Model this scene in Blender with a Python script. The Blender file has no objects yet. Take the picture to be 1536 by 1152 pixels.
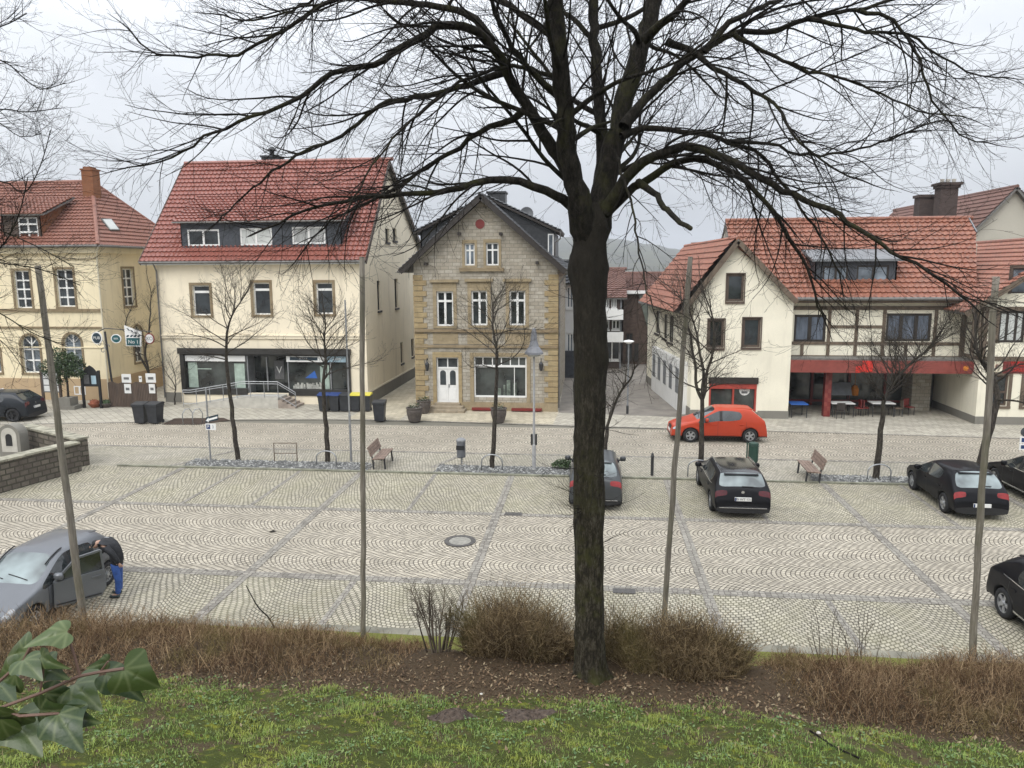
import bpy, bmesh, math, random
import numpy as np
from mathutils import Vector, Matrix
rnd = random.Random(7)
# ---------------------------------------------------------------- camera
H = 8.0
FPX = 1110.0
PITCH = math.atan2(172.0, FPX)
YAW = math.atan2(120.0 * math.cos(PITCH), FPX)
ROLL = 0.005
_f0 = Vector((-math.sin(YAW), math.cos(YAW), 0))
_r0 = Vector((math.cos(YAW), math.sin(YAW), 0))
FW = (_f0 * math.cos(PITCH) + Vector((0, 0, -math.sin(PITCH)))).normalized()
_u0 = _r0.cross(FW)
RT = (_r0 * math.cos(ROLL) - _u0 * math.sin(ROLL)).normalized()
UP = RT.cross(FW).normalized()
EYE = Vector((0, 0, H))
def ray(px, py):
    return FW * FPX + RT * (px - 768.0) - UP * (py - 576.0)
def gp(px, py, z=0.0):                     # point of the level z seen there
    d = ray(px, py); return EYE + d * ((z - H) / d.z)
def fp(px, py, y):                         # point of the upright plane Y=y seen there
    d = ray(px, py); return EYE + d * (y / d.y)
def xp(px, py, x):                         # point of the upright plane X=x seen there
    d = ray(px, py); return EYE + d * (x / d.x)
def proj(p):
    v = Vector(p) - EYE; k = v.dot(FW)
    return (768 + FPX * v.dot(RT) / k, 576 - FPX * v.dot(UP) / k)
# ---------------------------------------------------------------- objects
SC = bpy.context.scene
COL = SC.collection
LOC = {}                                    # world -> local offset of every thing built in world coordinates
def setp(o, label=None, cat=None, group=None, kind=None):
    if label: o['label'] = label
    if cat: o['category'] = cat
    if group: o['group'] = group
    if kind: o['kind'] = kind
    return o
def thing(name, label, cat, loc=(0, 0, 0), rz=0.0, group=None):
    o = bpy.data.objects.new(name, None); COL.objects.link(o)
    o.location = loc; o.rotation_euler = (0, 0, rz); o.empty_display_size = .3
    return setp(o, label, cat, group)
def kids(o): return [c for c in bpy.data.objects if c.parent is o]
def copy_tree(o, parent=None):
    c = o.copy(); COL.objects.link(c)
    if parent: c.parent = parent
    for k in kids(o): copy_tree(k, c)
    return c
class MB:
    """collects quads and polygons and links them as ONE mesh object"""
    def __init__(s): s.v = []; s.f = []; s.m = []
    def add(s, vs, fs, mi=0):
        b = len(s.v); s.v += [tuple(v) for v in vs]
        s.f += [tuple(b + i for i in f) for f in fs]; s.m += [mi] * len(fs); return s
    def box(s, x0, x1, y0, y1, z0, z1, mi=0):
        v = [(x, y, z) for z in (z0, z1) for y in (y0, y1) for x in (x0, x1)]
        return s.add(v, [(0, 2, 3, 1), (4, 5, 7, 6), (0, 1, 5, 4), (2, 6, 7, 3), (0, 4, 6, 2), (1, 3, 7, 5)], mi)
    def obox(s, p0, p1, w, h, up=(0, 0, 1), mi=0):   # beam from p0 to p1, w across, h along up
        p0 = Vector(p0); p1 = Vector(p1); d = (p1 - p0).normalized(); up = Vector(up)
        a = d.cross(up)
        if a.length < 1e-4: a = d.cross(Vector((0, 1, 0)))
        a.normalize(); b = a.cross(d).normalized()
        v = [p + a * (sx * w / 2) + b * (sy * h / 2) for p in (p0, p1) for sx, sy in ((-1, -1), (1, -1), (1, 1), (-1, 1))]
        return s.add(v, [(0, 3, 2, 1), (4, 5, 6, 7), (0, 1, 5, 4), (1, 2, 6, 5), (2, 3, 7, 6), (3, 0, 4, 7)], mi)
    def tube(s, pts, rad, n=8, mi=0, cap=True):
        pts = [Vector(p) for p in pts]; k = len(pts)
        rads = rad if hasattr(rad, '__len__') else [rad] * k
        t0 = (pts[1] - pts[0]).normalized()
        a = t0.cross(Vector((0, 0, 1)) if abs(t0.z) < .9 else Vector((1, 0, 0))).normalized()
        vs = []
        for i, p in enumerate(pts):
            t = (pts[min(i + 1, k - 1)] - pts[max(i - 1, 0)]).normalized()
            a = (a - t * a.dot(t)).normalized(); b = t.cross(a)
            for j in range(n):
                c = 2 * math.pi * j / n
                vs.append(p + (a * math.cos(c) + b * math.sin(c)) * rads[i])
        fs = [(i * n + j, i * n + (j + 1) % n, (i + 1) * n + (j + 1) % n, (i + 1) * n + j) for i in range(k - 1) for j in range(n)]
        if cap: fs += [tuple(range(n - 1, -1, -1)), tuple(range((k - 1) * n, k * n))]
        return s.add(vs, fs, mi)
    def lathe(s, prof, c=(0, 0, 0), n=16, mi=0):      # (radius, z) profile about a vertical axis
        vs = [(c[0] + r * math.cos(2 * math.pi * j / n), c[1] + r * math.sin(2 * math.pi * j / n), c[2] + z) for r, z in prof for j in range(n)]
        fs = [(i * n + j, i * n + (j + 1) % n, (i + 1) * n + (j + 1) % n, (i + 1) * n + j) for i in range(len(prof) - 1) for j in range(n)]
        fs += [tuple(range(n - 1, -1, -1)), tuple(range((len(prof) - 1) * n, len(prof) * n))]
        return s.add(vs, fs, mi)
    def poly(s, pts, mi=0): return s.add(pts, [tuple(range(len(pts)))], mi)
    def prism(s, pts, off, mi=0):                     # polygon swept along off
        o = Vector(off); n = len(pts); pts = [Vector(p) for p in pts]
        v = pts + [p + o for p in pts]
        return s.add(v, [tuple(range(n - 1, -1, -1)), tuple(range(n, 2 * n))] + [(i, (i + 1) % n, n + (i + 1) % n, n + i) for i in range(n)], mi)
    def disc(s, c, r, y, n=20, mi=0, t=.02):            # upright disc facing -Y
        return s.prism([(c[0] + r * math.cos(2 * math.pi * i / n), y, c[1] + r * math.sin(2 * math.pi * i / n)) for i in range(n)], (0, t, 0), mi)
    def build(s, name, mats, parent=None, world=True, smooth=False, fix=True):
        me = bpy.data.meshes.new(name)
        off = LOC.get(parent.name, Vector()) if (parent and world) else Vector()
        me.from_pydata([(v[0] - off[0], v[1] - off[1], v[2] - off[2]) for v in s.v] if off.length else s.v, [], s.f)
        if not isinstance(mats, (list, tuple)): mats = [mats]
        for m in mats: me.materials.append(m)
        if len(mats) > 1: me.polygons.foreach_set('material_index', s.m)
        if smooth: me.polygons.foreach_set('use_smooth', [True] * len(me.polygons))
        if fix:
            bm = bmesh.new(); bm.from_mesh(me); bmesh.ops.recalc_face_normals(bm, faces=bm.faces); bm.to_mesh(me); bm.free()
        o = bpy.data.objects.new(name, me); COL.objects.link(o)
        if parent:
            o.parent = parent
            if off.length: LOC[o.name] = off
        return o
def place(name, label, cat, loc, group=None):            # a thing whose parts are given in world coordinates
    o = thing(name, label, cat, loc, 0, group); LOC[o.name] = Vector(loc); return o
def mesh_np(name, verts, faces, mats, parent=None, smooth=False, mi=None):   # big numpy meshes (all tris or all quads)
    me = bpy.data.meshes.new(name); k = faces.shape[1]
    me.vertices.add(len(verts)); me.vertices.foreach_set('co', np.asarray(verts, np.float32).ravel())
    me.loops.add(faces.size); me.loops.foreach_set('vertex_index', faces.astype(np.int32).ravel())
    me.polygons.add(len(faces)); me.polygons.foreach_set('loop_start', np.arange(0, faces.size, k, dtype=np.int32))
    if not isinstance(mats, (list, tuple)): mats = [mats]
    for m in mats: me.materials.append(m)
    if mi is not None: me.polygons.foreach_set('material_index', np.asarray(mi, np.int32))
    if smooth: me.polygons.foreach_set('use_smooth', np.ones(len(faces), bool))
    me.update(); me.validate()
    o = bpy.data.objects.new(name, me); COL.objects.link(o)
    if parent: o.parent = parent
    return o
# ---------------------------------------------------------------- materials
class NT:
    def __init__(s, name):
        s.m = bpy.data.materials.new(name); s.m.use_nodes = True
        s.t = s.m.node_tree; s.n = s.t.nodes; s.b = s.n['Principled BSDF']; s.l = s.t.links
    def new(s, ty, **kw):
        n = s.n.new(ty)
        for k, v in kw.items(): setattr(n, k, v)
        return n
    def put(s, sock, v):
        if isinstance(v, bpy.types.NodeSocket): s.l.new(v, sock)
        elif v is not None: sock.default_value = v
    def math(s, op, a, b=None, c=None):
        n = s.new('ShaderNodeMath', operation=op)
        for i, v in enumerate((a, b, c)): s.put(n.inputs[i], v)
        return n.outputs[0]
    def mix(s, f, a, b, mode='MIX'):
        n = s.new('ShaderNodeMix', data_type='RGBA', blend_type=mode)
        s.put(n.inputs[0], f); s.put(n.inputs[6], rgb(a)); s.put(n.inputs[7], rgb(b)); return n.outputs[2]
    def ramp(s, f, stops):
        n = s.new('ShaderNodeValToRGB'); e = n.color_ramp.elements
        while len(e) < len(stops): e.new(.5)
        for i, (p, c) in enumerate(stops): e[i].position = p; e[i].color = rgb(c)
        s.put(n.inputs[0], f); return n.outputs[0]
    def noise(s, vec, scale, detail=3, rough=.55, dim='3D'):
        n = s.new('ShaderNodeTexNoise', noise_dimensions=dim)
        s.put(n.inputs['Vector'], vec); n.inputs['Scale'].default_value = scale
        n.inputs['Detail'].default_value = detail; n.inputs['Roughness'].default_value = rough; return n.outputs[0]
    def pos(s): return s.new('ShaderNodeNewGeometry').outputs['Position']
    def obj(s): return s.new('ShaderNodeTexCoord').outputs['Object']
    def scale(s, vec, sc):
        n = s.new('ShaderNodeMapping'); s.put(n.inputs[0], vec); n.inputs['Scale'].default_value = sc; return n.outputs[0]
    def sep(s, vec):
        n = s.new('ShaderNodeSeparateXYZ'); s.put(n.inputs[0], vec); return n.outputs
    def comb(s, x, y, z=0.0):
        n = s.new('ShaderNodeCombineXYZ')
        for i, v in enumerate((x, y, z)): s.put(n.inputs[i], v)
        return n.outputs[0]
    def bump(s, h, strength=.3, dist=.02):
        n = s.new('ShaderNodeBump'); n.inputs['Strength'].default_value = strength; n.inputs['Distance'].default_value = dist
        s.put(n.inputs['Height'], h); s.l.new(n.outputs[0], s.b.inputs['Normal'])
    def out(s, col=None, rough=None, spec=None, metal=None):
        s.put(s.b.inputs['Base Color'], rgb(col) if col is not None else None); s.put(s.b.inputs['Roughness'], rough)
        if spec is not None: s.b.inputs['Specular IOR Level'].default_value = spec
        if metal is not None: s.b.inputs['Metallic'].default_value = metal
        return s.m
def rgb(c):
    if isinstance(c, (tuple, list)) and len(c) == 3: return (c[0], c[1], c[2], 1)
    return c
def dark(c, k): return tuple(x * k for x in c)
def plain(name, col, rough=.6, var=.18, sc=4.0, bump=0.0, bsc=60.0, spec=.4, metal=0.0, streak=False):
    t = NT(name); o = t.obj()
    a = t.noise(t.scale(o, (1, 1, .25)) if streak else o, sc, 4)
    c = t.ramp(a, [(.3, dark(col, 1 - var)), (.7, dark(col, 1 + var * .5))])
    if bump: t.bump(t.noise(o, bsc, 2), bump, .01)
    return t.out(c, rough, spec, metal)
def car_paint(name, col, metal=.0, rough=.35):
    t = NT(name); a = t.noise(t.obj(), 3, 3)
    t.out(t.mix(a, dark(col, .92), dark(col, 1.06)), rough, .06, metal)
    t.b.inputs['Coat Weight'].default_value = .26; t.b.inputs['Coat Roughness'].default_value = .08
    return t.m
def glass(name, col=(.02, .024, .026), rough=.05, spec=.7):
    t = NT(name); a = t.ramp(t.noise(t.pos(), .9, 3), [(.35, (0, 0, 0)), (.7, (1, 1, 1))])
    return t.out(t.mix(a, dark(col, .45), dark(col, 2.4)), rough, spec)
def coords_wall(t):                        # running metre along a wall (x+y) and height
    x, y, z = t.sep(t.pos()); return t.math('ADD', x, y), z
MAT = {}
def mats():
    M = MAT
    def render_mat(name, col, stain):
        t = NT(name); p = t.pos()
        big = t.noise(p, .7, 4); st = t.noise(t.scale(p, (1.3, 1.3, .18)), 1.6, 5, .65); fine = t.noise(p, 9, 3)
        c = t.ramp(big, [(.3, dark(col, .93)), (.7, dark(col, 1.04))])
        c = t.mix(t.ramp(st, [(.52, (0, 0, 0)), (.78, (.62, .62, .62))]), c, stain)
        c = t.mix(t.ramp(fine, [(.4, (0, 0, 0)), (.8, (.18, .18, .18))]), c, dark(col, .8))
        t.bump(t.noise(p, 55, 3), .12, .01)
        return t.out(c, .85, .2)
    M['render_a'] = render_mat('yellow_render', (.74, .65, .455), (.44, .38, .27))
    M['render_a2'] = render_mat('ochre_plinth_render', (.42, .31, .19), (.3, .24, .17))
    M['render_b'] = render_mat('cream_render', (.77, .69, .535), (.5, .44, .34))
    M['render_d'] = render_mat('ivory_render', (.75, .71, .58), (.52, .49, .4))
    M['render_g'] = render_mat('grey_render', (.42, .40, .34), (.3, .29, .26))
    M['render_w'] = render_mat('white_render', (.66, .66, .64), (.5, .5, .48))
    M['plinth'] = render_mat('grey_plinth', (.2, .19, .165), (.13, .13, .11))
    def stone_mat(name, c1, c2, mortar, bw, bh, ms=.012):
        t = NT(name); u, z = coords_wall(t)
        br = t.new('ShaderNodeTexBrick'); t.put(br.inputs['Vector'], t.comb(u, z))
        br.inputs['Color1'].default_value = rgb(c1); br.inputs['Color2'].default_value = rgb(c2); br.inputs['Mortar'].default_value = rgb(mortar)
        br.inputs['Scale'].default_value = 1; br.inputs['Mortar Size'].default_value = ms; br.inputs['Bias'].default_value = -.1
        br.inputs['Brick Width'].default_value = bw; br.inputs['Row Height'].default_value = bh
        n = t.noise(t.pos(), 3.2, 5); f = t.noise(t.pos(), 18, 4, .7)
        c = t.mix(t.ramp(n, [(.35, (0, 0, 0)), (.7, (.7, .7, .7))]), br.outputs[0], dark(c1, .62))
        c = t.mix(t.ramp(f, [(.3, (.35, .35, .35)), (.75, (0, 0, 0))]), c, dark(c2, .45))
        t.bump(t.math('ADD', t.math('MULTIPLY', br.outputs[1], -.8), t.math('MULTIPLY', f, .5)), .5, .03)
        return t.out(c, .9, .2)
    M['stone'] = stone_mat('tan_stone_blocks', (.37, .33, .26), (.49, .455, .385), (.18, .16, .13), .46, .2)
    M['quoin'] = stone_mat('yellow_sandstone', (.41, .325, .185), (.33, .245, .135), (.2, .165, .11), .9, .36, .006)
    M['ochre_trim'] = stone_mat('ochre_sandstone', (.33, .265, .165), (.38, .31, .205), (.25, .19, .11), 1.4, .5, .004)
    M['tan_trim'] = stone_mat('brown_sandstone', (.27, .205, .125), (.31, .25, .16), (.19, .15, .1), 1.2, .5, .004)
    M['brick_red'] = stone_mat('red_brick', (.2, .085, .06), (.26, .12, .085), (.26, .22, .19), .26, .083, .01)
    M['brick_brown'] = stone_mat('brown_brick', (.1, .065, .05), (.14, .095, .075), (.17, .15, .13), .26, .083, .01)
    M['brick_chimney'] = stone_mat('orange_brick', (.3, .12, .055), (.24, .1, .05), (.2, .14, .1), .26, .083, .008)
    M['brick_dark'] = stone_mat('dark_brick', (.075, .055, .05), (.11, .08, .07), (.09, .08, .07), .26, .083, .008)
    M['rubble'] = stone_mat('mossy_rubble', (.12, .1, .085), (.2, .175, .14), (.05, .05, .035), .42, .21, .03)
    def tile_mat(name, c1, c2, c3, rough=.5, lichen=.25):
        t = NT(name); p = t.pos(); r = t.new('ShaderNodeNewGeometry').outputs['Random Per Island']
        n = t.noise(p, 1.1, 5, .65); n2 = t.noise(p, 7, 3)
        c = t.mix(n, c1, c2); c = t.mix(t.ramp(n2, [(.4, (0, 0, 0)), (.75, (.75, .75, .75))]), c, c3)
        st = t.noise(t.scale(p, (2.2, 2.2, .35)), 1.3, 5, .7)
        c = t.mix(t.ramp(st, [(.5, (0, 0, 0)), (.8, (lichen,) * 3)]), c, (.06, .055, .045))
        t.bump(t.noise(p, 30, 2), .15, .01)
        return t.out(c, rough, .4)
    M['tile_b'] = tile_mat('glossy_red_tiles', (.25, .083, .06), (.185, .062, .048), (.315, .13, .1), .32, .35)
    M['tile_a'] = tile_mat('brown_red_tiles', (.23, .093, .063), (.17, .07, .05), (.28, .135, .09), .55, .35)
    M['tile_d'] = tile_mat('orange_clay_tiles', (.265, .095, .056), (.17, .066, .045), (.33, .155, .098), .5, .75)
    M['tile_far'] = tile_mat('faded_brown_tiles', (.15, .07, .052), (.105, .055, .045), (.18, .095, .072), .6, .35)
    M['slate'] = plain('dark_slate', (.035, .037, .04), .45, .35, 7, .2, 20)
    M['slate_panel'] = plain('slate_cladding', (.05, .056, .066), .5, .3, 6, .2, 14)
    M['zinc'] = plain('weathered_zinc', (.2, .21, .22), .45, .25, 3, metal=.3)
    M['gutter'] = plain('grey_gutter', (.14, .135, .125), .5, .3, 5)
    M['white'] = plain('white_paint', (.72, .72, .7), .45, .08, 3)
    M['cream_paint'] = plain('cream_paint', (.6, .55, .42), .5, .1, 3)
    M['brownwood'] = plain('brown_painted_wood', (.085, .06, .045), .6, .3, 5, .2, 40, streak=True)
    M['darkwood'] = plain('dark_window_wood', (.03, .024, .02), .5, .3, 5)
    M['timber'] = plain('weathered_timber', (.13, .098, .07), .75, .35, 4, .3, 50, streak=True)
    M['pole'] = NT('mossy_grey_pole').m
    t = NT('weathered_pole'); p = t.obj(); n = t.noise(t.scale(p, (9, 9, .7)), 3, 5, .7)
    c = t.ramp(n, [(.3, (.1, .088, .072)), (.55, (.19, .17, .14)), (.75, (.27, .25, .215))])
    c = t.mix(t.ramp(t.noise(p, 1.3, 4), [(.45, (0, 0, 0)), (.7, (.6, .6, .6))]), c, (.085, .085, .045))
    t.bump(n, .4, .01); M['pole'] = t.out(c, .85, .2)
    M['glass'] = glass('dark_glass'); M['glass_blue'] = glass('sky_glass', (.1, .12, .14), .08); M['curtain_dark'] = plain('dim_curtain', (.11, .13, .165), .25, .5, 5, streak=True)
    M['glass_shop'] = glass('shop_glass', (.028, .032, .03), .06)
    M['blind'] = plain('white_blind', (.5, .52, .5), .5, .12, 2.5)
    M['curtain'] = plain('net_curtain', (.36, .37, .36), .35, .35, 6, streak=True)
    M['red_paint'] = plain('faded_red_awning', (.215, .052, .04), .55, .2, 3)
    M['red_sign'] = plain('bright_red_paint', (.55, .03, .02), .45, .1, 3)
    M['darkred'] = plain('dark_red_paint', (.17, .025, .022), .5, .2, 3)
    M['black'] = plain('black_plastic', (.022, .022, .024), .5, .25, 4)
    M['bin'] = plain('charcoal_plastic', (.028, .03, .034), .45, .25, 4)
    M['bin_blue'] = plain('blue_lid_plastic', (.02, .045, .16), .45, .2, 4)
    M['bin_yellow'] = plain('yellow_lid_plastic', (.55, .48, .06), .45, .15, 4)
    M['steel'] = plain('galvanised_steel', (.33, .34, .35), .42, .2, 6, metal=.6)
    M['darksteel'] = plain('dark_painted_steel', (.03, .031, .033), .45, .25, 5)
    M['concrete'] = plain('pale_concrete', (.44, .42, .37), .9, .22, 2.4, .25, 30)
    M['asphalt'] = plain('wet_asphalt', (.13, .12, .112), .6, .25, 1.2, .4, 60)
    M['bench_wood'] = plain('grey_bench_wood', (.2, .145, .115), .75, .35, 5, .3, 30)
    M['terracotta'] = plain('terracotta', (.26, .085, .045), .8, .25, 5)
    M['pot'] = plain('brown_grey_pot', (.095, .08, .07), .7, .3, 5, .2, 30)
    M['green_paint'] = plain('dark_green_paint', (.018, .05, .035), .45, .25, 4)
    M['blue_paint'] = plain('blue_sign_paint', (.012, .035, .12), .4, .15, 4)
    M['navy'] = plain('dark_navy_sign', (.012, .03, .045), .45, .15, 4)
    M['teal'] = plain('teal_sign', (.01, .075, .085), .45, .15, 4)
    M['blue_cloth'] = plain('blue_cloth', (.03, .11, .38), .6, .2, 4)
    M['paper'] = plain('white_paper', (.62, .62, .6), .7, .08, 4)
    M['inkgrey'] = plain('printed_grey', (.12, .12, .12), .7, .3, 9)
    M['ice'] = plain('pale_blue_board', (.33, .45, .52), .5, .2, 2.5)
    M['foliage'] = plain('evergreen_leaf', (.045, .075, .028), .45, .5, 6)
    M['orange'] = plain('orange_paint', (.5, .17, .02), .6, .2, 4)
    M['iron'] = plain('cast_iron', (.075, .07, .065), .55, .35, 12, .3, 40)
mats()
# ---------------------------------------------------------------- world, light, camera
SUN_EL, SUN_AZ = math.radians(48), math.radians(205)
def make_world():
    w = bpy.data.worlds.new('World'); SC.world = w; w.use_nodes = True
    t = w.node_tree; n = t.nodes; l = t.links; bg = n['Background']
    sky = n.new('ShaderNodeTexSky'); sky.sky_type = 'NISHITA'; sky.sun_disc = False
    sky.sun_elevation = SUN_EL; sky.sun_rotation = SUN_AZ; sky.air_density = 1; sky.dust_density = 4
    tc = n.new('ShaderNodeTexCoord'); sp = n.new('ShaderNodeSeparateXYZ'); l.new(tc.outputs['Generated'], sp.inputs[0])
    cl = n.new('ShaderNodeClamp'); l.new(sp.outputs[2], cl.inputs[0])
    # overcast dome: the zenith about 2.6 times as bright as the horizon, broken by soft cloud
    m1 = n.new('ShaderNodeMath'); m1.operation = 'MULTIPLY_ADD'; l.new(cl.outputs[0], m1.inputs[0]); m1.inputs[1].default_value = 4.1; m1.inputs[2].default_value = 1.0
    mp = n.new('ShaderNodeMapping'); mp.inputs['Scale'].default_value = (1, 1, 2.6); mp.inputs['Location'].default_value = (3.1, .4, 1.7); l.new(tc.outputs['Generated'], mp.inputs[0])
    nz = n.new('ShaderNodeTexNoise'); nz.inputs['Scale'].default_value = 2.1; nz.inputs['Detail'].default_value = 5; nz.inputs['Roughness'].default_value = .5; l.new(mp.outputs[0], nz.inputs[0])
    rp = n.new('ShaderNodeValToRGB'); e = rp.color_ramp.elements
    e[0].position = .3; e[0].color = (4.25, 4.45, 4.8, 1); e[1].position = .68; e[1].color = (6.0, 6.2, 6.5, 1); l.new(nz.outputs[0], rp.inputs[0])
    mu = n.new('ShaderNodeVectorMath'); mu.operation = 'SCALE'; l.new(rp.outputs[0], mu.inputs[0]); l.new(m1.outputs[0], mu.inputs['Scale'])
    mx = n.new('ShaderNodeMix'); mx.data_type = 'RGBA'; mx.inputs[0].default_value = .93; l.new(sky.outputs[0], mx.inputs[6]); l.new(mu.outputs[0], mx.inputs[7])
    l.new(mx.outputs[2], bg.inputs[0]); bg.inputs[1].default_value = .075
    s = bpy.data.lights.new('sun', 'SUN'); s.energy = 1.4; s.angle = math.radians(35); s.color = (1, .97, .92)
    o = bpy.data.objects.new('sun', s); COL.objects.link(o)
    d = Vector((math.sin(SUN_AZ) * math.cos(SUN_EL), math.cos(SUN_AZ) * math.cos(SUN_EL), math.sin(SUN_EL)))
    o.rotation_euler = (-d).to_track_quat('-Z', 'Y').to_euler(); o.location = (0, 0, 60)
    SC.view_settings.view_transform = 'Standard'; SC.view_settings.look = 'None'; SC.view_settings.gamma = 1; SC.view_settings.exposure = EXPOSURE
EXPOSURE = .42
def make_camera():
    c = bpy.data.cameras.new('camera'); c.sensor_fit = 'HORIZONTAL'; c.sensor_width = 36; c.lens = 36 * FPX / 1536
    c.clip_start = .1; c.clip_end = 6000
    o = bpy.data.objects.new('camera', c); COL.objects.link(o); SC.camera = o
    m = Matrix((RT, UP, -FW)).transposed().to_4x4(); m.translation = EYE; o.matrix_world = m
make_world(); make_camera()
# ---------------------------------------------------------------- paving
def cobble(name, W, s, pitch, along='x', light=(.45, .405, .322), joint=(.04, .033, .025), moss=0.0, seed=0):
    t = NT(name); p = t.pos(); x, y, z = t.sep(p)
    wv = t.noise(p, .35, 2); wob = t.math('MULTIPLY', t.math('SUBTRACT', wv, .5), .5)
    a, b = (x, y) if along == 'x' else (y, x)
    bb = t.math('ADD', b, wob)
    f = t.math('SUBTRACT', t.math('FRACT', t.math('DIVIDE', t.math('ADD', bb, seed), W)), .5)
    f2 = t.math('MULTIPLY', f, 2.0)
    u = t.math('SUBTRACT', t.math('ADD', a, t.math('MULTIPLY', t.noise(p, 1.1, 2), .12)), t.math('MULTIPLY', t.math('POWER', t.math('ABSOLUTE', f2), 1.8), s))
    vec = t.comb(t.math('DIVIDE', u, pitch), t.math('DIVIDE', bb, .115))
    # rows of stones: position across the row, and joints between rows and between stones
    ru = t.math('FRACT', t.math('DIVIDE', u, pitch)); rid = t.math('FLOOR', t.math('DIVIDE', u, pitch))
    vv = t.math('ADD', t.math('DIVIDE', bb, .12), t.math('MULTIPLY', rid, .37))
    rv = t.math('FRACT', vv); vid = t.math('FLOOR', vv)
    eu = t.math('ABSOLUTE', t.math('SUBTRACT', ru, .5)); ev = t.math('ABSOLUTE', t.math('SUBTRACT', rv, .5))
    ju = t.math('SMOOTH_MIN', t.math('MULTIPLY', t.math('SUBTRACT', .5, eu), 5.4), 1.0, .3)
    jv = t.math('SMOOTH_MIN', t.math('MULTIPLY', t.math('SUBTRACT', .5, ev), 5.2), 1.0, .3)
    g = t.math('MULTIPLY', ju, jv)
    wn = t.new('ShaderNodeTexWhiteNoise', noise_dimensions='2D'); t.put(wn.inputs['Vector'], t.comb(rid, vid))
    c = t.mix(wn.outputs['Value'], dark(light, .72), dark(light, 1.18))
    c = t.mix(t.math('MULTIPLY', t.sep(wn.outputs['Color'])[1], .3), c, (.42, .385, .33))
    big = t.noise(p, .23, 5, .6); c = t.mix(t.ramp(big, [(.42, (0, 0, 0)), (.72, (.45, .45, .45))]), c, dark(light, .5)); c = t.mix(t.ramp(t.noise(t.scale(p, (.5, 1.6, 1)), .8, 5, .7), [(.55, (0, 0, 0)), (.75, (.35, .35, .35))]), c, dark(light, .45))
    jc = t.mix(t.ramp(t.noise(p, .5, 4), [(.4, (0, 0, 0)), (.7, (1, 1, 1))]), joint, (.09, .088, .048) if moss else dark(joint, 1.2))
    c = t.mix(g, jc, c)
    if moss: c = t.mix(t.ramp(t.noise(p, .8, 5, .65), [(.45, (0, 0, 0)), (.75, (moss,) * 3)]), c, (.2, .19, .1))
    t.bump(g, .55, .02)
    return t.out(c, .72, .25)
M = MAT
M['cob_lane'] = cobble('arched_lane_cobbles', 1.42, .44, .125)
M['cob_street'] = cobble('arched_street_cobbles', 1.45, .44, .135, seed=.4)
M['cob_bay'] = cobble('bay_cobbles', 1.26, .36, .125, 'y', (.395, .362, .278), (.042, .038, .026), .3, .2)
M['cob_near'] = cobble('near_bay_cobbles', 2.5, .62, .125, 'y', (.395, .362, .282), (.036, .033, .023), .3, .5)
M['setts'] = cobble('straight_setts', 60, 0, .16, 'y', (.37, .342, .278), (.13, .12, .1), .15)
def slab_mat(name, ang, w, c, joint, spread):
    t = NT(name); p = t.pos(); m = t.new('ShaderNodeMapping'); t.put(m.inputs[0], p); m.inputs['Rotation'].default_value = (0, 0, ang)
    br = t.new('ShaderNodeTexBrick'); t.put(br.inputs['Vector'], m.outputs[0]); br.inputs['Scale'].default_value = 1
    br.inputs['Brick Width'].default_value = w; br.inputs['Row Height'].default_value = w; br.inputs['Mortar Size'].default_value = .012
    br.inputs['Color1'].default_value = rgb(dark(c, 1 - spread)); br.inputs['Color2'].default_value = rgb(dark(c, 1 + spread)); br.inputs['Mortar'].default_value = rgb(joint)
    st = t.noise(p, .6, 5, .65)
    col = t.mix(t.ramp(st, [(.45, (0, 0, 0)), (.75, (.5, .5, .5))]), br.outputs[0], dark(c, .6))
    t.bump(br.outputs[1], -.3, .01)
    return t.out(col, .75, .25)
M['slabs'] = slab_mat('pavement_slabs', math.radians(45), .34, (.37, .345, .285), (.16, .145, .115), .16)
M['slabs_warm'] = slab_mat('warm_pavement_slabs', math.radians(20), .4, (.43, .385, .29), (.2, .175, .13), .14)
def band_mat():
    t = NT('dark_band_setts'); p = t.pos(); v = t.new('ShaderNodeTexVoronoi', feature='DISTANCE_TO_EDGE'); t.put(v.inputs['Vector'], p); v.inputs['Scale'].default_value = 7; v.inputs['Randomness'].default_value = .45
    v2 = t.new('ShaderNodeTexVoronoi'); t.put(v2.inputs['Vector'], p); v2.inputs['Scale'].default_value = 7; v2.inputs['Randomness'].default_value = .45
    c = t.mix(t.sep(v2.outputs['Color'])[0], (.15, .138, .118), (.28, .26, .225))
    c = t.mix(t.ramp(t.noise(p, 1.2, 4), [(.4, (0, 0, 0)), (.7, (.5, .5, .5))]), c, (.31, .295, .25))
    c = t.mix(t.ramp(v.outputs[0], [(.02, (1, 1, 1)), (.1, (0, 0, 0))]), c, (.07, .06, .05)); t.bump(v.outputs[0], .3, .02)
    return t.out(c, .7, .3)
M['band'] = band_mat()
def sheet(name, x0, x1, y0, y1, z, m, nx=1):
    b = MB(); b.poly([(x0, y0, z), (x1, y0, z), (x1, y1, z), (x0, y1, z)])
    return setp(b.build(name, m, fix=False), kind='structure')
YN, YB2, YB1, YK, YR0, YR1 = 14.95, 17.9, 23.35, 28.0, 31.4, 37.0     # near edge, two bands, planter kerb, street edges
M['ground'] = plain('distant_ground', (.16, .15, .12), .9, .3, .05)
g = MB(); g.poly([(-2050, -50, -.02), (2450, -50, -.02), (2450, 3250, -.02), (-2050, 3250, -.02)])
setp(g.build('ground', M['ground'], fix=False), kind='structure')
sheet('parking_square', -60, 60, 12.9, YB2, -.004, M['cob_near']); sheet('driving_lane', -60, 60, YB2, YB1, -.004, M['cob_lane'])
sheet('parking_bays', -60, 60, YB1, YK, -.004, M['cob_bay']); sheet('footway', -60, 60, YK, YR0, -.004, M['setts'])
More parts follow.
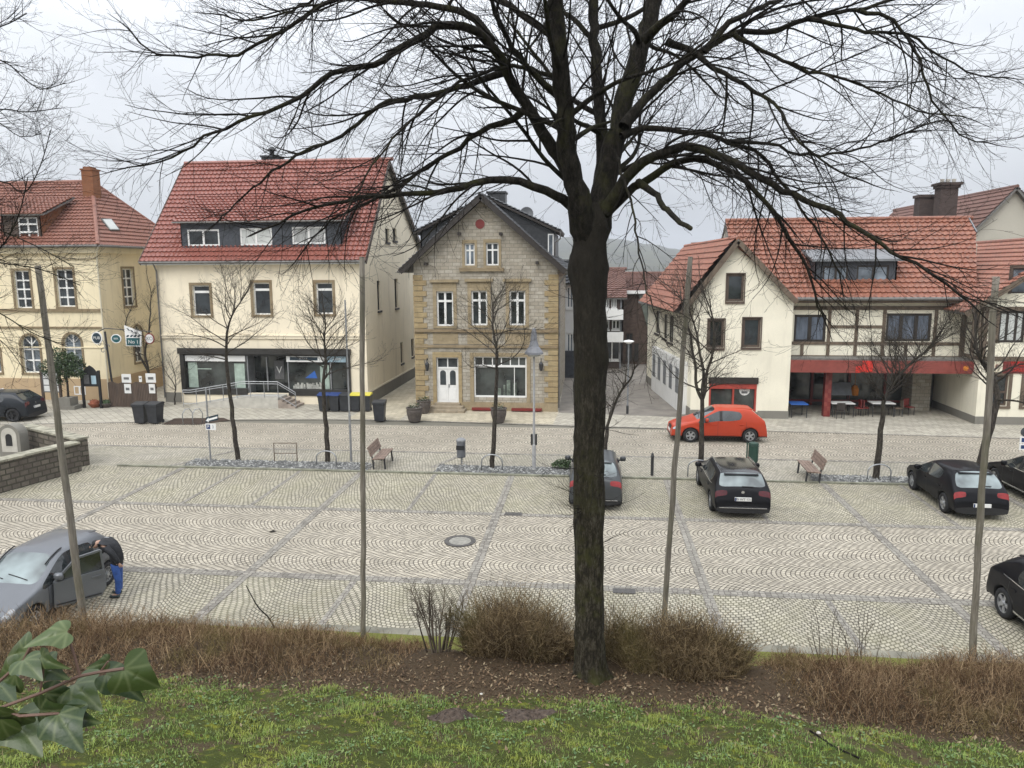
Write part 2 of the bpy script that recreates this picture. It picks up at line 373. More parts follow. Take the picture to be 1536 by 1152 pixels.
sheet('road', -60, 60, YR0, YR1, -.004, M['cob_street']); 
b = MB()
side = [(-60, 34.5), (-34, 35.0), (-26, 36.2), (-19, 37.6), (-14, 38.1), (-9, 38.1), (-2, 37.6), (4, 37.3), (12, 36.9), (20, 36.4), (60, 36)]
for (xa, ya), (xb, yb) in zip(side, side[1:]): b.add([(xa, ya, .004), (xb, yb, .004), (xb, 58, .004), (xa, 58, .004)], [(0, 1, 2, 3)])
setp(b.build('pavement', M['slabs'], fix=False), kind='structure')
b = MB()
def strip(x0, y0, x1, y1, w, z=.004):
    d = Vector((x1 - x0, y1 - y0, 0)).normalized(); n = Vector((-d.y, d.x, 0)) * w / 2
    b.poly([Vector((x0, y0, z)) - n, Vector((x1, y1, z)) - n, Vector((x1, y1, z)) + n, Vector((x0, y0, z)) + n])
strip(-60, YB2, 60, YB2, .34); strip(-60, YB1, 60, YB1, .28); strip(-60, YR0, 60, YR0, .22)
XL = [-16.6, -9.05, -3.02, 2.95, 8.72, 14.6]          # wide bands across the square
for x in XL:
    strip(x, 13.2 if x < -9.5 else 14.2, x, YK, .26, .008)
for k, x in enumerate([-14.1, -11.6, -6.6 + .55, 0.35 - .2, 5.7, 11.5]): strip(x, YB1 + .14, x, YK, .16, .006)
for x in (-12.9, -6.05, 0, 5.8, 11.6): strip(x, 13.2 if x < -9.5 else 14.2, x, YB2 - .2, .16, .006)
for (xa, ya), (xb, yb) in zip(side, side[1:]): strip(xa, ya, xb, yb, .16, .007)
strip(-17.4, YK, -15.6, YR0, .22, .006); strip(-6.4, 28.9, -5.4, YR0, .22, .006)
setp(b.build('dark_paving_band', M['band'], fix=False), kind='structure')
# ---------------------------------------------------------------- bank and lawn
def kerb_shift(x):
    k = max(0.0, min(1.0, (-9.6 - x) / 1.4)); return 1.5 * k * k * (3 - 2 * k)
def bank_z(x, y):
    s = kerb_shift(x)
    bx = 9.75 - max(0, x) * .09 + min(0, x) * .045 + .12 * math.sin(x * .9)                # where the lawn meets the shrubs
    pts = [(-6, 6.2), (2.5, 4.6), (6.6, 3.0), (bx, 2.0), (11.1 - s * .1, 1.8), (12.6 - s * .75, 1.05), (14.35 - s, .24), (14.7 - s, .2), (15.2 - s, .2)]
    for (a, za), (c, zc) in zip(pts, pts[1:]):
        if y <= c:
            k = (y - a) / (c - a); z = za + (zc - za) * k; break
    else: z = .2
    if 6 < y < 14.3: z += .035 * math.sin(x * 2.3 + y) + .03 * math.sin(x * 5.1 - y * 3.3) + .02 * math.sin(9 * x + 7 * y)
    return z
def bank_mat():
    t = NT('bank_soil'); p = t.pos(); x, y, z = t.sep(p)
    n = t.noise(p, 1.6, 5, .65); n2 = t.noise(p, 7, 4, .6); n3 = t.noise(p, 30, 3, .6)
    bx = t.math('ADD', t.math('SUBTRACT', 9.8, t.math('MULTIPLY', t.math('MAXIMUM', x, 0.0), .09)), t.math('MULTIPLY', t.math('MINIMUM', x, 0.0), .045))
    lawn = t.ramp(t.math('ADD', t.math('MULTIPLY', t.math('SUBTRACT', bx, y), 1.4), t.math('MULTIPLY', t.math('SUBTRACT', n2, .45), 1.4)), [(.3, (0, 0, 0)), (.6, (1, 1, 1))])
    grass = t.mix(n2, (.025, .035, .01), (.075, .085, .022)); grass = t.mix(t.ramp(n2, [(.56, (0, 0, 0)), (.66, (.6, .6, .6))]), grass, t.mix(n3, (.1, .11, .012), (.3, .31, .04))); grass = t.mix(t.ramp(n, [(.53, (0, 0, 0)), (.62, (.9, .9, .9))]), grass, t.mix(n3, (.035, .024, .015), (.1, .075, .045)))
    mulch = t.mix(n3, (.028, .02, .012), (.09, .064, .04)); moss = t.mix(n2, (.09, .1, .022), (.17, .17, .05))
    low = t.ramp(t.math('ADD', t.math('MULTIPLY', t.math('SUBTRACT', y, 11.2), .5), t.math('MULTIPLY', t.math('SUBTRACT', n, .5), 1.3)), [(.35, (0, 0, 0)), (.6, (1, 1, 1))])
    c = t.mix(lawn, t.mix(low, mulch, moss), grass)
    t.bump(n3, .8, .03)
    return t.out(c, .95, .1)
M['bank'] = bank_mat()
xs = np.arange(-22, 20.01, .2); ys = np.concatenate([np.arange(-4, 6, .8), np.arange(6, 14.4, .15), [14.4, 14.66]])
V = np.array([(x, y - kerb_shift(x) * max(0, min(1, (y - 10) / 4.4)), bank_z(x, y - kerb_shift(x) * max(0, min(1, (y - 10) / 4.4)))) for y in ys for x in xs]); nx = len(xs)
F = np.array([(j * nx + i, j * nx + i + 1, (j + 1) * nx + i + 1, (j + 1) * nx + i) for j in range(len(ys) - 1) for i in range(nx - 1)])
setp(mesh_np('bank', V, F, M['bank'], smooth=True), kind='structure')
k = MB()
x = -22.0
while x < 20:
    L = rnd.uniform(.7, 1.1); s0, s1 = kerb_shift(x), kerb_shift(x + L); zt = .2 + rnd.uniform(-.012, .014); k.prism([(x, 14.64 - s0, -.2), (x + L - .012, 14.64 - s1, -.2), (x + L - .012, 14.95 - s1, -.2), (x, 14.95 - s0, -.2)], (0, 0, .2 + zt)); x += L; continue; k.box(x, x + L - .012, 14.64, 14.95, -.2, .2 + rnd.uniform(-.012, .014)); x += L
setp(k.build('kerb', plain('mossy_kerb_stone', (.2, .19, .15), .9, .5, 2.5, .4, 25)), kind='structure')
# ---------------------------------------------------------------- building helpers
class Face:
    """an upright wall plane from P0 to P1 (outside on the right-hand side)"""
    def __init__(s, P0, P1):
        s.a = Vector((P0[0], P0[1], 0)); s.d = Vector((P1[0] - P0[0], P1[1] - P0[1], 0)); s.L = s.d.length; s.d.normalize()
        s.o = Vector((s.d.y, -s.d.x, 0))
    def pt(s, u, z, o=0.0): return s.a + s.d * u + s.o * o + Vector((0, 0, z))
    def px(s, px, py):
        r = ray(px, py); k = (s.a - EYE).dot(s.o) / r.dot(s.o); p = EYE + r * k
        return ((p - s.a).dot(s.d), p.z)
    def rect(s, x0, y0, x1, y1):                         # picture rectangle -> (u0, u1, z0, z1) on the wall
        xm, ym = (x0 + x1) / 2, (y0 + y1) / 2
        u0 = s.px(x0, ym)[0]; u1 = s.px(x1, ym)[0]; z1 = s.px(xm, y0)[1]; z0 = s.px(xm, y1)[1]
        return (min(u0, u1), max(u0, u1), z0, z1)
    def box(s, mb, u0, u1, z0, z1, o0, o1, mi=0):
        v = [s.pt(u, z, o) for z in (z0, z1) for o in (o0, o1) for u in (u0, u1)]
        mb.add(v, [(0, 2, 3, 1), (4, 5, 7, 6), (0, 1, 5, 4), (2, 6, 7, 3), (0, 4, 6, 2), (1, 3, 7, 5)], mi)
    def quad(s, mb, u0, u1, z0, z1, o, mi=0): mb.poly([s.pt(u0, z0, o), s.pt(u1, z0, o), s.pt(u1, z1, o), s.pt(u0, z1, o)], mi)
def wall(face, parent, mat, top, openings=(), u0=0.0, u1=None, z0=0.0, depth=.2, name='wall', arch=()):
    """a wall sheet with reveals; top is a list of (u, z) along the upper edge (concave tops not allowed)"""
    u1 = face.L if u1 is None else u1
    zt = max(z for _, z in top)
    us = sorted({u0, u1, *[v for o in openings for v in o[:2]]}); zs = sorted({z0, zt, *[v for o in openings for v in o[2:4]]})
    bm = bmesh.new(); cache = {}
    def vv(u, z):
        k = (round(u, 4), round(z, 4))
        if k not in cache: cache[k] = bm.verts.new(face.pt(u, z))
        return cache[k]
    for a, b in zip(us, us[1:]):
        for c, d in zip(zs, zs[1:]):
            m = ((a + b) / 2, (c + d) / 2)
            if any(o[0] < m[0] < o[1] and o[2] < m[1] < o[3] for o in openings): continue
            bm.faces.new([vv(a, c), vv(b, c), vv(b, d), vv(a, d)])
    for (ua, za), (ub, zb) in zip(top, top[1:]):
        n = Vector((-(zb - za), 0, ub - ua)).normalized(); no = face.d * n.x + Vector((0, 0, n.z))
        if abs(za - zt) < 1e-5 and abs(zb - zt) < 1e-5: continue
        bmesh.ops.bisect_plane(bm, geom=bm.verts[:] + bm.edges[:] + bm.faces[:], plane_co=face.pt(ua, za), plane_no=no, clear_outer=True)
    me = bpy.data.meshes.new('w'); bm.to_mesh(me); bm.free()
    mb = MB(); mb.add([v.co.copy() for v in me.vertices], [tuple(p.vertices) for p in me.polygons]); bpy.data.meshes.remove(me)
    for o in openings:
        a, b, c, d = o[:4]
        for (pa, pb) in (((a, c), (b, c)), ((b, c), (b, d)), ((b, d), (a, d)), ((a, d), (a, c))):
            mb.add([face.pt(*pa), face.pt(*pb), face.pt(*pb, -depth), face.pt(*pa, -depth)], [(0, 1, 2, 3)])
    for (a, b, zs_, d) in arch:                       # round heads: spandrels closing the corners of a square opening
        r = (b - a) / 2; n = 10
        for sgn in (-1, 1):
            cx = (a + b) / 2; corner = (cx + sgn * r, d)
            arc = [(cx + sgn * r * math.cos(math.pi / 2 * i / n), zs_ + (d - zs_) * math.sin(math.pi / 2 * i / n)) for i in range(n + 1)]
            for p, q in zip(arc, arc[1:]):
                mb.add([face.pt(*corner), face.pt(*p), face.pt(*q)], [(0, 1, 2)]); mb.add([face.pt(*p), face.pt(*q), face.pt(*q, -depth), face.pt(*p, -depth)], [(0, 1, 2, 3)])
    return mb.build(name, mat, parent, fix=False)
def window(face, parent, r, mat='white', pane='glass', cols=(.5,), rows=(), fw=.075, rec=.12, bar=.055, surround=None, sw=.14, head=0.0, sill=True, label=None, name='window', arch=False, bcols=None):
    """frame bars with pane, sill and stone surround as sub-parts; rows/cols are fractions of the opening"""
    a, b, c, d = r; M = MAT; mb = MB(); w, h = b - a, d - c
    face.box(mb, a + .001, a + fw, c + .001, d - .001, -rec - .05, -rec); face.box(mb, b - fw, b - .001, c + .001, d - .001, -rec - .05, -rec)
    face.box(mb, a + fw, b - fw, c + .001, c + fw, -rec - .05, -rec); face.box(mb, a + fw, b - fw, d - fw, d - .001, -rec - .05, -rec)
    tr = [f for f in rows if f > 0]
    for f in cols: face.box(mb, a + w * f - bar, a + w * f + bar, c + fw, d - fw, -rec - .047, -rec + .012)
    for f in tr: face.box(mb, a + fw, b - fw, c + h * f - bar, c + h * f + bar, -rec - .046, -rec + .022)
    for (cf, z0f, z1f, t) in (bcols or ()): face.box(mb, a + w * cf - t, a + w * cf + t, c + h * z0f, c + h * z1f, -rec - .044, -rec - .004)
    if arch:
        cx, zs = (a + b) / 2, d - w / 2
        for an in (45, 90, 135):
            e = (cx + math.cos(math.radians(an)) * w * .5, zs + math.sin(math.radians(an)) * w * .5)
            mb.obox(face.pt(cx, zs, -rec - .02), face.pt(*e, -rec - .02), .05, .05, face.o)
    wo = mb.build(name, M[mat], parent)
    if label: wo['label'] = label
    p = MB(); face.quad(p, a + .01, b - .01, c + .01, d - .01, -rec - .035); p.build('pane', M[pane], wo, fix=False)
    if surround:
        s = MB(); t = .035
        if arch:
            R = w / 2; cx, zs = (a + b) / 2, d - R
            for sg in (-1, 1): face.box(s, *sorted((cx + sg * (R + .004), cx + sg * (R + sw))), c - .02, zs, -.02, t)
            n = 12
            for i in range(n):
                p0, p1 = math.pi * i / n, math.pi * (i + 1) / n
                q = [(R + .004, p0), (R + sw, p0), (R + sw, p1), (R + .004, p1)]
                q = [(cx + rr * math.cos(g), zs + rr * math.sin(g)) for rr, g in q]
                s.prism([face.pt(*k, -.02) for k in q], face.o * (t + .02))
        else:
            face.box(s, a - sw, a - .003, c - .02, d + .003, -.05, t); face.box(s, b + .003, b + sw, c - .02, d + .003, -.05, t)
            face.box(s, a - sw, b + sw, d + .003, d + sw + head, -.05, t + .004)
        s.build('surround', M[surround], wo)
    if sill:
        s = MB(); face.box(s, a - (sw if surround else .05), b + (sw if surround else .05), c - .13, c - .003, -rec, .07); s.build('sill', M[surround or mat], wo)
    return wo
def tiles(mb, poly, along, tw=.28, course=.38, lift=.085, amp=.045, mi=0):
    """courses of pantiles over a planar convex polygon; along = horizontal direction of the courses"""
    poly = [Vector(p) for p in poly]; u = Vector(along).normalized()
    nrm = Vector((0, 0, 0))
    for i in range(len(poly)): nrm += (poly[i] - poly[0]).cross(poly[(i + 1) % len(poly)] - poly[0])
    nrm.normalize()
    if nrm.z < 0: nrm = -nrm
    v = nrm.cross(u).normalized()
    if v.z < 0: v = -v
    o = min(poly, key=lambda p: p.z)
    U = [(p - o).dot(u) for p in poly]; W = [(p - o).dot(v) for p in poly]
    u0, u1, v0, v1 = min(U) - tw, max(U) + tw, min(W), max(W)
    ns = 4; nu = int((u1 - u0) / tw * ns) + 1; us = u0 + np.arange(nu + 1) * tw / ns
    ph = (np.arange(nu + 1) % ns) / ns; prof = np.where(ph < .5, np.sin(ph * 2 * np.pi), -.35 * np.sin((ph - .5) * 2 * np.pi)) * amp
    nc = int((v1 - v0) / course) + 1; vs = []; fs = []; r = random.Random(int(abs(o.x) * 100) + nc)
    n = nu + 1
    for j in range(nc):
        b = len(vs); va = v0 + j * course; vb = va + course + .03; off = r.uniform(-.006, .006)
        for (vv, hh, k) in ((va, -.01, 0.0), (va, lift + off, 1.0), (vb, .006 + off, 1.0)):
            for i in range(n): vs.append(o + u * float(us[i]) + v * vv + nrm * (hh + float(prof[i]) * k))
        for i in range(nu): fs += [(b + i, b + i + 1, b + n + i + 1, b + n + i), (b + n + i, b + n + i + 1, b + 2 * n + i + 1, b + 2 * n + i)]
    bm = bmesh.new(); bv = [bm.verts.new(p) for p in vs]
    for f in fs: bm.faces.new([bv[i] for i in f])
    c = sum(poly, Vector()) / len(poly)
    for i in range(len(poly)):
        p, q = poly[i], poly[(i + 1) % len(poly)]; no = (q - p).cross(nrm)
        if no.dot(c - p) > 0: no = -no
        if abs((q - p).normalized().dot(u)) > .999 and abs(p.z - o.z) < .02: continue
        bmesh.ops.bisect_plane(bm, geom=bm.verts[:] + bm.edges[:] + bm.faces[:], plane_co=p, plane_no=no.normalized(), clear_outer=True)
    bm.verts.index_update(); base = len(mb.v)
    mb.v += [tuple(x.co) for x in bm.verts]; mb.f += [tuple(base + x.index for x in f.verts) for f in bm.faces]; mb.m += [mi] * len(bm.faces); bm.free()
    return nrm
def roof(polys, parent, mat, under='gutter', tw=.28, course=.38, thick=.14, name='roof', ridge=(), hips=(), label=None):
    """polys: list of (polygon, along). Tiled sheet on a solid slab; ridge lines get half-round caps"""
    mb = MB()
    for poly, al in polys:
        n = tiles(mb, poly, al, tw, course)
        mb.prism([Vector(p) - n * .012 for p in poly], -n * thick, 1)
    for a, b in list(ridge) + list(hips):
        a, b = Vector(a), Vector(b); L = (b - a).length; k = max(1, int(L / .36)); up = Vector((0, 0, .02))
        for i in range(k):
            p, q = a + (b - a) * (i / k), a + (b - a) * ((i + 1) / k + .02)
            mb.tube([p + up, q + up * 1.6], [.13, .115], 8, 0)
    o = mb.build(name, [MAT[mat], MAT[under]], parent, fix=False)
    if label: o['label'] = label
    return o
def gutter(p0, p1, parent, r=.075, name='gutter', mat='gutter'):
    mb = MB(); mb.tube([p0, p1], r, 8); return mb.build(name, MAT[mat], parent)
def pipe(pts, parent, r=.05, name='downpipe', mat='gutter'):
    mb = MB(); mb.tube(pts, r, 8); return mb.build(name, MAT[mat], parent)
def text_mesh(name, s, size, loc, rx, rz, mat, parent=None, ext=.004, align='CENTER', world=True, sx=1.0):
    c = bpy.data.curves.new(name, 'FONT'); c.body = s; c.size = size; c.extrude = ext; c.align_x = align; c.align_y = 'CENTER'
    o = bpy.data.objects.new(name, c); COL.objects.link(o)
    dg = bpy.context.evaluated_depsgraph_get(); me = bpy.data.meshes.new_from_object(o.evaluated_get(dg)); bpy.data.objects.remove(o); bpy.data.curves.remove(c)
    me.name = name; me.materials.clear(); me.materials.append(MAT[mat])
    o = bpy.data.objects.new(name, me); COL.objects.link(o)
    me.transform(Matrix.Rotation(rz, 4, 'Z') @ Matrix.Rotation(rx, 4, 'X') @ Matrix.Diagonal((sx, 1, 1, 1)))
    off = LOC.get(parent.name, Vector()) if (parent and world) else Vector()
    o.location = Vector(loc) - off
    if parent: o.parent = parent
    return o
HP = math.pi / 2
# ---------------------------------------------------------------- cream house with the shop (left of centre)
def house_b():
    x0, x1, y, yb = -26.0, -13.2, 42.5, 56.6; ez, rz, ry, bz = 8.62, 14.95, 47.9, 9.7
    h = place('cream_shop_house', 'cream rendered house with steep red tiled roof, long slate dormer and a dark shopfront', 'house', ((x0 + x1) / 2, y, 0))
    f = Face((x0, y), (x1, y)); sd = Face((x1, y), (x1, yb)); lf = Face((x0, yb), (x0, y))
    ups = [f.rect(*r) for r in ((289, 428, 315, 473), (380, 424, 405, 472), (474, 424, 499, 471))]
    so = f.rect(275, 531, 524, 597); so = (so[0], so[1], .62, so[3])
    wall(f, h, MAT['render_b'], [(0, ez), (f.L, ez)], ups + [so], depth=.3)
    sw = [sd.rect(566, 421, 571, 466), sd.rect(592, 418, 597, 462), sd.rect(601, 513, 605, 545), sd.rect(617, 508, 621, 535), sd.rect(578, 343, 584, 363), sd.rect(589, 343, 595, 361)]
    wall(sd, h, MAT['render_b'], [(0, ez), (ry - y, rz - .1), (sd.L, bz)], sw)
    wall(lf, h, MAT['render_b'], [(0, bz), (yb - ry, rz - .1), (lf.L, ez)])
    bk = Face((x1, yb), (x0, yb)); wall(bk, h, MAT['render_b'], [(0, bz), (bk.L, bz)])
    for r in ups: window(f, h, r, rows=(.78,), cols=(), surround='tan_trim', sw=.16, rec=.16, bar=.07)
    for r in sw: window(sd, h, r, mat='darkwood', cols=(), fw=.05)
    b = MB(); f.box(b, -.02, f.L + .02, 3.96, 4.12, -.02, .09); f.box(b, -.02, f.L + .02, 4.12, 4.18, -.02, .14); b.build('string_course', MAT['render_b'], h)
    b = MB(); f.box(b, -.03, so[0] - .2, 0, .62, -.02, .04); f.box(b, so[1] + .2, f.L + .03, 0, .62, -.02, .04); sd.box(b, -.03, sd.L, 0, .72, -.02, .06); b.build('plinth', MAT['plinth'], h)
    b = MB(); sd.box(b, 0, sd.L, .725, .80, 0, .075); b.build('plinth_cap', MAT['cream_paint'], h)
    # shopfront
    a, c, zb, zt = so; sf = MB()
    f.box(sf, a - .16, c + .16, zt, zt + .34, -.25, .22); f.box(sf, a - .1, a + .14, zb, zt, -.25, .1); f.box(sf, c - .14, c + .1, zb, zt, -.25, .1)
    d0, d1 = f.px(370, 560)[0], f.px(432, 560)[0]
    f.box(sf, a, d0, zb - .1, zb + .28, -.25, .06); f.box(sf, d1, c, zb - .1, zb + .28, -.25, .06)
    f.box(sf, a + .14, c - .14, zt - .12, zt, -.3, -.02)
    s = sf.build('shopfront', plain('dark_bronze_frame', (.035, .033, .03), .4, .25, 3), h)
    w = MB(); f.quad(w, a + .1, d0, zb + .25, zt - .1, -.18); f.quad(w, d1, c - .1, zb + .25, zt - .1, -.18); w.build('shop_pane', MAT['glass_shop'], s, fix=False)
    w = MB(); f.box(w, d0, d0 + .06, zb, zt, -1.0, -.1); f.box(w, d1 - .06, d1, zb, zt, -1.0, -.1); f.box(w, a + 2.7, a + 2.76, zb + .28, zt - .1, -.2, -.08); f.box(w, d1 + 2.6, d1 + 2.66, zb + .28, zt - .1, -.2, -.08); f.box(w, d0 + .85, d0 + .93, zb, zt - .3, -.98, -.9); w.build('frame_bar', MAT['steel'], s)
    w = MB(); f.quad(w, d0 + .06, d1 - .06, zb - .1, zt, -1.0); w.build('shop_door', MAT['glass_shop'], s, fix=False)
    w = MB(); sx = (d0 + d1) / 2 + .35; f.box(w, sx - .3, sx + .3, zb + .75, zb + 1.9, -.985, -.97); db = w.build('door_sticker', MAT['inkgrey'], s)
    text_mesh('door_letter', 'V', .62, f.pt(sx, zb + 1.3, -.95), HP, 0, 'paper', s)
    for (p0, p1, m) in ((277, 367, 'white'), (429, 488, 'white'), (490, 521, 'ice')):
        u0, u1 = f.px(p0, 537)[0], f.px(p1, 537)[0]; w = MB(); f.box(w, u0, u1, zt - .47, zt - .06, -.1, -.03); sg = w.build('sign_board', MAT[m], s)
        if p0 == 277: text_mesh('sign_lettering', 'S a l o n', .26, f.pt((u0 + u1) / 2 - .5, zt - .27, -.02), HP, 0, 'inkgrey', sg)
        elif p0 == 429:
            w = MB(); f.box(w, u0 + .22, u1 - .5, zt - .37, zt - .17, -.03, -.022); w.build('sign_panel', MAT['navy'], sg); text_mesh('sign_lettering', 'H A I R', .17, f.pt((u0 + u1) / 2 - .15, zt - .27, -.015), HP, 0, 'paper', sg)
        else: text_mesh('sign_lettering', 'mode', .22, f.pt((u0 + u1) / 2, zt - .27, -.02), HP, 0, 'white', sg)
    text_mesh('window_lettering', 'AM  RienaVa', .36, f.pt(a + 2.0, zb + 2.0, -.16), HP, 0, 'paper', s)
    w = MB(); f.box(w, a + .25, a + .85, zb + .3, zb + 1.85, -.175, -.168); f.box(w, d0 - .85, d0 - .2, zb + .3, zb + 1.8, -.175, -.168); f.box(w, d1 + 1.95, d1 + 2.5, zb + .3, zb + 1.75, -.175, -.168); f.box(w, a + .8, a + 1.75, zb + 1.43, zb + 1.48, -.175, -.168); w.build('window_poster', plain('pale_green_poster', (.34, .42, .36), .5, .3, 3), s)
    w = MB(); w.prism([f.pt(u, z, -.175) for u, z in ((d1 + 1.0, zb + .95), (d1 + 1.75, zb + .95), (d1 + 1.6, zb + 1.4))], f.o * .01); w.build('window_poster', MAT['blue_cloth'], s)
    w = MB(); rr = random.Random(3)
    for i in range(26): u = d1 + .2 + rr.random() * 1.8; f.box(w, u, u + rr.uniform(.05, .16), zb + .3, zb + .3 + rr.uniform(.1, .4), -.176 - .0005 * i, -.168 + .0006 * i)
    w.build('window_display', plain('pale_display', (.4, .4, .36), .6, .6, 8), s)
    # roof
    ey = 42.05; ezz = 8.55; xl, xr = -26.75, -12.95
    roof([([(xl, ey, ezz), (xr, ey, ezz), (xr, ry, rz), (xl, ry, rz)], (1, 0, 0)), ([(xl, yb + .4, bz - .2), (xr, yb + .4, bz - .2), (xr, ry, rz), (xl, ry, rz)], (1, 0, 0))], h, 'tile_b', ridge=[((xl, ry, rz + .04), (xr, ry, rz + .04))])
    b = MB()
    for xx in (xl - .02, xr + .02): b.obox((xx, ey, ezz - .1), (xx, ry, rz - .1), .05, .3); b.obox((xx, ry, rz - .1), (xx, yb + .4, bz - .3), .05, .3)
    b.build('bargeboard', MAT['brownwood'], h)
    gutter((xl, ey - .06, ezz - .06), (xr, ey - .06, ezz - .06), h)
    pipe([(x0 + .1, ey, ezz - .1), (x0 + .05, y - .1, ezz - .55), (x0 - .02, y - .1, .3)], h)
    b = MB(); f.box(b, -.7, f.L + .2, ezz - .2, ezz - .1, 0, .42); b.build('soffit', MAT['white'], h)
    # long slate dormer
    dy = 42.78; df = Face((-24.45, dy), (-14.55, dy)); zb, zt = 9.28, 10.82; L = df.L
    dw = [df.rect(281, 344, 329, 369), df.rect(360, 342, 408, 368), df.rect(438, 340, 488, 366)]
    dm = wall(df, h, MAT['slate_panel'], [(0, zt), (L, zt)], dw, z0=zb, name='dormer', depth=.12)
    for r, pn in zip(dw, ('glass', 'blind', 'curtain')):
        wo = window(df, dm, r, fw=.1, bar=.06, rec=.03, sill=False, pane=pn)
    b = MB()
    for u, sg in ((0, -1), (L, 1)):
        b.prism([df.pt(u, zb, 0), df.pt(u, zt, 0), df.pt(u, 12.35, -2.6), df.pt(u, 12.0, -2.5)], df.d * (-.06 * sg))
    b.build('dormer_cheek', MAT['slate_panel'], dm)
    zz = 10.88; yy = dy - .3; rise = .56; ym = 45.75
    q = [(-24.75, yy, zz), (-14.2, yy, zz), (-14.2, ym, zz + rise * (ym - yy)), (-24.75, ym, zz + rise * (ym - yy))]
    roof([(q, (1, 0, 0))], dm, 'tile_b', name='dormer_roof', thick=.1)
    gutter((-24.75, yy - .05, zz - .05), (-14.2, yy - .05, zz - .05), dm, .05)
    # chimney
    c = fp(407, 238, 48.3); b = MB(); b.box(c.x - .55, c.x + .55, 48, 48.9, 13.8, c.z + .05); b.box(c.x - .62, c.x + .62, 47.93, 48.97, c.z + .05, c.z + .17)
    ch = b.build('chimney', MAT['slate'], h); b = MB(); b.lathe([(.16, 0), (.16, .35), (.34, .4), (.08, .62)], (c.x, 48.45, c.z + .16), 12); b.build('chimney_cowl', MAT['darksteel'], ch)
house_b()
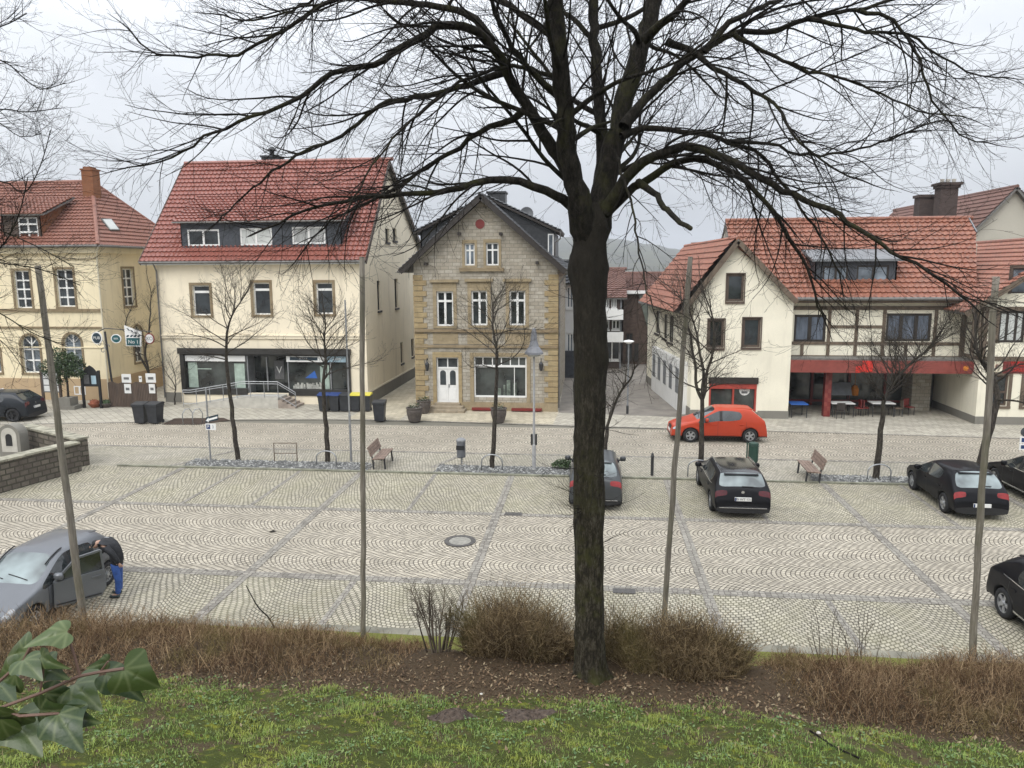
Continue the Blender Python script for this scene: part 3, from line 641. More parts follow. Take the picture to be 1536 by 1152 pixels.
# ---------------------------------------------------------------- yellow house with arched windows (far left)
def house_a():
    x1, y, yb, x0 = -30.0, 42.8, 52.0, -47.0; ez = 9.55; rz, ry = 13.9, 47.6
    h = place('yellow_corner_house', 'yellow house with round-arched ground floor windows and brown stone trim beside the signpost', 'house', (-38, y, 0))
    f = Face((x0, y), (x1, y)); sd = Face((x1, y), (x1, yb))
    ups = [f.rect(*r) for r in ((22, 406, 46, 462), (85, 404, 111, 460))]; ups.append((ups[0][0] - 2.75, ups[0][1] - 2.75, ups[0][2], ups[0][3]))
    ar = [f.rect(*r) for r in ((33, 503, 60, 554), (97, 501, 123, 560))]; ar = [(a, b, 1.7, d) for a, b, c, d in ar]; ar.append((ar[0][0] - 2.75, ar[0][1] - 2.75, 1.7, ar[0][3]))
    wall(f, h, MAT['render_a'], [(0, ez), (f.L, ez)], ups + ar, arch=[(a, b, d - (b - a) / 2, d) for a, b, c, d in ar])
    s1 = sd.rect(185, 403, 201, 459); s2 = sd.rect(201, 489, 214, 543)
    wall(sd, h, MAT['render_a'], [(0, ez), (sd.L, ez)], [s1, s2], arch=[(s2[0], s2[1], s2[3] - (s2[1] - s2[0]) / 2, s2[3])])
    kw = dict(surround='tan_trim', rec=.14, bar=.045, fw=.07)
    for r in ups: window(f, h, r, rows=(.25, .5, .74), **kw)
    window(sd, h, s1, rows=(.25, .5, .74), **kw); window(sd, h, s2, rows=(.25, .5), arch=True, **kw)
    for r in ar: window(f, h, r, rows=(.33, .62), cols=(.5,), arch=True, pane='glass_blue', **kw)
    for k, (za, zb, o) in enumerate(((5.55, 5.72, .12), (4.5, 4.62, .08), (8.75, 8.85, .08), (3.3, 3.36, .05))):
        b = MB(); f.box(b, 0, f.L + o, za, zb, -.02, o); sd.box(b, .003, sd.L, za, zb, -.02, o - .004) if k in (2,) else None; b.build('string_course', MAT['tan_trim' if k < 2 else 'render_a'], h)
    b = MB(); f.box(b, 0, f.L + .08, 0, 1.35, -.02, .08); sd.box(b, .0, sd.L, 0, 1.35, -.02, .08); b.build('plinth', MAT['render_a2'], h)
    cw = f.rect(113, 583, 130, 594); window(f, h, (cw[0], cw[1], .35, .9), rec=-.1, sill=False, name='cellar_window', fw=.06)
    b = MB(); f.box(b, 0, f.L + .25, ez - .45, ez, -.02, .25); sd.box(b, .0, sd.L, ez - .45, ez - .003, -.02, .22); b.build('cornice', MAT['render_a'], h)
    e = .55; A = (x0, y - e, ez); B = (x1 + e, y - e, ez); Cc = (x1 + e, yb + e, ez); Dd = (x0, yb + e, ez); R0 = (x0, ry, rz); R1 = (x1 - 3.2, ry, rz)
    roof([([A, B, R1, R0], (1, 0, 0)), ([B, Cc, R1], (0, 1, 0)), ([Cc, Dd, R0, R1], (1, 0, 0))], h, 'tile_a', ridge=[(R0, R1)], hips=[(B, R1), (Cc, R1)], course=.33, tw=.25)
    gutter((x0, y - e - .07, ez - .03), (x1 + e, y - e - .07, ez - .03), h); gutter((x1 + e + .07, y - e, ez - .03), (x1 + e + .07, yb, ez - .03), h)
    pipe([(x1 + e, y - e, ez - .1), (x1 + .12, y - .13, ez - .7), (x1 + .12, y - .13, .2)], h, mat='cream_paint')
    # brick chimney, skylight, dormer
    nrm = (Vector(Cc) - Vector(B)).cross(Vector(R1) - Vector(B)).normalized(); nrm = nrm if nrm.z > 0 else -nrm
    def onr(px, py):
        r = ray(px, py); k = (Vector(B) - EYE).dot(nrm) / r.dot(nrm); return EYE + r * k
    c = onr(137, 289); zt = fp(136, 256, c.y).z; b = MB(); b.box(c.x - .38, c.x + .38, c.y - .3, c.y + .45, c.z - 1.2, zt); b.box(c.x - .43, c.x + .43, c.y - .35, c.y + .5, zt, zt + .1); b.box(c.x - .3, c.x + .2, c.y - .2, c.y + .4, zt + .12, zt + .24); b.build('chimney', MAT['brick_chimney'], h)
    q = [onr(163, 347), onr(178, 347), onr(165, 330), onr(150, 330)]
    b = MB(); b.prism([p + nrm * .04 for p in q], nrm * .1); sk = b.build('skylight', MAT['gutter'], h); cen = sum(q, Vector()) / 4
    b = MB(); b.prism([cen + (p - cen) * .85 + nrm * .141 for p in q], nrm * .004); b.build('pane', MAT['blind'], sk)
    dy = 42.95; df = Face((fp(4, 340, dy).x, dy), (fp(62, 340, dy).x, dy)); L = df.L; zb = 9.95; zt = fp(40, 322, dy).z
    r = df.rect(28, 326, 57, 360); dm = wall(df, h, MAT['brownwood'], [(0, zt), (L, zt)], [r], z0=zb - .3, name='dormer', depth=.1)
    window(df, dm, r, rows=(.35, .7), rec=.02, sill=False)
    b = MB()
    for u, sg in ((0, -1), (L, 1)): b.prism([df.pt(u, zb - .4, 0), df.pt(u, zt, 0), df.pt(u, zt + .95, -2.6)], df.d * (-.08 * sg))
    b.build('dormer_cheek', MAT['brick_chimney'], dm)
    yy = dy - .35; ym = 45.6; q = [(df.a.x - .5, yy, zt + .02), (df.a.x + L + .45, yy, zt + .02), (df.a.x + L + .45, ym, zt + .02 + .42 * (ym - yy)), (df.a.x - .5, ym, zt + .02 + .42 * (ym - yy))]
    roof([(q, (1, 0, 0))], dm, 'tile_a', name='dormer_roof', thick=.1, course=.33, tw=.25)
house_a()
# ---------------------------------------------------------------- stone gabled house (centre)
def house_c():
    x0, x1, y, yb = -9.95, -1.85, 41.3, 54.0; xm = -6.02; ez = 7.75; az = 11.75; sl = (az + .1 - 8.05) / 4.5
    h = place('stone_gabled_house', 'small tan stone house with yellow quoins, dark slate gable roof and a white double door', 'house', ((x0 + x1) / 2, y, 0))
    f = Face((x0, y), (x1, y)); rs = Face((x1, y), (x1, yb)); ls = Face((x0, yb), (x0, y))
    mid = [f.rect(*r) for r in ((655, 437, 680, 489), (707, 436, 731, 488), (764, 436, 788, 488))]
    top = [f.rect(*r) for r in ((697, 365, 712, 398), (729, 364, 748, 398))]
    door = f.rect(655, 536, 688, 605); door = (door[0], door[1], .45, door[3]); shop = f.rect(711, 535, 790, 604); shop = (shop[0], shop[1], .78, shop[3])
    ops = mid + top + [door, shop]
    wall(f, h, MAT['stone'], [(0, 8.35), (xm - x0, az), (f.L, 8.3)], ops)
    wall(rs, h, MAT['stone'], [(0, ez + .4), (rs.L, ez + .4)]); wall(ls, h, MAT['stone'], [(0, ez + .4), (ls.L, ez + .4)])
    for r in mid: window(f, h, r, rows=(.72,), surround='ochre_trim', sw=.2, head=.28, rec=.1, fw=.09, bar=.06)
    for r in top: window(f, h, r, rows=(.68,), surround='ochre_trim', sw=.14, head=.05, rec=.1, bar=.045, pane='glass' if r is top[1] else 'glass_blue')
    for r in mid: b = MB(); f.box(b, r[0] - .34, r[1] + .34, r[3] + .5, r[3] + .66, -.02, .16); b.build('window_cornice', MAT['ochre_trim'], h)
    b = MB(); f.box(b, top[0][0] - .3, top[1][1] + .3, top[0][2] - .33, top[0][2] - .14, -.02, .14); b.build('string_course', MAT['tan_trim'], h)
    for za, zb, o in ((4.5, 4.66, .13), (3.62, 3.76, .1)): b = MB(); f.box(b, -.02, f.L + .02, za, zb, -.02, o); b.build('string_course', MAT['tan_trim'], h)
    for k, r in enumerate(mid): b = MB(); f.box(b, r[0] - .25, r[1] + .25, 3.82, 4.44, -.02, .03); b.build('apron_panel', MAT['ochre_trim'], h)
    b = MB(); f.box(b, -.04, door[0] - .2, 0, .5, -.02, .07); f.box(b, door[1] + .2, f.L + .04, 0, .5, -.02, .07); b.build('plinth', MAT['ochre_trim'], h)
    b = MB(); zz = .52; i = 0; rr = random.Random(5)
    while zz < 7.6:
        hh = .3; w = (.72, .5)[i % 2]
        f.box(b, -.04, w, zz + .012, zz + hh - .012, -.1, .055 + rr.uniform(-.012, .014)); f.box(b, f.L - w, f.L + .04, zz + .012, zz + hh - .012, -.1, .055 + rr.uniform(-.012, .014))
        rs.box(b, .0, w * .8, zz + .015, zz + hh - .015, -.08, .05); zz += hh; i += 1
    b.build('quoin_blocks', MAT['quoin'], h)
    # door
    b = MB(); a, c, zb, zt = door; tz = zt - .62
    f.box(b, a, a + .07, zb, zt, -.19, -.1); f.box(b, c - .07, c, zb, zt, -.19, -.1); f.box(b, a + .07, c - .07, zt - .07, zt, -.19, -.1); f.box(b, a + .07, c - .07, tz - .05, tz + .05, -.19, -.08)
    m = (a + c) / 2; f.box(b, m - .03, m + .03, tz, zt - .07, -.19, -.1)
    for u0, u1 in ((a + .07, m - .006), (m + .006, c - .07)):
        f.box(b, u0, u1, zb, tz - .05, -.18, -.12); f.box(b, u0 + .1, u1 - .1, zb + .15, zb + .75, -.12, -.105)
    d = b.build('front_door', MAT['white'], h)
    b = MB()
    for u0, u1 in ((a + .07, m), (m, c - .07)):
        cu = (u0 + u1) / 2; r_ = .17; n = 10
        prof = [(cu - r_, zb + 1.0), (cu + r_, zb + 1.0)] + [(cu + r_ * math.cos(math.pi * i / n), zb + 1.68 + r_ * math.sin(math.pi * i / n)) for i in range(n + 1)]
        b.prism([f.pt(*p, -.118) for p in prof], f.o * .006)
    f.quad(b, a + .07, c - .07, tz + .05, zt - .07, -.14); b.build('door_pane', MAT['glass'], d)
    b = MB(); b.tube([f.pt(m + .06, zb + 1.05, -.1), f.pt(m + .06, zb + .85, -.08)], .02, 6); b.build('handle', MAT['darksteel'], d)
    b = MB(); f.box(b, a - .2, a - .003, .0, zt + .003, -.05, .06); f.box(b, c + .003, c + .2, .0, zt + .003, -.05, .06); f.box(b, a - .2, c + .2, zt + .003, zt + .3, -.05, .065); b.build('door_surround', MAT['quoin'], h)
    b = MB(); f.box(b, a - .45, c + .45, .0, .16, -.2, .95); f.box(b, a - .3, c + .3, .16, .31, -.2, .6); f.box(b, a - .1, c + .1, .31, .448, -.2, .28); b.build('front_steps', plain('worn_steps', (.3, .25, .18), .85, .3, 3), h)
    # shop window
    a, c, zb, zt = shop; b = MB(); tz = zt - .55
    for u in (a, c - .08): f.box(b, u, u + .08, zb, zt, -.19, -.08)
    f.box(b, a + .08, c - .08, zb, zb + .09, -.19, -.06); f.box(b, a + .08, c - .08, zt - .07, zt, -.19, -.08); f.box(b, a + .08, c - .08, tz - .06, tz + .06, -.19, -.05)
    for k in (.17, .35, .52, .69, .85): f.box(b, a + (c - a) * k - .03, a + (c - a) * k + .03, tz + .06, zt - .07, -.18, -.1)
    f.box(b, a + (c - a) * .765 - .02, a + (c - a) * .765 + .02, zb + .09, tz - .06, -.18, -.1)
    sw = b.build('shop_window', MAT['white'], h)
    b = MB(); f.quad(b, a + .05, c - .05, zb + .05, zt - .05, -.15); b.build('pane', MAT['glass_shop'], sw, fix=False)
    b = MB(); rr = random.Random(9)
    for i in range(5): u = a + .3 + rr.random() * (c - a - .8); w = rr.uniform(.1, .35); f.box(b, u, u + w, zb + .1, zb + .1 + rr.uniform(.3, 1.1), -.149 + .0004 * i, -.143 + .0009 * i)
    b.build('window_display', plain('green_display', (.14, .17, .14), .6, .7, 5), sw)
    b = MB(); f.box(b, a - .22, a - .003, .5, zt + .003, -.05, .05); f.box(b, c + .003, c + .22, .5, zt + .003, -.05, .05); f.box(b, a - .22, c + .22, zt + .003, zt + .22, -.05, .055); b.build('window_surround', MAT['ochre_trim'], h)
    for k, (p0, p1) in enumerate(((709, 740), (768, 813))): u0, u1 = f.px(p0, 616)[0], f.px(p1, 616)[0]; b = MB(); f.box(b, u0, u1, .06, .2, .07, .3); b.build('cellar_grille', MAT['darkred'], h)
    for px in (642, 812):
        u, z = f.px(px, 548); b = MB(); b.tube([f.pt(u, z + .3, .02), f.pt(u, z + .45, .22), f.pt(u, z + .2, .25)], .02, 6); b.lathe([(.03, .25), (.13, .1), (.08, -.25), (.02, -.3)], f.pt(u, z, .25), 8); b.build('wall_lantern', MAT['darksteel'], h)
    u, z = f.px(720, 336); b = MB(); b.disc((f.pt(u, z).x, z), .26, y - .03, 18, t=.06); b.build('gable_vent', MAT['darkred'], h)
    # roof: two slate slopes with deep verges, side dormers
    e0 = (-10.6, 8.0); e1 = (-1.4, 7.95); yf = y - .55; rz = az + .28
    polys = [([(e0[0], yf, e0[1]), (xm, yf, rz), (xm, yb, rz), (e0[0], yb, e0[1])], (0, 1, 0)), ([(e1[0], yf, e1[1]), (xm, yf, rz), (xm, yb, rz), (e1[0], yb, e1[1])], (0, 1, 0))]
    roof(polys, h, 'slate', 'darkwood', tw=.3, course=.26, thick=.16)
    b = MB()
    for e in (e0, e1): b.obox((e[0], yf - .03, e[1] - .12), (xm, yf - .03, rz - .12), .05, .3, (0, 0, 1)); b.obox((e[0], yf - .02, e[1] + .04), (xm, yf - .02, rz + .05), .12, .03)
    b.build('bargeboard', MAT['darkwood'], h)
    b = MB()
    for px, py in ((640, 392), (690, 347), (752, 347), (806, 390)): p = fp(px, py, y); b.obox((p.x, y, p.z - .15), (p.x, yf + .05, p.z - .15), .14, .16)
    b.build('purlin_ends', MAT['darkwood'], h)
    for sg, ex, ez2 in ((-1, e0[0] - .1, e0[1]), (1, e1[0] + .1, e1[1])): gutter((ex, yf, ez2 - .1), (ex, yb, ez2 - .1), h)
    pipe([(e1[0] + .08, yf + .2, 7.8), (x1 + .1, y + .1, 7.2), (x1 + .1, y + .1, .2)], h, .055)
    for sg in (-1, 1):
        xo = -2.15 if sg > 0 else -9.95; y0, y1 = 43.2, 49.0; zt = 10.25; yv = y0 - .3
        r0 = (xm, yv, rz + .1); q = [(xo + sg * .35, yv, zt - .1), r0, (xm, y1 + .3, rz + .1), (xo + sg * .35, y1 + .3, zt - .1)]
        dm = roof([(q, (0, 1, 0))], h, 'slate', 'darkwood', tw=.3, course=.26, thick=.12, name='side_dormer')
        b = MB(); b.prism([(xo, y0, 8.2), (xo, y0, zt - .1), (xm, y0, rz - .05), (xm + sg * .5, y0, 8.2)], (0, .1, 0)); b.box(min(xo, xo - sg * .1), max(xo, xo - sg * .1), y0, y1, 8.0, zt - .15); b.build('dormer_cheek', MAT['slate'], dm)
        if sg > 0:
            b = MB(); b.box(xo - .35, xo - .02, y0 - .03, y0, 8.75, zt - .25); wd = b.build('dormer_window', MAT['white'], dm); b = MB(); b.box(xo - .29, xo - .08, y0 - .035, y0 - .03, 8.8, zt - .32); b.build('pane', MAT['glass_blue'], wd)
            pipe([(xo + .4, yv, zt - .2), (xo + .35, yv + .1, zt - .55), (xo + .05, yv + .25, zt - .75), (xo + .05, y0 + .2, 8.6)], dm, .04)
    c = fp(746, 306, 47.5); b = MB(); b.box(c.x - .55, c.x + .55, 47, 48, 11.2, fp(746, 291, 47.5).z); b.box(c.x - .62, c.x + .62, 46.93, 48.07, fp(746, 291, 47.5).z, fp(746, 291, 47.5).z + .12); b.build('chimney', MAT['slate'], h)
    c = fp(790, 324, 46.0); d = thing('satellite_dish', 'grey round satellite dish on the slate roof of the stone house', 'satellite dish', (c.x, c.y, c.z - .6)); LOC[d.name] = Vector((c.x, c.y, c.z - .6))
    b = MB(); n = 18
    prof = [(.42 * k / 5, .1 * (k / 5) ** 2) for k in range(6)]
    vs = [c + Vector((r * math.cos(2 * math.pi * j / n), -z * 1.0, r * math.sin(2 * math.pi * j / n) + .12)) for r, z in prof for j in range(n)]
    b.add(vs, [(i * n + j, i * n + (j + 1) % n, (i + 1) * n + (j + 1) % n, (i + 1) * n + j) for i in range(5) for j in range(n)]); b.build('dish', MAT['zinc'], d, smooth=True)
    b = MB(); b.tube([c + Vector((0, .05, .1)), c + Vector((0, .15, -.3)), c + Vector((0, .15, -.75))], .03, 6); b.tube([c + Vector((0, 0, -.25)), c + Vector((0, -.4, .05))], .015, 5); b.build('mast', MAT['steel'], d)
house_c()
# ---------------------------------------------------------------- white gabled wing (right of the lane)
def house_d():
    x0, x1, y, yb = 5.42, 10.56, 40.3, 53.0; xb = 4.0; xm, xmb = 7.53, 6.6; az = 9.1; rz = 9.5
    h = place('white_gabled_house', 'ivory rendered gabled house at the lane corner with a red framed shop window', 'house', ((x0 + x1) / 2, y, 0))
    f = Face((x0, y), (x1, y)); ls = Face((xb, yb), (x0, y)); rs = Face((x1, y), (x1, yb))
    w1 = f.rect(1090, 411, 1116, 452); w2 = f.rect(1062, 479, 1086, 522); w3 = f.rect(1114, 477, 1141, 521); sh = f.rect(1063, 566, 1134, 640); sh = (sh[0], sh[1], .35, sh[3])
    wall(f, h, MAT['render_d'], [(0, 6.2), (xm - x0, az), (f.L, 6.45)], [w1, w2, w3, sh])
    lw = [ls.rect(983, 466, 989, 500), ls.rect(995, 471, 1001, 508), ls.rect(1003, 474, 1010, 514)]
    wall(ls, h, MAT['render_d'], [(0, 6.2), (ls.L, 6.2)], lw); wall(rs, h, MAT['render_d'], [(0, 6.4), (rs.L, 6.4)])
    bk = Face((x1, yb), (xb, yb)); wall(bk, h, MAT['render_d'], [(0, 6.3), (x1 - xmb, az), (bk.L, 6.2)])
    for r in (w1, w2, w3): window(f, h, r, mat='brownwood', cols=(), fw=.12, rec=.07, sill=True, surround='brownwood', sw=.06)
    for r in lw: window(ls, h, r, mat='darkwood', cols=(), fw=.08, rec=.08)
    a, c, zb, zt = sh; b = MB(); m = f.px(1100, 590)[0]
    f.box(b, a - .06, c + .06, zt - .34, zt, -.16, .1); s = b.build('shop_lintel', MAT['darkwood'], h)
    b = MB(); f.box(b, a, c, zt - .62, zt - .34, -.15, .04)
    for u in (a, m - .05, c - .09): f.box(b, u, u + .09, zb, zt - .62, -.15, .02)
    f.box(b, a, c, zb, zb + .12, -.16, .03); b.build('shop_frame', plain('red_shop_frame', (.33, .05, .035), .5, .2, 4), s)
    b = MB(); f.quad(b, a, c, zb, zt - .5, -.12); b.build('pane', MAT['glass_shop'], s, fix=False)
    b = MB(); u = (m + c) / 2; b.disc((f.pt(u, 0).x, zb + 1.15), .28, y + .113, 16, t=.005); b.build('window_sticker', MAT['paper'], s)
    b = MB(); b.disc((f.pt(u, 0).x, zb + 1.3), .1, y + .105, 12, t=.006); f.box(b, u - .16, u + .16, zb + .98, zb + 1.1, -.112, -.105); b.build('sticker_print', MAT['inkgrey'], s)
    b = MB(); f.box(b, -.03, a - .1, 0, .42, -.02, .05); f.box(b, c + .1, f.L + .02, 0, .42, -.02, .05); f.box(b, a - .1, c + .1, 0, .345, -.02, .05); ls.box(b, 0, ls.L, 0, .5, -.02, .05); b.build('plinth', MAT['plinth'], h)
    # lower annex along the lane
    b = MB(); q0 = ls.px(984, 540)[0]; q1 = ls.L - .8
    ls.box(b, q0, q1, 0, 2.9, 0, .28); an = b.build('lane_annex', MAT['render_w'], h)
    b = MB(); n = 5
    for i in range(n): u = q0 + .4 + i * (q1 - q0 - .4) / n; ls.box(b, u, u + .75, 1.0, 2.45, .28, .3)
    b.build('annex_panel', MAT['zinc'], an)
    # roof
    yf = y - .35
    L0, L1 = (4.75, yf, 5.75), (xb - .55, yb + .3, 5.7); R0, R1 = (x1 + .05, yf, 6.35), (x1 + .05, yb + .3, 6.35); P0, P1 = (xm, yf, rz), (xmb, yb + .3, rz)
    roof([([L0, P0, P1, L1], Vector(P1) - Vector(P0)), ([R0, P0, P1, R1], (0, 1, 0))], h, 'tile_d', ridge=[(P0, P1)], course=.4, tw=.3)
    b = MB(); b.obox((L0[0], yf - .03, L0[2] - .12), (xm, yf - .03, rz - .12), .06, .26); b.build('bargeboard', MAT['timber'], h)
    b = MB(); b.obox((xm, yf - .03, rz - .12), (R0[0], yf - .03, R0[2] - .12), .06, .26); b.build('bargeboard', MAT['timber'], h)
    gutter((L0[0] - .06, yf, L0[2] - .05), (L1[0] - .06, L1[1], L1[2] - .05), h)
    n = (Vector(P1) - Vector(P0)).cross(Vector(L0) - Vector(P0)).normalized(); n = n if n.z > 0 else -n
    def onr(px, py): r = ray(px, py); return EYE + r * ((Vector(P0) - EYE).dot(n) / r.dot(n))
    for q in (((1011, 413), (1019, 416), (1030, 398), (1025, 396)), ((1020, 417), (1029, 414), (1042, 399), (1035, 398))):
        p = [onr(*k) for k in q]; c = sum(p, Vector()) / 4
        b = MB(); b.prism([k + n * .04 for k in p], n * .12); sk = b.build('skylight', MAT['gutter'], h); b = MB(); b.prism([c + (k - c) * .8 + n * .162 for k in p], n * .004); b.build('pane', MAT['blind'], sk)
house_d()
# ---------------------------------------------------------------- half-timbered house with the red fascia
def timbers(face, mb, vs, hs, o0=-.04, o1=.045, w=.17):
    for k, (u, za, zb) in enumerate(vs): face.box(mb, u - w / 2, u + w / 2, za, zb, o0, o1 + .002 * (k % 3))
    for (ua, ub, z, hh) in hs: face.box(mb, ua, ub, z - hh / 2, z + hh / 2, o0, o1 + .009)
def house_t():
    x0, x1, y, yb = 10.6, 19.72, 41.6, 51.5; ez = 6.45
    h = place('half_timbered_house', 'half-timbered house with orange tiled roof and long red fascia over an open ground floor', 'house', ((x0 + x1) / 2, y, 0))
    f = Face((x0, y), (x1, y))
    wl = f.rect(1191, 472, 1239, 513); wr = f.rect(1329, 470, 1397, 512); z0 = 2.9
    wall(f, h, MAT['render_d'], [(0, ez), (f.L, ez)], [wl, wr], z0=z0)
    window(f, h, wl, mat='darkwood', cols=(.5,), fw=.13, bar=.09, rec=.06, pane='curtain_dark', sill=False); window(f, h, wr, mat='darkwood', cols=(.34, .67), fw=.13, bar=.09, rec=.06, pane='curtain_dark', sill=False)
    U = lambda px: f.px(px, 500)[0]; Z = lambda py: f.px(1300, py)[1]
    zt, zm, zs, zb = Z(462), Z(490), Z(515), Z(536)
    b = MB()
    vs = [(U(1243), zb, zt), (U(1284), zb, zt), (U(1325), zb, zt), (U(1402), zb, zt), (.09, zb, zt), (f.L - .09, zb, zt), (U(1204), zb, zs), (U(1360), zb, zs)]
    hs = [(0, f.L, zt, .2), (0, f.L, zb, .2), (0, f.L, zs, .16), (U(1243), U(1325), zm, .15)]
    timbers(f, b, vs, hs); b.build('timber_frame', MAT['timber'], h)
    # roof
    ey, ry, rz = 40.95, 46.1, 10.75; xl, xr = 7.9, 21.5
    roof([([(10.0, ey, ez - .05), (19.9, ey, ez - .05), (xr, ry - 1.1, rz - 4.25 * 1.1 / 5.15), (xr, ry, rz), (xl, ry, rz), (xl, ry - 2.0, rz - 4.25 * 2 / 5.15)], (1, 0, 0)),
          ([(xl, yb, ez), (xr, yb, ez), (xr, ry, rz), (xl, ry, rz)], (1, 0, 0))], h, 'tile_d', ridge=[((xl, ry, rz + .03), (xr, ry, rz + .03))], course=.4, tw=.3)
    b = MB(); b.obox((xr + .04, ry - 1.1, rz - .85), (xr + .04, ry, rz + .05), .06, .16); b.build('verge_trim', MAT['zinc'], h)
    b = MB(); b.prism([(xl + .05, 44.0, 8.8), (xl + .05, ry, rz - .1), (xl + .05, 48.3, 8.8)], (.1, 0, 0)); b.prism([(xr - .15, 44.6, 9.2), (xr - .15, ry, rz - .1), (xr - .15, yb, 6.0), (xr - .15, 44.6, 6.0)], (.1, 0, 0)); b.build('gable_wall', MAT['render_g'], h)
    gutter((10.2, ey - .08, ez - .08), (19.8, ey - .08, ez - .08), h, .09); b = MB(); b.box(10.6, 19.7, ey + .05, y, ez - .3, ez - .16); b.build('soffit', MAT['timber'], h)
    # dormer with two windows
    dy = 42.0; df = Face((fp(1222, 410, dy).x, dy), (fp(1345, 410, dy).x, dy)); L = df.L; zt_ = fp(1280, 392, dy).z; zb_ = 7.1
    ws = [df.rect(1234, 399, 1272, 425), df.rect(1285, 398, 1333, 425)]
    dm = wall(df, h, MAT['slate_panel'], [(0, zt_), (L, zt_)], ws, z0=zb_ - .2, name='dormer', depth=.1)
    for r in ws: window(df, dm, r, mat='darkwood', cols=(.52,), fw=.09, rec=.03, sill=False, pane='glass_blue')
    b = MB()
    for u, sg in ((0, -1), (L, 1)): b.prism([df.pt(u, zb_ - .3, 0), df.pt(u, zt_, 0), df.pt(u, zt_ + .55, -2.0)], df.d * (-.08 * sg))
    b.build('dormer_cheek', MAT['slate_panel'], dm)
    b = MB(); b.prism([df.pt(-.25, zt_, .3), df.pt(L + .25, zt_, .3), df.pt(L + .25, zt_ + .62, -2.2), df.pt(-.25, zt_ + .62, -2.2)], (0, 0, .12)); b.build('dormer_roof', MAT['zinc'], dm)
    # fascia, canopy, loggia
    yf = 40.32; za, zb2 = fp(1300, 559.5, yf).z, fp(1300, 541, yf).z; xa, xb_ = 10.575, 19.7
    b = MB(); b.box(xa, xb_, yf, yf + .12, za, zb2); fa = b.build('red_fascia', MAT['red_paint'], h)
    b = MB(); p0, p1 = fp(1284, 550, yf), fp(1309, 550, yf); b.box(p0.x, p1.x - .55, yf - .02, yf, za + .02, zb2 - .28); b.box(p1.x - .53, p1.x, yf - .024, yf, za + .06, zb2 - .01); b.build('sign_patch', MAT['red_sign'], fa)
    b = MB(); b.box(xa, xb_, yf + .1, y + .1, zb2 - .04, zb2 + .09); b.build('canopy_roof', MAT['gutter'], h)
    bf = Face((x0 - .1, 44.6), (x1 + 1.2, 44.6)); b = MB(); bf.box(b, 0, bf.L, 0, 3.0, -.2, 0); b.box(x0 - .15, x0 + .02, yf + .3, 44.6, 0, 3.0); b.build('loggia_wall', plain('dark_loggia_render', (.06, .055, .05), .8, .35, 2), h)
    b = MB(); b.box(x0, x1 + .2, y + .12, 44.6, 2.9, 2.95); b.build('loggia_ceiling', MAT['timber'], h)
    b = MB()
    for u in (.5, 2.6, 4.6, 6.6): bf.quad(b, u, u + 1.8, .35, 2.5, .03)
    b.build('shop_pane', MAT['glass_shop'], h, fix=False)
    b = MB()
    for u in (.38, 2.38, 4.48, 6.48, 8.48): bf.box(b, u, u + .14, 0, 2.9, 0, .08)
    bf.box(b, .38, 8.6, 2.5, 2.62, 0, .07); bf.box(b, .38, 8.6, .22, .35, 0, .07); b.build('shop_frame', MAT['darkred'], h)
    p = fp(1240, 600, 41.2); b = MB(); b.box(p.x - .17, p.x + .17, 41.05, 41.4, 0, za + .02); pc = b.build('red_column', MAT['darkred'], h)
    b = MB(); k = 0
    for i in range(9): b.box(p.x - .17 + (i % 2) * .17, p.x + (i % 2) * .17, 41.04, 41.05, .1 + i * .24, .1 + i * .24 + .22)
    b.build('column_pattern', MAT['red_paint'], pc)
    b = MB(); b.box(18.0, 19.0, 43.2, 44.55, 0, 2.9); b.build('loggia_pier', MAT['stone'], h)
house_t()
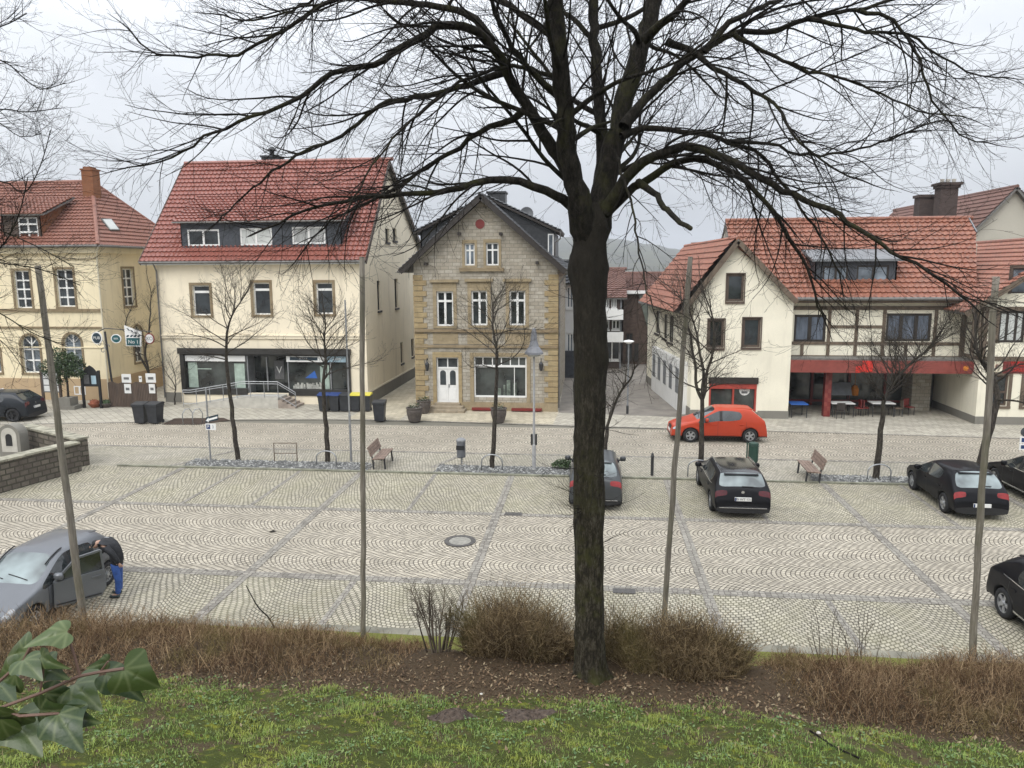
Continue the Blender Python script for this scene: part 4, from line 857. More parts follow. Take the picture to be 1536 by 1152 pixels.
# ---------------------------------------------------------------- right wing
def house_w():
    x0, x1, y, yb = 19.74, 28.5, 39.7, 50.0; xm, az = 23.9, 9.15
    h = place('timbered_corner_wing', 'projecting half-timbered gable wing with red restaurant signs at the right edge', 'house', ((x0 + x1) / 2, y, 0))
    f = Face((x0, y), (x1, y)); ls = Face((x0, 45), (x0, y)); rs = Face((x1, y), (x1, yb))
    sl = (az - 6.2) / (xm - x0)
    up = f.rect(1498, 466, 1538, 514); up2 = (up[1] + 1.0, up[1] + 2.4, up[2], up[3]); gw = f.rect(1518, 402, 1545, 440); lo = f.rect(1489, 563, 1512, 609); lo2 = (lo[1] + .75, lo[1] + 1.65, lo[2], lo[3])
    wall(f, h, MAT['render_d'], [(0, 6.2), (xm - x0, az), (f.L, 6.0)], [up, up2, gw, lo, lo2])
    rw = ls.rect(1412, 466, 1426, 508)
    wall(ls, h, MAT['render_d'], [(0, 6.2), (ls.L, 6.2)], [rw]); wall(rs, h, MAT['render_d'], [(0, 6.0), (rs.L, 6.0)])
    for r in (up, up2): window(f, h, r, mat='darkwood', cols=(.33, .67), fw=.12, rec=.06, pane='blind', surround='timber', sill=False)
    window(f, h, gw, mat='darkwood', cols=(), rec=.06, pane='glass_blue', surround='brownwood', sill=False); window(ls, h, rw, mat='darkwood', cols=(), rec=.05, pane='curtain', surround='timber', sw=.1, sill=False)
    for r in (lo, lo2): window(f, h, r, mat='brownwood', cols=(), rows=(.45,), fw=.1, rec=.1, surround='timber', sw=.16)
    Z = lambda py: f.px(1490, py)[1]; U = lambda px: f.px(px, 490)[0]
    b = MB(); zt, zm, zs, zb = Z(463), Z(488), Z(514), Z(538)
    timbers(f, b, [(.1, zb, zt), (U(1461), zb, zt), (U(1490), zb, zt), (up[1] + .3, zb, zt), (up[1] + .75, zb, zt)], [(0, f.L, zt, .2), (0, f.L, zb, .22), (0, up[0] - .15, zs, .15), (up[1] + .15, f.L, zs, .15), (0, U(1490), zm, .14)])
    b.obox(f.pt(U(1463), zt, .0), f.pt(U(1479), zb, .0), .15, .1, f.o); b.build('timber_frame', MAT['timber'], h)
    b = MB(); timbers(ls, b, [(ls.L - .1, zb, zt), (ls.L - 1.8, zb, zt), (ls.px(1428, 490)[0], zb, zt)], [(ls.L - 1.85, ls.L, zt, .2), (ls.L - 1.85, ls.L, zb, .2), (ls.L - 1.85, ls.L, zm, .14)]); b.build('timber_frame', MAT['timber'], h)
    b = MB(); f.box(b, -.03, f.L, 0, .4, -.02, .04); ls.box(b, 0, ls.L, 0, .4, -.02, .03); b.build('plinth', MAT['plinth'], h)
    s = f.rect(1441, 544, 1460, 558); b = MB(); f.box(b, *s, .0, .06); g = b.build('wall_sign', MAT['darkred'], h)
    b = MB(); b.disc((f.pt((s[0] + s[1]) / 2, 0).x - .08, s[2] + .2), .13, y - .075, 14, t=.012); b.build('sign_picture', MAT['orange'], g)
    s = f.rect(1504, 542, 1552, 560); b = MB(); f.box(b, *s, .0, .06); g = b.build('wall_sign', MAT['darkred'], h)
    text_mesh('sign_lettering', 'PIZZA', .32, f.pt((s[0] + s[1]) / 2, s[2] + .48, .07), HP, 0, 'red_sign', g); text_mesh('sign_lettering', 'GRILL', .24, f.pt((s[0] + s[1]) / 2, s[2] + .18, .07), HP, 0, 'red_sign', g)
    s = f.rect(1489, 544, 1500, 558); b = MB(); f.box(b, *s, .0, .05); g = b.build('wall_sign', MAT['cream_paint'], h); text_mesh('sign_lettering', 'P', .4, f.pt((s[0] + s[1]) / 2, (s[2] + s[3]) / 2, .06), HP, 0, 'darkred', g)
    yf = y - .5; e0 = (x0 - 1.15, 5.98 - .3); P0, P1 = (xm, yf, az + .3), (xm, yb, az + .3); rx = x1 + .9
    roof([([(e0[0], yf, az + .3 - sl * (xm - e0[0]) * .98), P0, P1, (e0[0], yb, az + .3 - sl * (xm - e0[0]) * .98)], (0, 1, 0)), ([(rx, yf, 5.9), P0, P1, (rx, yb, 5.9)], (0, 1, 0))], h, 'tile_d', course=.4, tw=.3, ridge=[(P0, P1)])
    b = MB(); b.obox((e0[0], yf - .03, az + .18 - sl * (xm - e0[0]) * .98), (xm, yf - .03, az + .18), .06, .24); b.build('bargeboard', MAT['timber'], h)
house_w()
# ---------------------------------------------------------------- houses behind
def simple_gable(name, label, x0, x1, y0, y1, ez, rz, wm, tm, along='y', wins=(), over=.4, wmat='white', cat='house', pane='glass'):
    h = place(name, label, cat, ((x0 + x1) / 2, y0, 0)); f = Face((x0, y0), (x1, y0)); ls = Face((x0, y1), (x0, y0)); rs = Face((x1, y0), (x1, y1))
    m = (x0 + x1) / 2; my = (y0 + y1) / 2
    ops = [f.rect(*w) for w in wins]
    if along == 'y':
        wall(f, h, MAT[wm], [(0, ez), (m - x0, rz - .1), (f.L, ez)], ops)
        for s in (ls, rs): wall(s, h, MAT[wm], [(0, ez), (s.L, ez)])
        sl = (rz - ez) / (m - x0)
        A = lambda sg, y: (m + sg * (m - x0 + over), y, ez - sl * over); P0, P1 = (m, y0 - over, rz), (m, y1 + over, rz)
        roof([([A(s, y0 - over), P0, P1, A(s, y1 + over)], (0, 1, 0)) for s in (-1, 1)], h, tm, course=.42, tw=.32, ridge=[(P0, P1)])
    else:
        wall(f, h, MAT[wm], [(0, ez), (f.L, ez)], ops)
        for s in (ls, rs): wall(s, h, MAT[wm], [(0, ez), (s.L / 2, rz - .1), (s.L, ez)])
        sl = (rz - ez) / (my - y0); P0, P1 = (x0 - over, my, rz), (x1 + over, my, rz)
        roof([([(x0 - over, y, z), (x1 + over, y, z), P1, P0], (1, 0, 0)) for y, z in ((y0 - over, ez - sl * over), (y1 + over, ez - sl * over))], h, tm, course=.42, tw=.32, ridge=[(P0, P1)])
    for r in ops: window(f, h, r, mat=wmat, cols=(.5,), rec=.08, fw=.09, pane=pane)
    return h, f
h, f = simple_gable('grey_gable_house', 'tall grey rendered gable house with brick chimneys rising behind the orange tiled roof', 25.6, 32.4, 56, 76, 9.6, 13.45, 'render_g', 'tile_far')
for (a, c, t, yy, cap) in ((1376, 1406, 297, 60, 0), (1407, 1433, 283, 58, 1)):
    p0, p1 = fp(a, t, yy), fp(c, t, yy); b = MB(); b.box(p0.x, p1.x, yy - .5, yy + .5, 9.0, p0.z); b.box(p0.x - .1, p1.x + .1, yy - .6, yy + .6, p0.z, p0.z + .2)
    if cap: b.box(p0.x - .2, p1.x + .2, yy - .7, yy + .7, p0.z + .2, p0.z + .38)
    ch = b.build('chimney', MAT['brick_dark'], h)
    if cap:
        b = MB()
        for k in range(3): b.lathe([(.12, 0), (.16, .28)], (p0.x + .25 + k * .4, yy, p0.z + .38), 8)
        b.build('chimney_pots', MAT['concrete'], ch)
h, f = simple_gable('brick_lane_house', 'dark brick house with white balconies at the end of the lane behind the big tree', -5.5, 2.45, 60, 70, 5.9, 8.0, 'brick_dark', 'tile_far', 'x', [(906, 448, 914, 462), (917, 448, 925, 462), (906, 480, 914, 494), (918, 480, 930, 494), (906, 510, 930, 540)])
for py in (464, 497):
    u0, u1 = f.px(898, py)[0], f.px(934, py)[0]; z = f.px(915, py)[1]; b = MB(); f.box(b, u0, u1, z - .75, z - .6, 0, 1.3); f.box(b, u0, u1, z - .6, z + .05, 1.24, 1.3); b.build('balcony', MAT['white'], h)
b = MB(); f.box(b, f.L - .12, f.L, 0, 5.6, 0, .1); b.build('downpipe', MAT['zinc'], h)
h, f = simple_gable('brown_brick_house', 'brown brick house with a flat dark red roof edge and white fascia beside the lane', 2.7, 9.5, 63, 74, 6.1, 7.6, 'brick_brown', 'tile_far', 'x', [(939, 500, 949, 540), (951, 515, 958, 540)], wmat='darkwood')
b = MB(); f.box(b, -.2, f.L + .3, 5.95, 6.2, .25, .5); b.build('white_fascia', MAT['white'], h)
b = MB(); b.prism([f.pt(u, z, .2) for u, z in ((1.2, 5.9), (2.6, 5.9), (2.6, 1.6), (2.0, 3.2))], f.o * .1); g = b.build('gable_cladding', plain('grey_green_cladding', (.1, .115, .095), .6, .3, 3), h)
b = MB(); b.obox(f.pt(1.7, 5.8, .35), f.pt(2.7, 5.0, .35), .12, .1); b.obox(f.pt(2.6, 4.6, .35), f.pt(2.2, 3.4, .35), .1, .1); b.build('white_trim', MAT['white'], g)
h, f = simple_gable('white_lane_house', 'white rendered house with grey windows seen in the gap between stone house and tree trunk', -9.0, -1.15, 55, 59.5, 7.2, 8.6, 'render_w', 'slate', 'x', [(850, 500, 860, 545), (850, 430, 860, 462)], pane='glass_blue')
b = MB(); f.box(b, 5, f.L, 0, 2.0, 0, .4); b.build('dark_base', MAT['slate_panel'], h)
# alley paving
b = MB(); b.poly([(-1.75, 41.0, .012), (5.5, 40.2, .012), (4.1, 53, .012), (6.5, 66, .012), (-2, 66, .012)]); setp(b.build('lane_surface', plain('lane_paving', (.2, .18, .155), .75, .3, 1.0, .4, 40), fix=False), kind='structure')
b = MB(); b.poly([(-9.7, 38.2, .01), (-1.9, 37.75, .01), (-1.75, 41.25, .01), (-9.9, 41.25, .01)]); b.poly([(-13.1, 38.3, .01), (-10.2, 38.3, .01), (-10.2, 56, .01), (-13.1, 56, .01)]); setp(b.build('shop_forecourt', MAT['slabs_warm'], fix=False), kind='structure')
# far hill
def smooth_k(k): k = max(0, min(1, k)); return k * k * (3 - 2 * k)
def hill():
    xs = np.linspace(-900, 1100, 150); ys = np.linspace(420, 1500, 44); V = []; S = 2.1
    for y in ys:
        for x in xs:
            k = max(0, min(1, (y - 420) / 620)); k = k * k * (3 - 2 * k)
            r = 19 + 24 / (1 + math.exp((x - 62) / 24)) + 3 * math.sin(x / 140 + .8) + 2 * math.sin(x / 47) + 1.2 * math.sin(x / 19 + y / 60) + (12 * smooth_k((x - 260) / 300))
            V.append((x * S, y * S, -2 + S * (r * k * (1 if y < 1050 else .8)) + (rnd.random() * 9 * k)))
    n = len(xs); F = [(j * n + i, j * n + i + 1, (j + 1) * n + i + 1, (j + 1) * n + i) for j in range(len(ys) - 1) for i in range(n - 1)]
    t = NT('wooded_hill'); p = t.pos(); c = t.mix(t.ramp(t.noise(p, .03, 6, .7), [(.35, (0, 0, 0)), (.65, (1, 1, 1))]), (.035, .035, .028), (.085, .085, .05))
    setp(mesh_np('hill', np.array(V), np.array(F), t.out(c, .95, .05), smooth=True), kind='structure')
hill()

def haze():
    b = MB(); b.box(-2100, 2500, -60, 3300, -3, 150); t = NT('thin_haze'); t.n.remove(t.b); v = t.new('ShaderNodeVolumePrincipled'); v.inputs['Color'].default_value = (.86, .9, .96, 1); v.inputs['Density'].default_value = HAZE
    t.l.new(v.outputs[0], t.n['Material Output'].inputs['Volume']); setp(b.build('haze', t.m), kind='stuff')
HAZE = .0003
haze()
# ---------------------------------------------------------------- pieces: break a mesh into the islands (clusters of touching islands) it is made of
def islands(me):
    n = len(me.vertices); par = np.arange(n)
    def find(i):
        while par[i] != i: par[i] = par[par[i]]; i = par[i]
        return i
    for e in me.edges:
        a, b = find(e.vertices[0]), find(e.vertices[1])
        if a != b: par[a] = b
    return [find(i) for i in range(n)]
def split_pieces(o, gap=.02):
    me = o.data; root = islands(me); co = np.array([v.co for v in me.vertices]); ids = sorted(set(root)); root = np.array(root)
    bb = [(co[root == i].min(0) - gap / 2, co[root == i].max(0) + gap / 2) for i in ids]; g = list(range(len(ids)))
    def f(i):
        while g[i] != i: i = g[i]
        return i
    for i in range(len(ids)):
        for j in range(i):
            if (bb[i][0] <= bb[j][1]).all() and (bb[j][0] <= bb[i][1]).all(): g[f(i)] = f(j)
    cl = {}
    for k, i in enumerate(ids): cl.setdefault(f(k), []).append(i)
    if len(cl) < 2: return [o]
    out = [o]; sets = list(cl.values()); src = me.copy()
    for k, s in enumerate(sets):
        keep = set(np.nonzero(np.isin(root, s))[0].tolist()); bm = bmesh.new(); bm.from_mesh(src); bm.verts.ensure_lookup_table()
        bmesh.ops.delete(bm, geom=[v for v in bm.verts if v.index not in keep], context='VERTS')
        if k == 0: bm.to_mesh(me); bm.free(); continue
        m2 = src.copy(); bm.to_mesh(m2); bm.free(); c = o.copy(); c.data = m2; COL.objects.link(c); out.append(c)
    bpy.data.meshes.remove(src); return out
# ---------------------------------------------------------------- cars
from mathutils.bvhtree import BVHTree
def wheel_proto(r, w, rimcol, nspoke):
    key = (r, w, rimcol, nspoke)
    if key in WHEELS: return WHEELS[key]
    R = Matrix.Rotation(HP, 4, 'X')
    t = MB(); n = 28; prof = [(r * .66, -w / 2), (r * .9, -w / 2), (r * .985, -w * .38), (r, -w * .2), (r, w * .2), (r * .985, w * .38), (r * .9, w / 2), (r * .66, w / 2), (r * .62, w * .3), (r * .62, -w * .3), (r * .66, -w / 2)]
    vs = [R @ Vector((a * math.cos(2 * math.pi * j / n), a * math.sin(2 * math.pi * j / n), z)) for a, z in prof for j in range(n)]
    t.add(vs, [(i * n + j, i * n + (j + 1) % n, (i + 1) * n + (j + 1) % n, (i + 1) * n + j) for i in range(len(prof) - 1) for j in range(n)])
    s = MB(); o = w * .36
    for (a, b, z0, z1) in ((r * .58, r * .665, -o, o + .012),):
        q = [(a, z0), (b, z0), (b, z1), (a, z1), (a, z0)]
        vs = [R @ Vector((x * math.cos(2 * math.pi * j / n), x * math.sin(2 * math.pi * j / n), z)) for x, z in q for j in range(n)]
        s.add(vs, [(i * n + j, i * n + (j + 1) % n, (i + 1) * n + (j + 1) % n, (i + 1) * n + j) for i in range(4) for j in range(n)])
    for sg in (1,):
        for k in range(nspoke):
            c = 2 * math.pi * k / nspoke
            for dd in ((-.13, .13) if nspoke <= 6 else (0,)):
                p0 = R @ Vector((math.cos(c + dd * 2.2) * r * .12, math.sin(c + dd * 2.2) * r * .12, o * .8)); p1 = R @ Vector((math.cos(c + dd) * r * .62, math.sin(c + dd) * r * .62, o))
                s.obox(p0, p1, r * (.12 if nspoke <= 6 else .08), .03, (0, -1, 0))
        pts = [R @ Vector((r * .17 * math.cos(2 * math.pi * j / 12), r * .17 * math.sin(2 * math.pi * j / 12), o * .7)) for j in range(12)]
        s.prism(pts, (0, -.06, 0))
    d = MB(); d.prism([R @ Vector((r * .6 * math.cos(2 * math.pi * j / 20), r * .6 * math.sin(2 * math.pi * j / 20), o * .3)) for j in range(20)], (0, .04, 0))
    ms = []
    for mb, m in ((t, 'rubber'), (s, rimcol), (d, 'brake_dark')):
        ob = mb.build('tmp', MAT[m], smooth=(m == 'rubber')); ms.append(ob.data); bpy.data.objects.remove(ob)
    ms[0].name, ms[1].name, ms[2].name = 'tyre', 'rim', 'wheel_disc'
    WHEELS[key] = ms; return ms
WHEELS = {}
def car_mats():
    M = MAT
    M['rubber'] = plain('tyre_rubber', (.016, .016, .017), .8, .25, 8); M['brake_dark'] = plain('dark_wheel_metal', (.02, .02, .021), .6, .3, 6)  # near-black metal for the disc behind the spokes
    M['rim_silver'] = plain('silver_alloy', (.42, .43, .44), .32, .15, 6, metal=.6); M['rim_dark'] = plain('black_alloy', (.03, .03, .032), .35, .2, 6, metal=.4)
    M['car_glass'] = glass('car_glass', (.022, .026, .027), .03, .9); M['car_glass_light'] = glass('painted_reflection_screen', (.115, .14, .14), .03, 1.0)  # pale screen base colour stands in for bright reflections
    M['trim'] = plain('black_trim', (.014, .014, .015), .55, .2, 5); M['chrome'] = plain('chrome', (.55, .56, .57), .18, .1, 5, metal=.9)
    M['tail'] = plain('red_lamp', (.23, .012, .012), .16, .3, 5, spec=.7); M['tail_dark'] = plain('dark_red_lamp', (.075, .006, .01), .16, .3, 5, spec=.7); M['head'] = plain('clear_lamp', (.3, .31, .32), .12, .4, 12, spec=.8)
    M['plate'] = plain('plate_white', (.62, .62, .6), .5, .1, 6)
    M['p_black'] = car_paint('black_car_paint', (.006, .006, .0075), 0, .5); M['p_grey'] = car_paint('graphite_car_paint', (.055, .058, .06), .3); M['p_silver'] = car_paint('silver_car_paint', (.15, .157, .168), .45)
    M['p_red'] = car_paint('red_car_paint', (.39, .052, .025)); M['p_dark'] = car_paint('anthracite_car_paint', (.022, .025, .029), .2); M['p_roof'] = plain('glossy_dark_roof', (.014, .014, .015), .12, .2, 5, spec=.6)
car_mats()
def car(name, label, loc, heading, L, W, Ht, prof, paint, belt=.95, group=None, tail='tail', rim='rim_silver', nsp=5, rw=.33, wb=None, fo=None, wt=.73, roof=None, plate=True, rails=None, strip=False, chrome=False, rscreen='car_glass', text=None, lowtrim=True, pillar=(2.05, 2.15), rear_glass=None, wscreen='car_glass'):
    """prof: stations (x from the nose, top z, plan width factor) nose to tail; heading = direction of the nose about Z"""
    h = thing(name, label, 'car', loc, heading, group)
    zb = .2; hw = W / 2; S = []
    for (x, zt, wf, *k) in prof:
        w = hw * wf; cab = zt > belt + .14; b = belt + (.05 * (x / L))
        if cab: z3, z4, z5 = zb + .42 * (b - zb), b, zt - .085; wt_ = hw * wt
        else: z3, z4, z5 = zb + .45 * (zt - zb), zb + .8 * (zt - zb), zt - .045; wt_ = w * .93
        if cab: wt_ = hw * (wt + .10 * max(0, (belt + .5 - zt)))
        y5, y6 = (wt_ + .045, wt_ - .035) if cab else (w * .965, w * .87)
        y7 = (wt_ - .035) * .55 if cab else w * .54
        S.append([(0, zb), (.8 * w, zb), (.955 * w, zb + min(.11, (zt - zb) * .3)), (w, z3), (.985 * w, z4), (y5, z5), (y6, zt - .012), (y7, zt + (.02 if cab else .012)), (0, zt + (.03 if cab else .02))])
    bm = bmesh.new(); rows = []; n = 9
    for st, pts in zip(prof, S):
        x = L / 2 - st[0]; rg = [bm.verts.new((x, y, z)) for y, z in pts] + [bm.verts.new((x, -y, z)) for y, z in reversed(pts[1:-1])]
        rows.append(rg)
    m = len(rows[0]); N = len(prof)
    tag = [p[3] if len(p) > 3 else '' for p in prof]
    def mat_of(i, j):                     # face between station i and i+1, ring row j (folded to one side)
        jj = j if j < 8 else m - 1 - j
        t = tag[i]
        if 'W' in t and jj in (6, 7): return 1
        if 'R' in t and jj in (6, 7): return 2
        if 'g' in t and jj == 4: return 3
        if 'p' in t and jj == 4: return 6
        if 'T' in t and jj in (4, 5, 6): return 4
        if 'H' in t and jj in (4, 5, 6) and not ('h' in t and jj == 6): return 5
        if 'G' in t and jj == 7: return 6
        if 'B' in t and jj >= 3: return 6
        if jj <= 1 and lowtrim: return 6
        if roof and 'o' in t and jj in (6, 7): return 7
        return 0
    for i in range(N - 1):
        for j in range(m):
            f = bm.faces.new([rows[i][j], rows[i][(j + 1) % m], rows[i + 1][(j + 1) % m], rows[i + 1][j]]); f.material_index = mat_of(i, j); f.smooth = True
    bm.faces.new(rows[0]).material_index = 6; bm.faces.new(list(reversed(rows[-1]))).material_index = 6
    cr = bm.edges.layers.float.new('crease_edge')
    for e in bm.edges:
        mi = {f.material_index for f in e.link_faces}
        if len(mi) > 1: e[cr] = .75
    bmesh.ops.recalc_face_normals(bm, faces=bm.faces)
    me = bpy.data.meshes.new('car_body'); bm.to_mesh(me); bm.free()
    tmp = bpy.data.objects.new('tmp_body', me); COL.objects.link(tmp)
    for _ in range(9): me.materials.append(MAT['trim'])
    sd = tmp.modifiers.new('s', 'SUBSURF'); sd.levels = sd.render_levels = 2
    wb = wb or L * .62; fo = fo or L * .2; xs = (L / 2 - fo, L / 2 - fo - wb)
    cut = MB()
    for x in xs:
        for sg in (-1, 1):
            y0, y1 = sg * (hw - .26), sg * (hw + .3)
            cut.prism([(x + (rw + .055) * math.cos(2 * math.pi * k / 28), y0, rw + (rw + .055) * math.sin(2 * math.pi * k / 28)) for k in range(28)], (0, y1 - y0, 0))
    co = cut.build('tmp_cut', [MAT['trim']]); 
    for _ in range(8): co.data.materials.append(MAT['trim'])
    for p in co.data.polygons: p.material_index = 8
    bo = tmp.modifiers.new('b', 'BOOLEAN'); bo.operation = 'DIFFERENCE'; bo.object = co; bo.solver = 'EXACT'
    dg = bpy.context.evaluated_depsgraph_get(); ev = tmp.evaluated_get(dg); full = bpy.data.meshes.new_from_object(ev)
    bpy.data.objects.remove(tmp); bpy.data.objects.remove(co)
    bmf = bmesh.new(); bmf.from_mesh(full); bvh = BVHTree.FromBMesh(bmf)
    def take(idx, nm, mats, remap=None, smooth=True):
        b2 = bmf.copy(); bmesh.ops.delete(b2, geom=[f for f in b2.faces if f.material_index not in idx], context='FACES')
        if not b2.faces: b2.free(); return None
        for f in b2.faces: f.material_index = (remap or {}).get(f.material_index, 0)
        md = bpy.data.meshes.new(nm); b2.to_mesh(md); b2.free()
        for q in mats: md.materials.append(MAT[q])
        ob = bpy.data.objects.new(nm, md); COL.objects.link(ob); ob.parent = h; return ob
    body = take((0, 6, 7, 8), 'body', [paint, 'trim', roof or paint], {0: 0, 6: 1, 8: 1, 7: 2})
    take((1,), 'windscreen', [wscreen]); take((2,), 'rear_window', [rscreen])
    for idx, nm, mm in ((3, 'side_window', 'car_glass'), (4, 'taillight', tail), (5, 'headlight', 'head')):
        ob = take((idx,), nm, [mm])
        if ob: split_pieces(ob, 1e-4)
    bmf.free(); bpy.data.meshes.remove(full)
    def side_hit(x, z, sg):
        p = bvh.ray_cast(Vector((x, sg * 3, z)), Vector((0, -sg, 0))); return p[0], p[1]
    def ribbon(mb, pts, sg, w, off=.004, horiz=True):
        P = []
        for x, z in pts:
            q, nn = side_hit(x, z, sg)
            if q: P.append((q + nn * off, nn))
        for (a, na), (b, nb) in zip(P, P[1:]):
            d = (b - a).normalized(); s = d.cross(na).normalized() * w / 2; s2 = d.cross(nb).normalized() * w / 2
            mb.add([a - s, a + s, b + s2, b - s2], [(0, 1, 2, 3)])
    # wheels
    ms = wheel_proto(rw, .215, rim, nsp)
    for x in xs:
        for sg in (-1, 1):
            ty = bpy.data.objects.new('wheel', ms[0]); COL.objects.link(ty); ty.parent = h; ty.location = (x, sg * (hw - .125), rw); ty.rotation_euler = (0, rnd.random() * 2, 0) if sg < 0 else (0, rnd.random() * 2, math.pi)
            for q, nm in ((ms[1], 'rim'), (ms[2], 'wheel_disc')): r = bpy.data.objects.new(nm, q); COL.objects.link(r); r.parent = ty
    # seams and handles
    px0, px1 = L / 2 - pillar[0], L / 2 - pillar[1]
    for sg in (-1, 1):
        s = MB(); fx = xs[0] - rw - .16; bx = xs[1] + rw * .55
        for x in (fx, (px0 + px1) / 2): ribbon(s, [(x, z) for z in np.linspace(zb + .12, belt - .01, 9)], sg, .012)
        ribbon(s, [(bx + .0, z) for z in np.linspace(.62, belt - .01, 6)], sg, .012); ribbon(s, [(x, zb + .13) for x in np.linspace(fx, bx - .1, 8)], sg, .012)
        s.build('door_seam', MAT['trim'], h, fix=False)
        for x in ((px0 + px1) / 2 + .17, bx + .22):
            q, nn = side_hit(x, belt - .13, sg)
            if q: hb = MB(); hb.box(q.x - .1, q.x + .1, q.y - .02, q.y + .03 if sg > 0 else q.y + .02, q.z - .015, q.z + .015) if sg > 0 else hb.box(q.x - .1, q.x + .1, q.y - .03, q.y + .02, q.z - .015, q.z + .015); hb.build('door_handle', MAT[paint], h)
        if strip or chrome:
            s = MB()
            if chrome: ribbon(s, [(x, belt + .035) for x in np.linspace(xs[0] - .62, xs[1] - .1, 12)], sg, .025, .006)
            if strip: ribbon(s, [(x, zb + .16) for x in np.linspace(fx, bx, 10)], sg, .05, .006)
            s.build('chrome_strip', MAT['chrome'], h, fix=False)
        mx = L / 2 - [p[0] for p in prof if len(p) > 3 and 'W' in p[3]][0] - .42
        mb = MB(); mb.lathe([(.02, -.085), (.085, -.075), (.1, -.02), (.1, .03), (.08, .075), (.02, .085)], (0, 0, 0), 10)
        mb.v = [(mx + v[0] * .8, sg * (hw + .09) + v[1] * 1.15, belt + .09 + v[2]) for v in mb.v]; mo = mb.build('wing_mirror', MAT[paint], h, smooth=True)
        st = MB(); st.obox((mx, sg * (hw - .1), belt + .03), (mx, sg * (hw + .06), belt + .05), .06, .04); st.build('mirror_arm', MAT['trim'], mo)
        if rails:
            rr = MB(); ro = [p for p in prof if len(p) > 3 and ('g' in p[3] or 'p' in p[3])]; xa, xb_ = L / 2 - ro[0][0] - .5, L / 2 - ro[-1][0]
            P = []
            for x in np.linspace(xa, xb_, 9):
                q = bvh.ray_cast(Vector((x, sg * hw * (wt - .05), 3)), Vector((0, 0, -1)))[0]
                if q: P.append(q + Vector((0, 0, .035)))
            if len(P) > 2: rr.tube(P, .018, 6); rr.build('roof_rail', MAT[rails], h)
    def rear_hit(y, z): return bvh.ray_cast(Vector((-L, y, z)), Vector((1, 0, 0)))[0]
    def front_hit(y, z): return bvh.ray_cast(Vector((L, y, z)), Vector((-1, 0, 0)))[0]
    if plate is not None:
        z = plate if not isinstance(plate, bool) else .62
        q = rear_hit(0, z); b = MB(); b.box(q.x - .035, q.x + .01, -.26, .26, z - .057, z + .057); po = b.build('number_plate', MAT['plate'], h)
        b = MB(); b.box(q.x - .037, q.x - .034, .215, .258, z - .054, z + .054); b.build('plate_band', MAT['blue_paint'], po)
        if text: text_mesh('plate_lettering', text, .105, (q.x - .037, -.02, z), HP, -HP, 'trim', po, .001, world=False)
        q = front_hit(0, .45); b = MB(); b.box(q.x - .01, q.x + .02, -.26, .26, .4, .51); b.build('number_plate', MAT['plate'], h)
    tw = [p for p in prof if len(p) > 3 and 'R' in p[3]]
    if tw:
        zz = tw[0][1] - .36; pts = []
        for y in np.linspace(.02, -.34, 5):
            q = rear_hit(y, zz + .02 * y)
            if q: pts.append(q + Vector((-.02, 0, .012)))
        if len(pts) > 2: b = MB(); b.tube(pts, .014, 5); b.build('rear_wiper', MAT['trim'], h)
        q = rear_hit(0, plate + .21 if not isinstance(plate, bool) else .84)
        b = MB(); b.prism([(q.x - .012, .05 * math.cos(k * math.pi / 6), q.z + .05 * math.sin(k * math.pi / 6)) for k in range(12)], (.02, 0, 0)); b.build('tailgate_badge', MAT['chrome'], h)
        b = MB(); P = []
        for y in np.linspace(-hw * .8, hw * .8, 11):
            q = rear_hit(y, .38)
            if q: P.append(q + Vector((-.012, 0, 0)))
        if chrome and len(P) > 3: b.tube(P, .016, 5); b.build('bumper_trim', MAT['chrome'], h)
        yy = hw * wt * .8; sp = MB(); zt = tw[0][1]; xx = L / 2 - tw[0][0]; sp.prism([(xx + .12, -yy, zt + .012), (xx - .12, -yy, zt - .03), (xx - .1, -yy, zt - .055), (xx + .05, -yy, zt - .03)], (0, 2 * yy, 0)); sp.build('roof_spoiler', MAT[paint], h)
    # wipers on the windscreen
    ww = [p for p in prof if len(p) > 3 and 'W' in p[3]][0]; b = MB()
    for y0, y1 in ((.45, -.1), (-.15, -.62)):
        P = []
        for k in np.linspace(0, 1, 5):
            y = y0 + (y1 - y0) * k; q = bvh.ray_cast(Vector((L / 2 - ww[0] - .1 - .12 * k, y, 3)), Vector((0, 0, -1)))[0]
            if q: P.append(q + Vector((0, 0, .012)))
        if len(P) > 2: b.tube(P, .01, 5)
    if b.v:
        for piece in split_pieces(b.build('wiper', MAT['trim'], h), 1e-4): pass
    h['bvh'] = 0; del h['bvh']
    return h
def hatch(L, Ht, k=1.0, tz=.95):
    s = L / 4.2; d = Ht - 1.48
    return [(0, .3, .74), (.01, .5, .82, 'G'), (.06 * s, .69, .88, 'Hh'), (.36 * s, .82, .955), (.85 * s, .925 + d * .4, .985), (1.12 * s, .985 + d * .5, 1, 'W g'), (1.95 * s, 1.405 + d, 1, 'og'), (2.1 * s, 1.44 + d, 1, 'op'), (2.2 * s, 1.455 + d, 1, 'og'), (3.12 * s, 1.45 + d, 1, 'o'), (3.5 * s, 1.42 + d, .99, 'R'), (3.98 * s, tz + .04 + d * .5, .965), (4.08 * s, tz - .04 + d * .5, .955, 'T'), (4.135 * s, tz - .22 + d * .5, .945), (4.19 * s, .58, .93), (4.2 * s, .42, .9, 'B'), (4.2 * s + .002, .3, .88)]
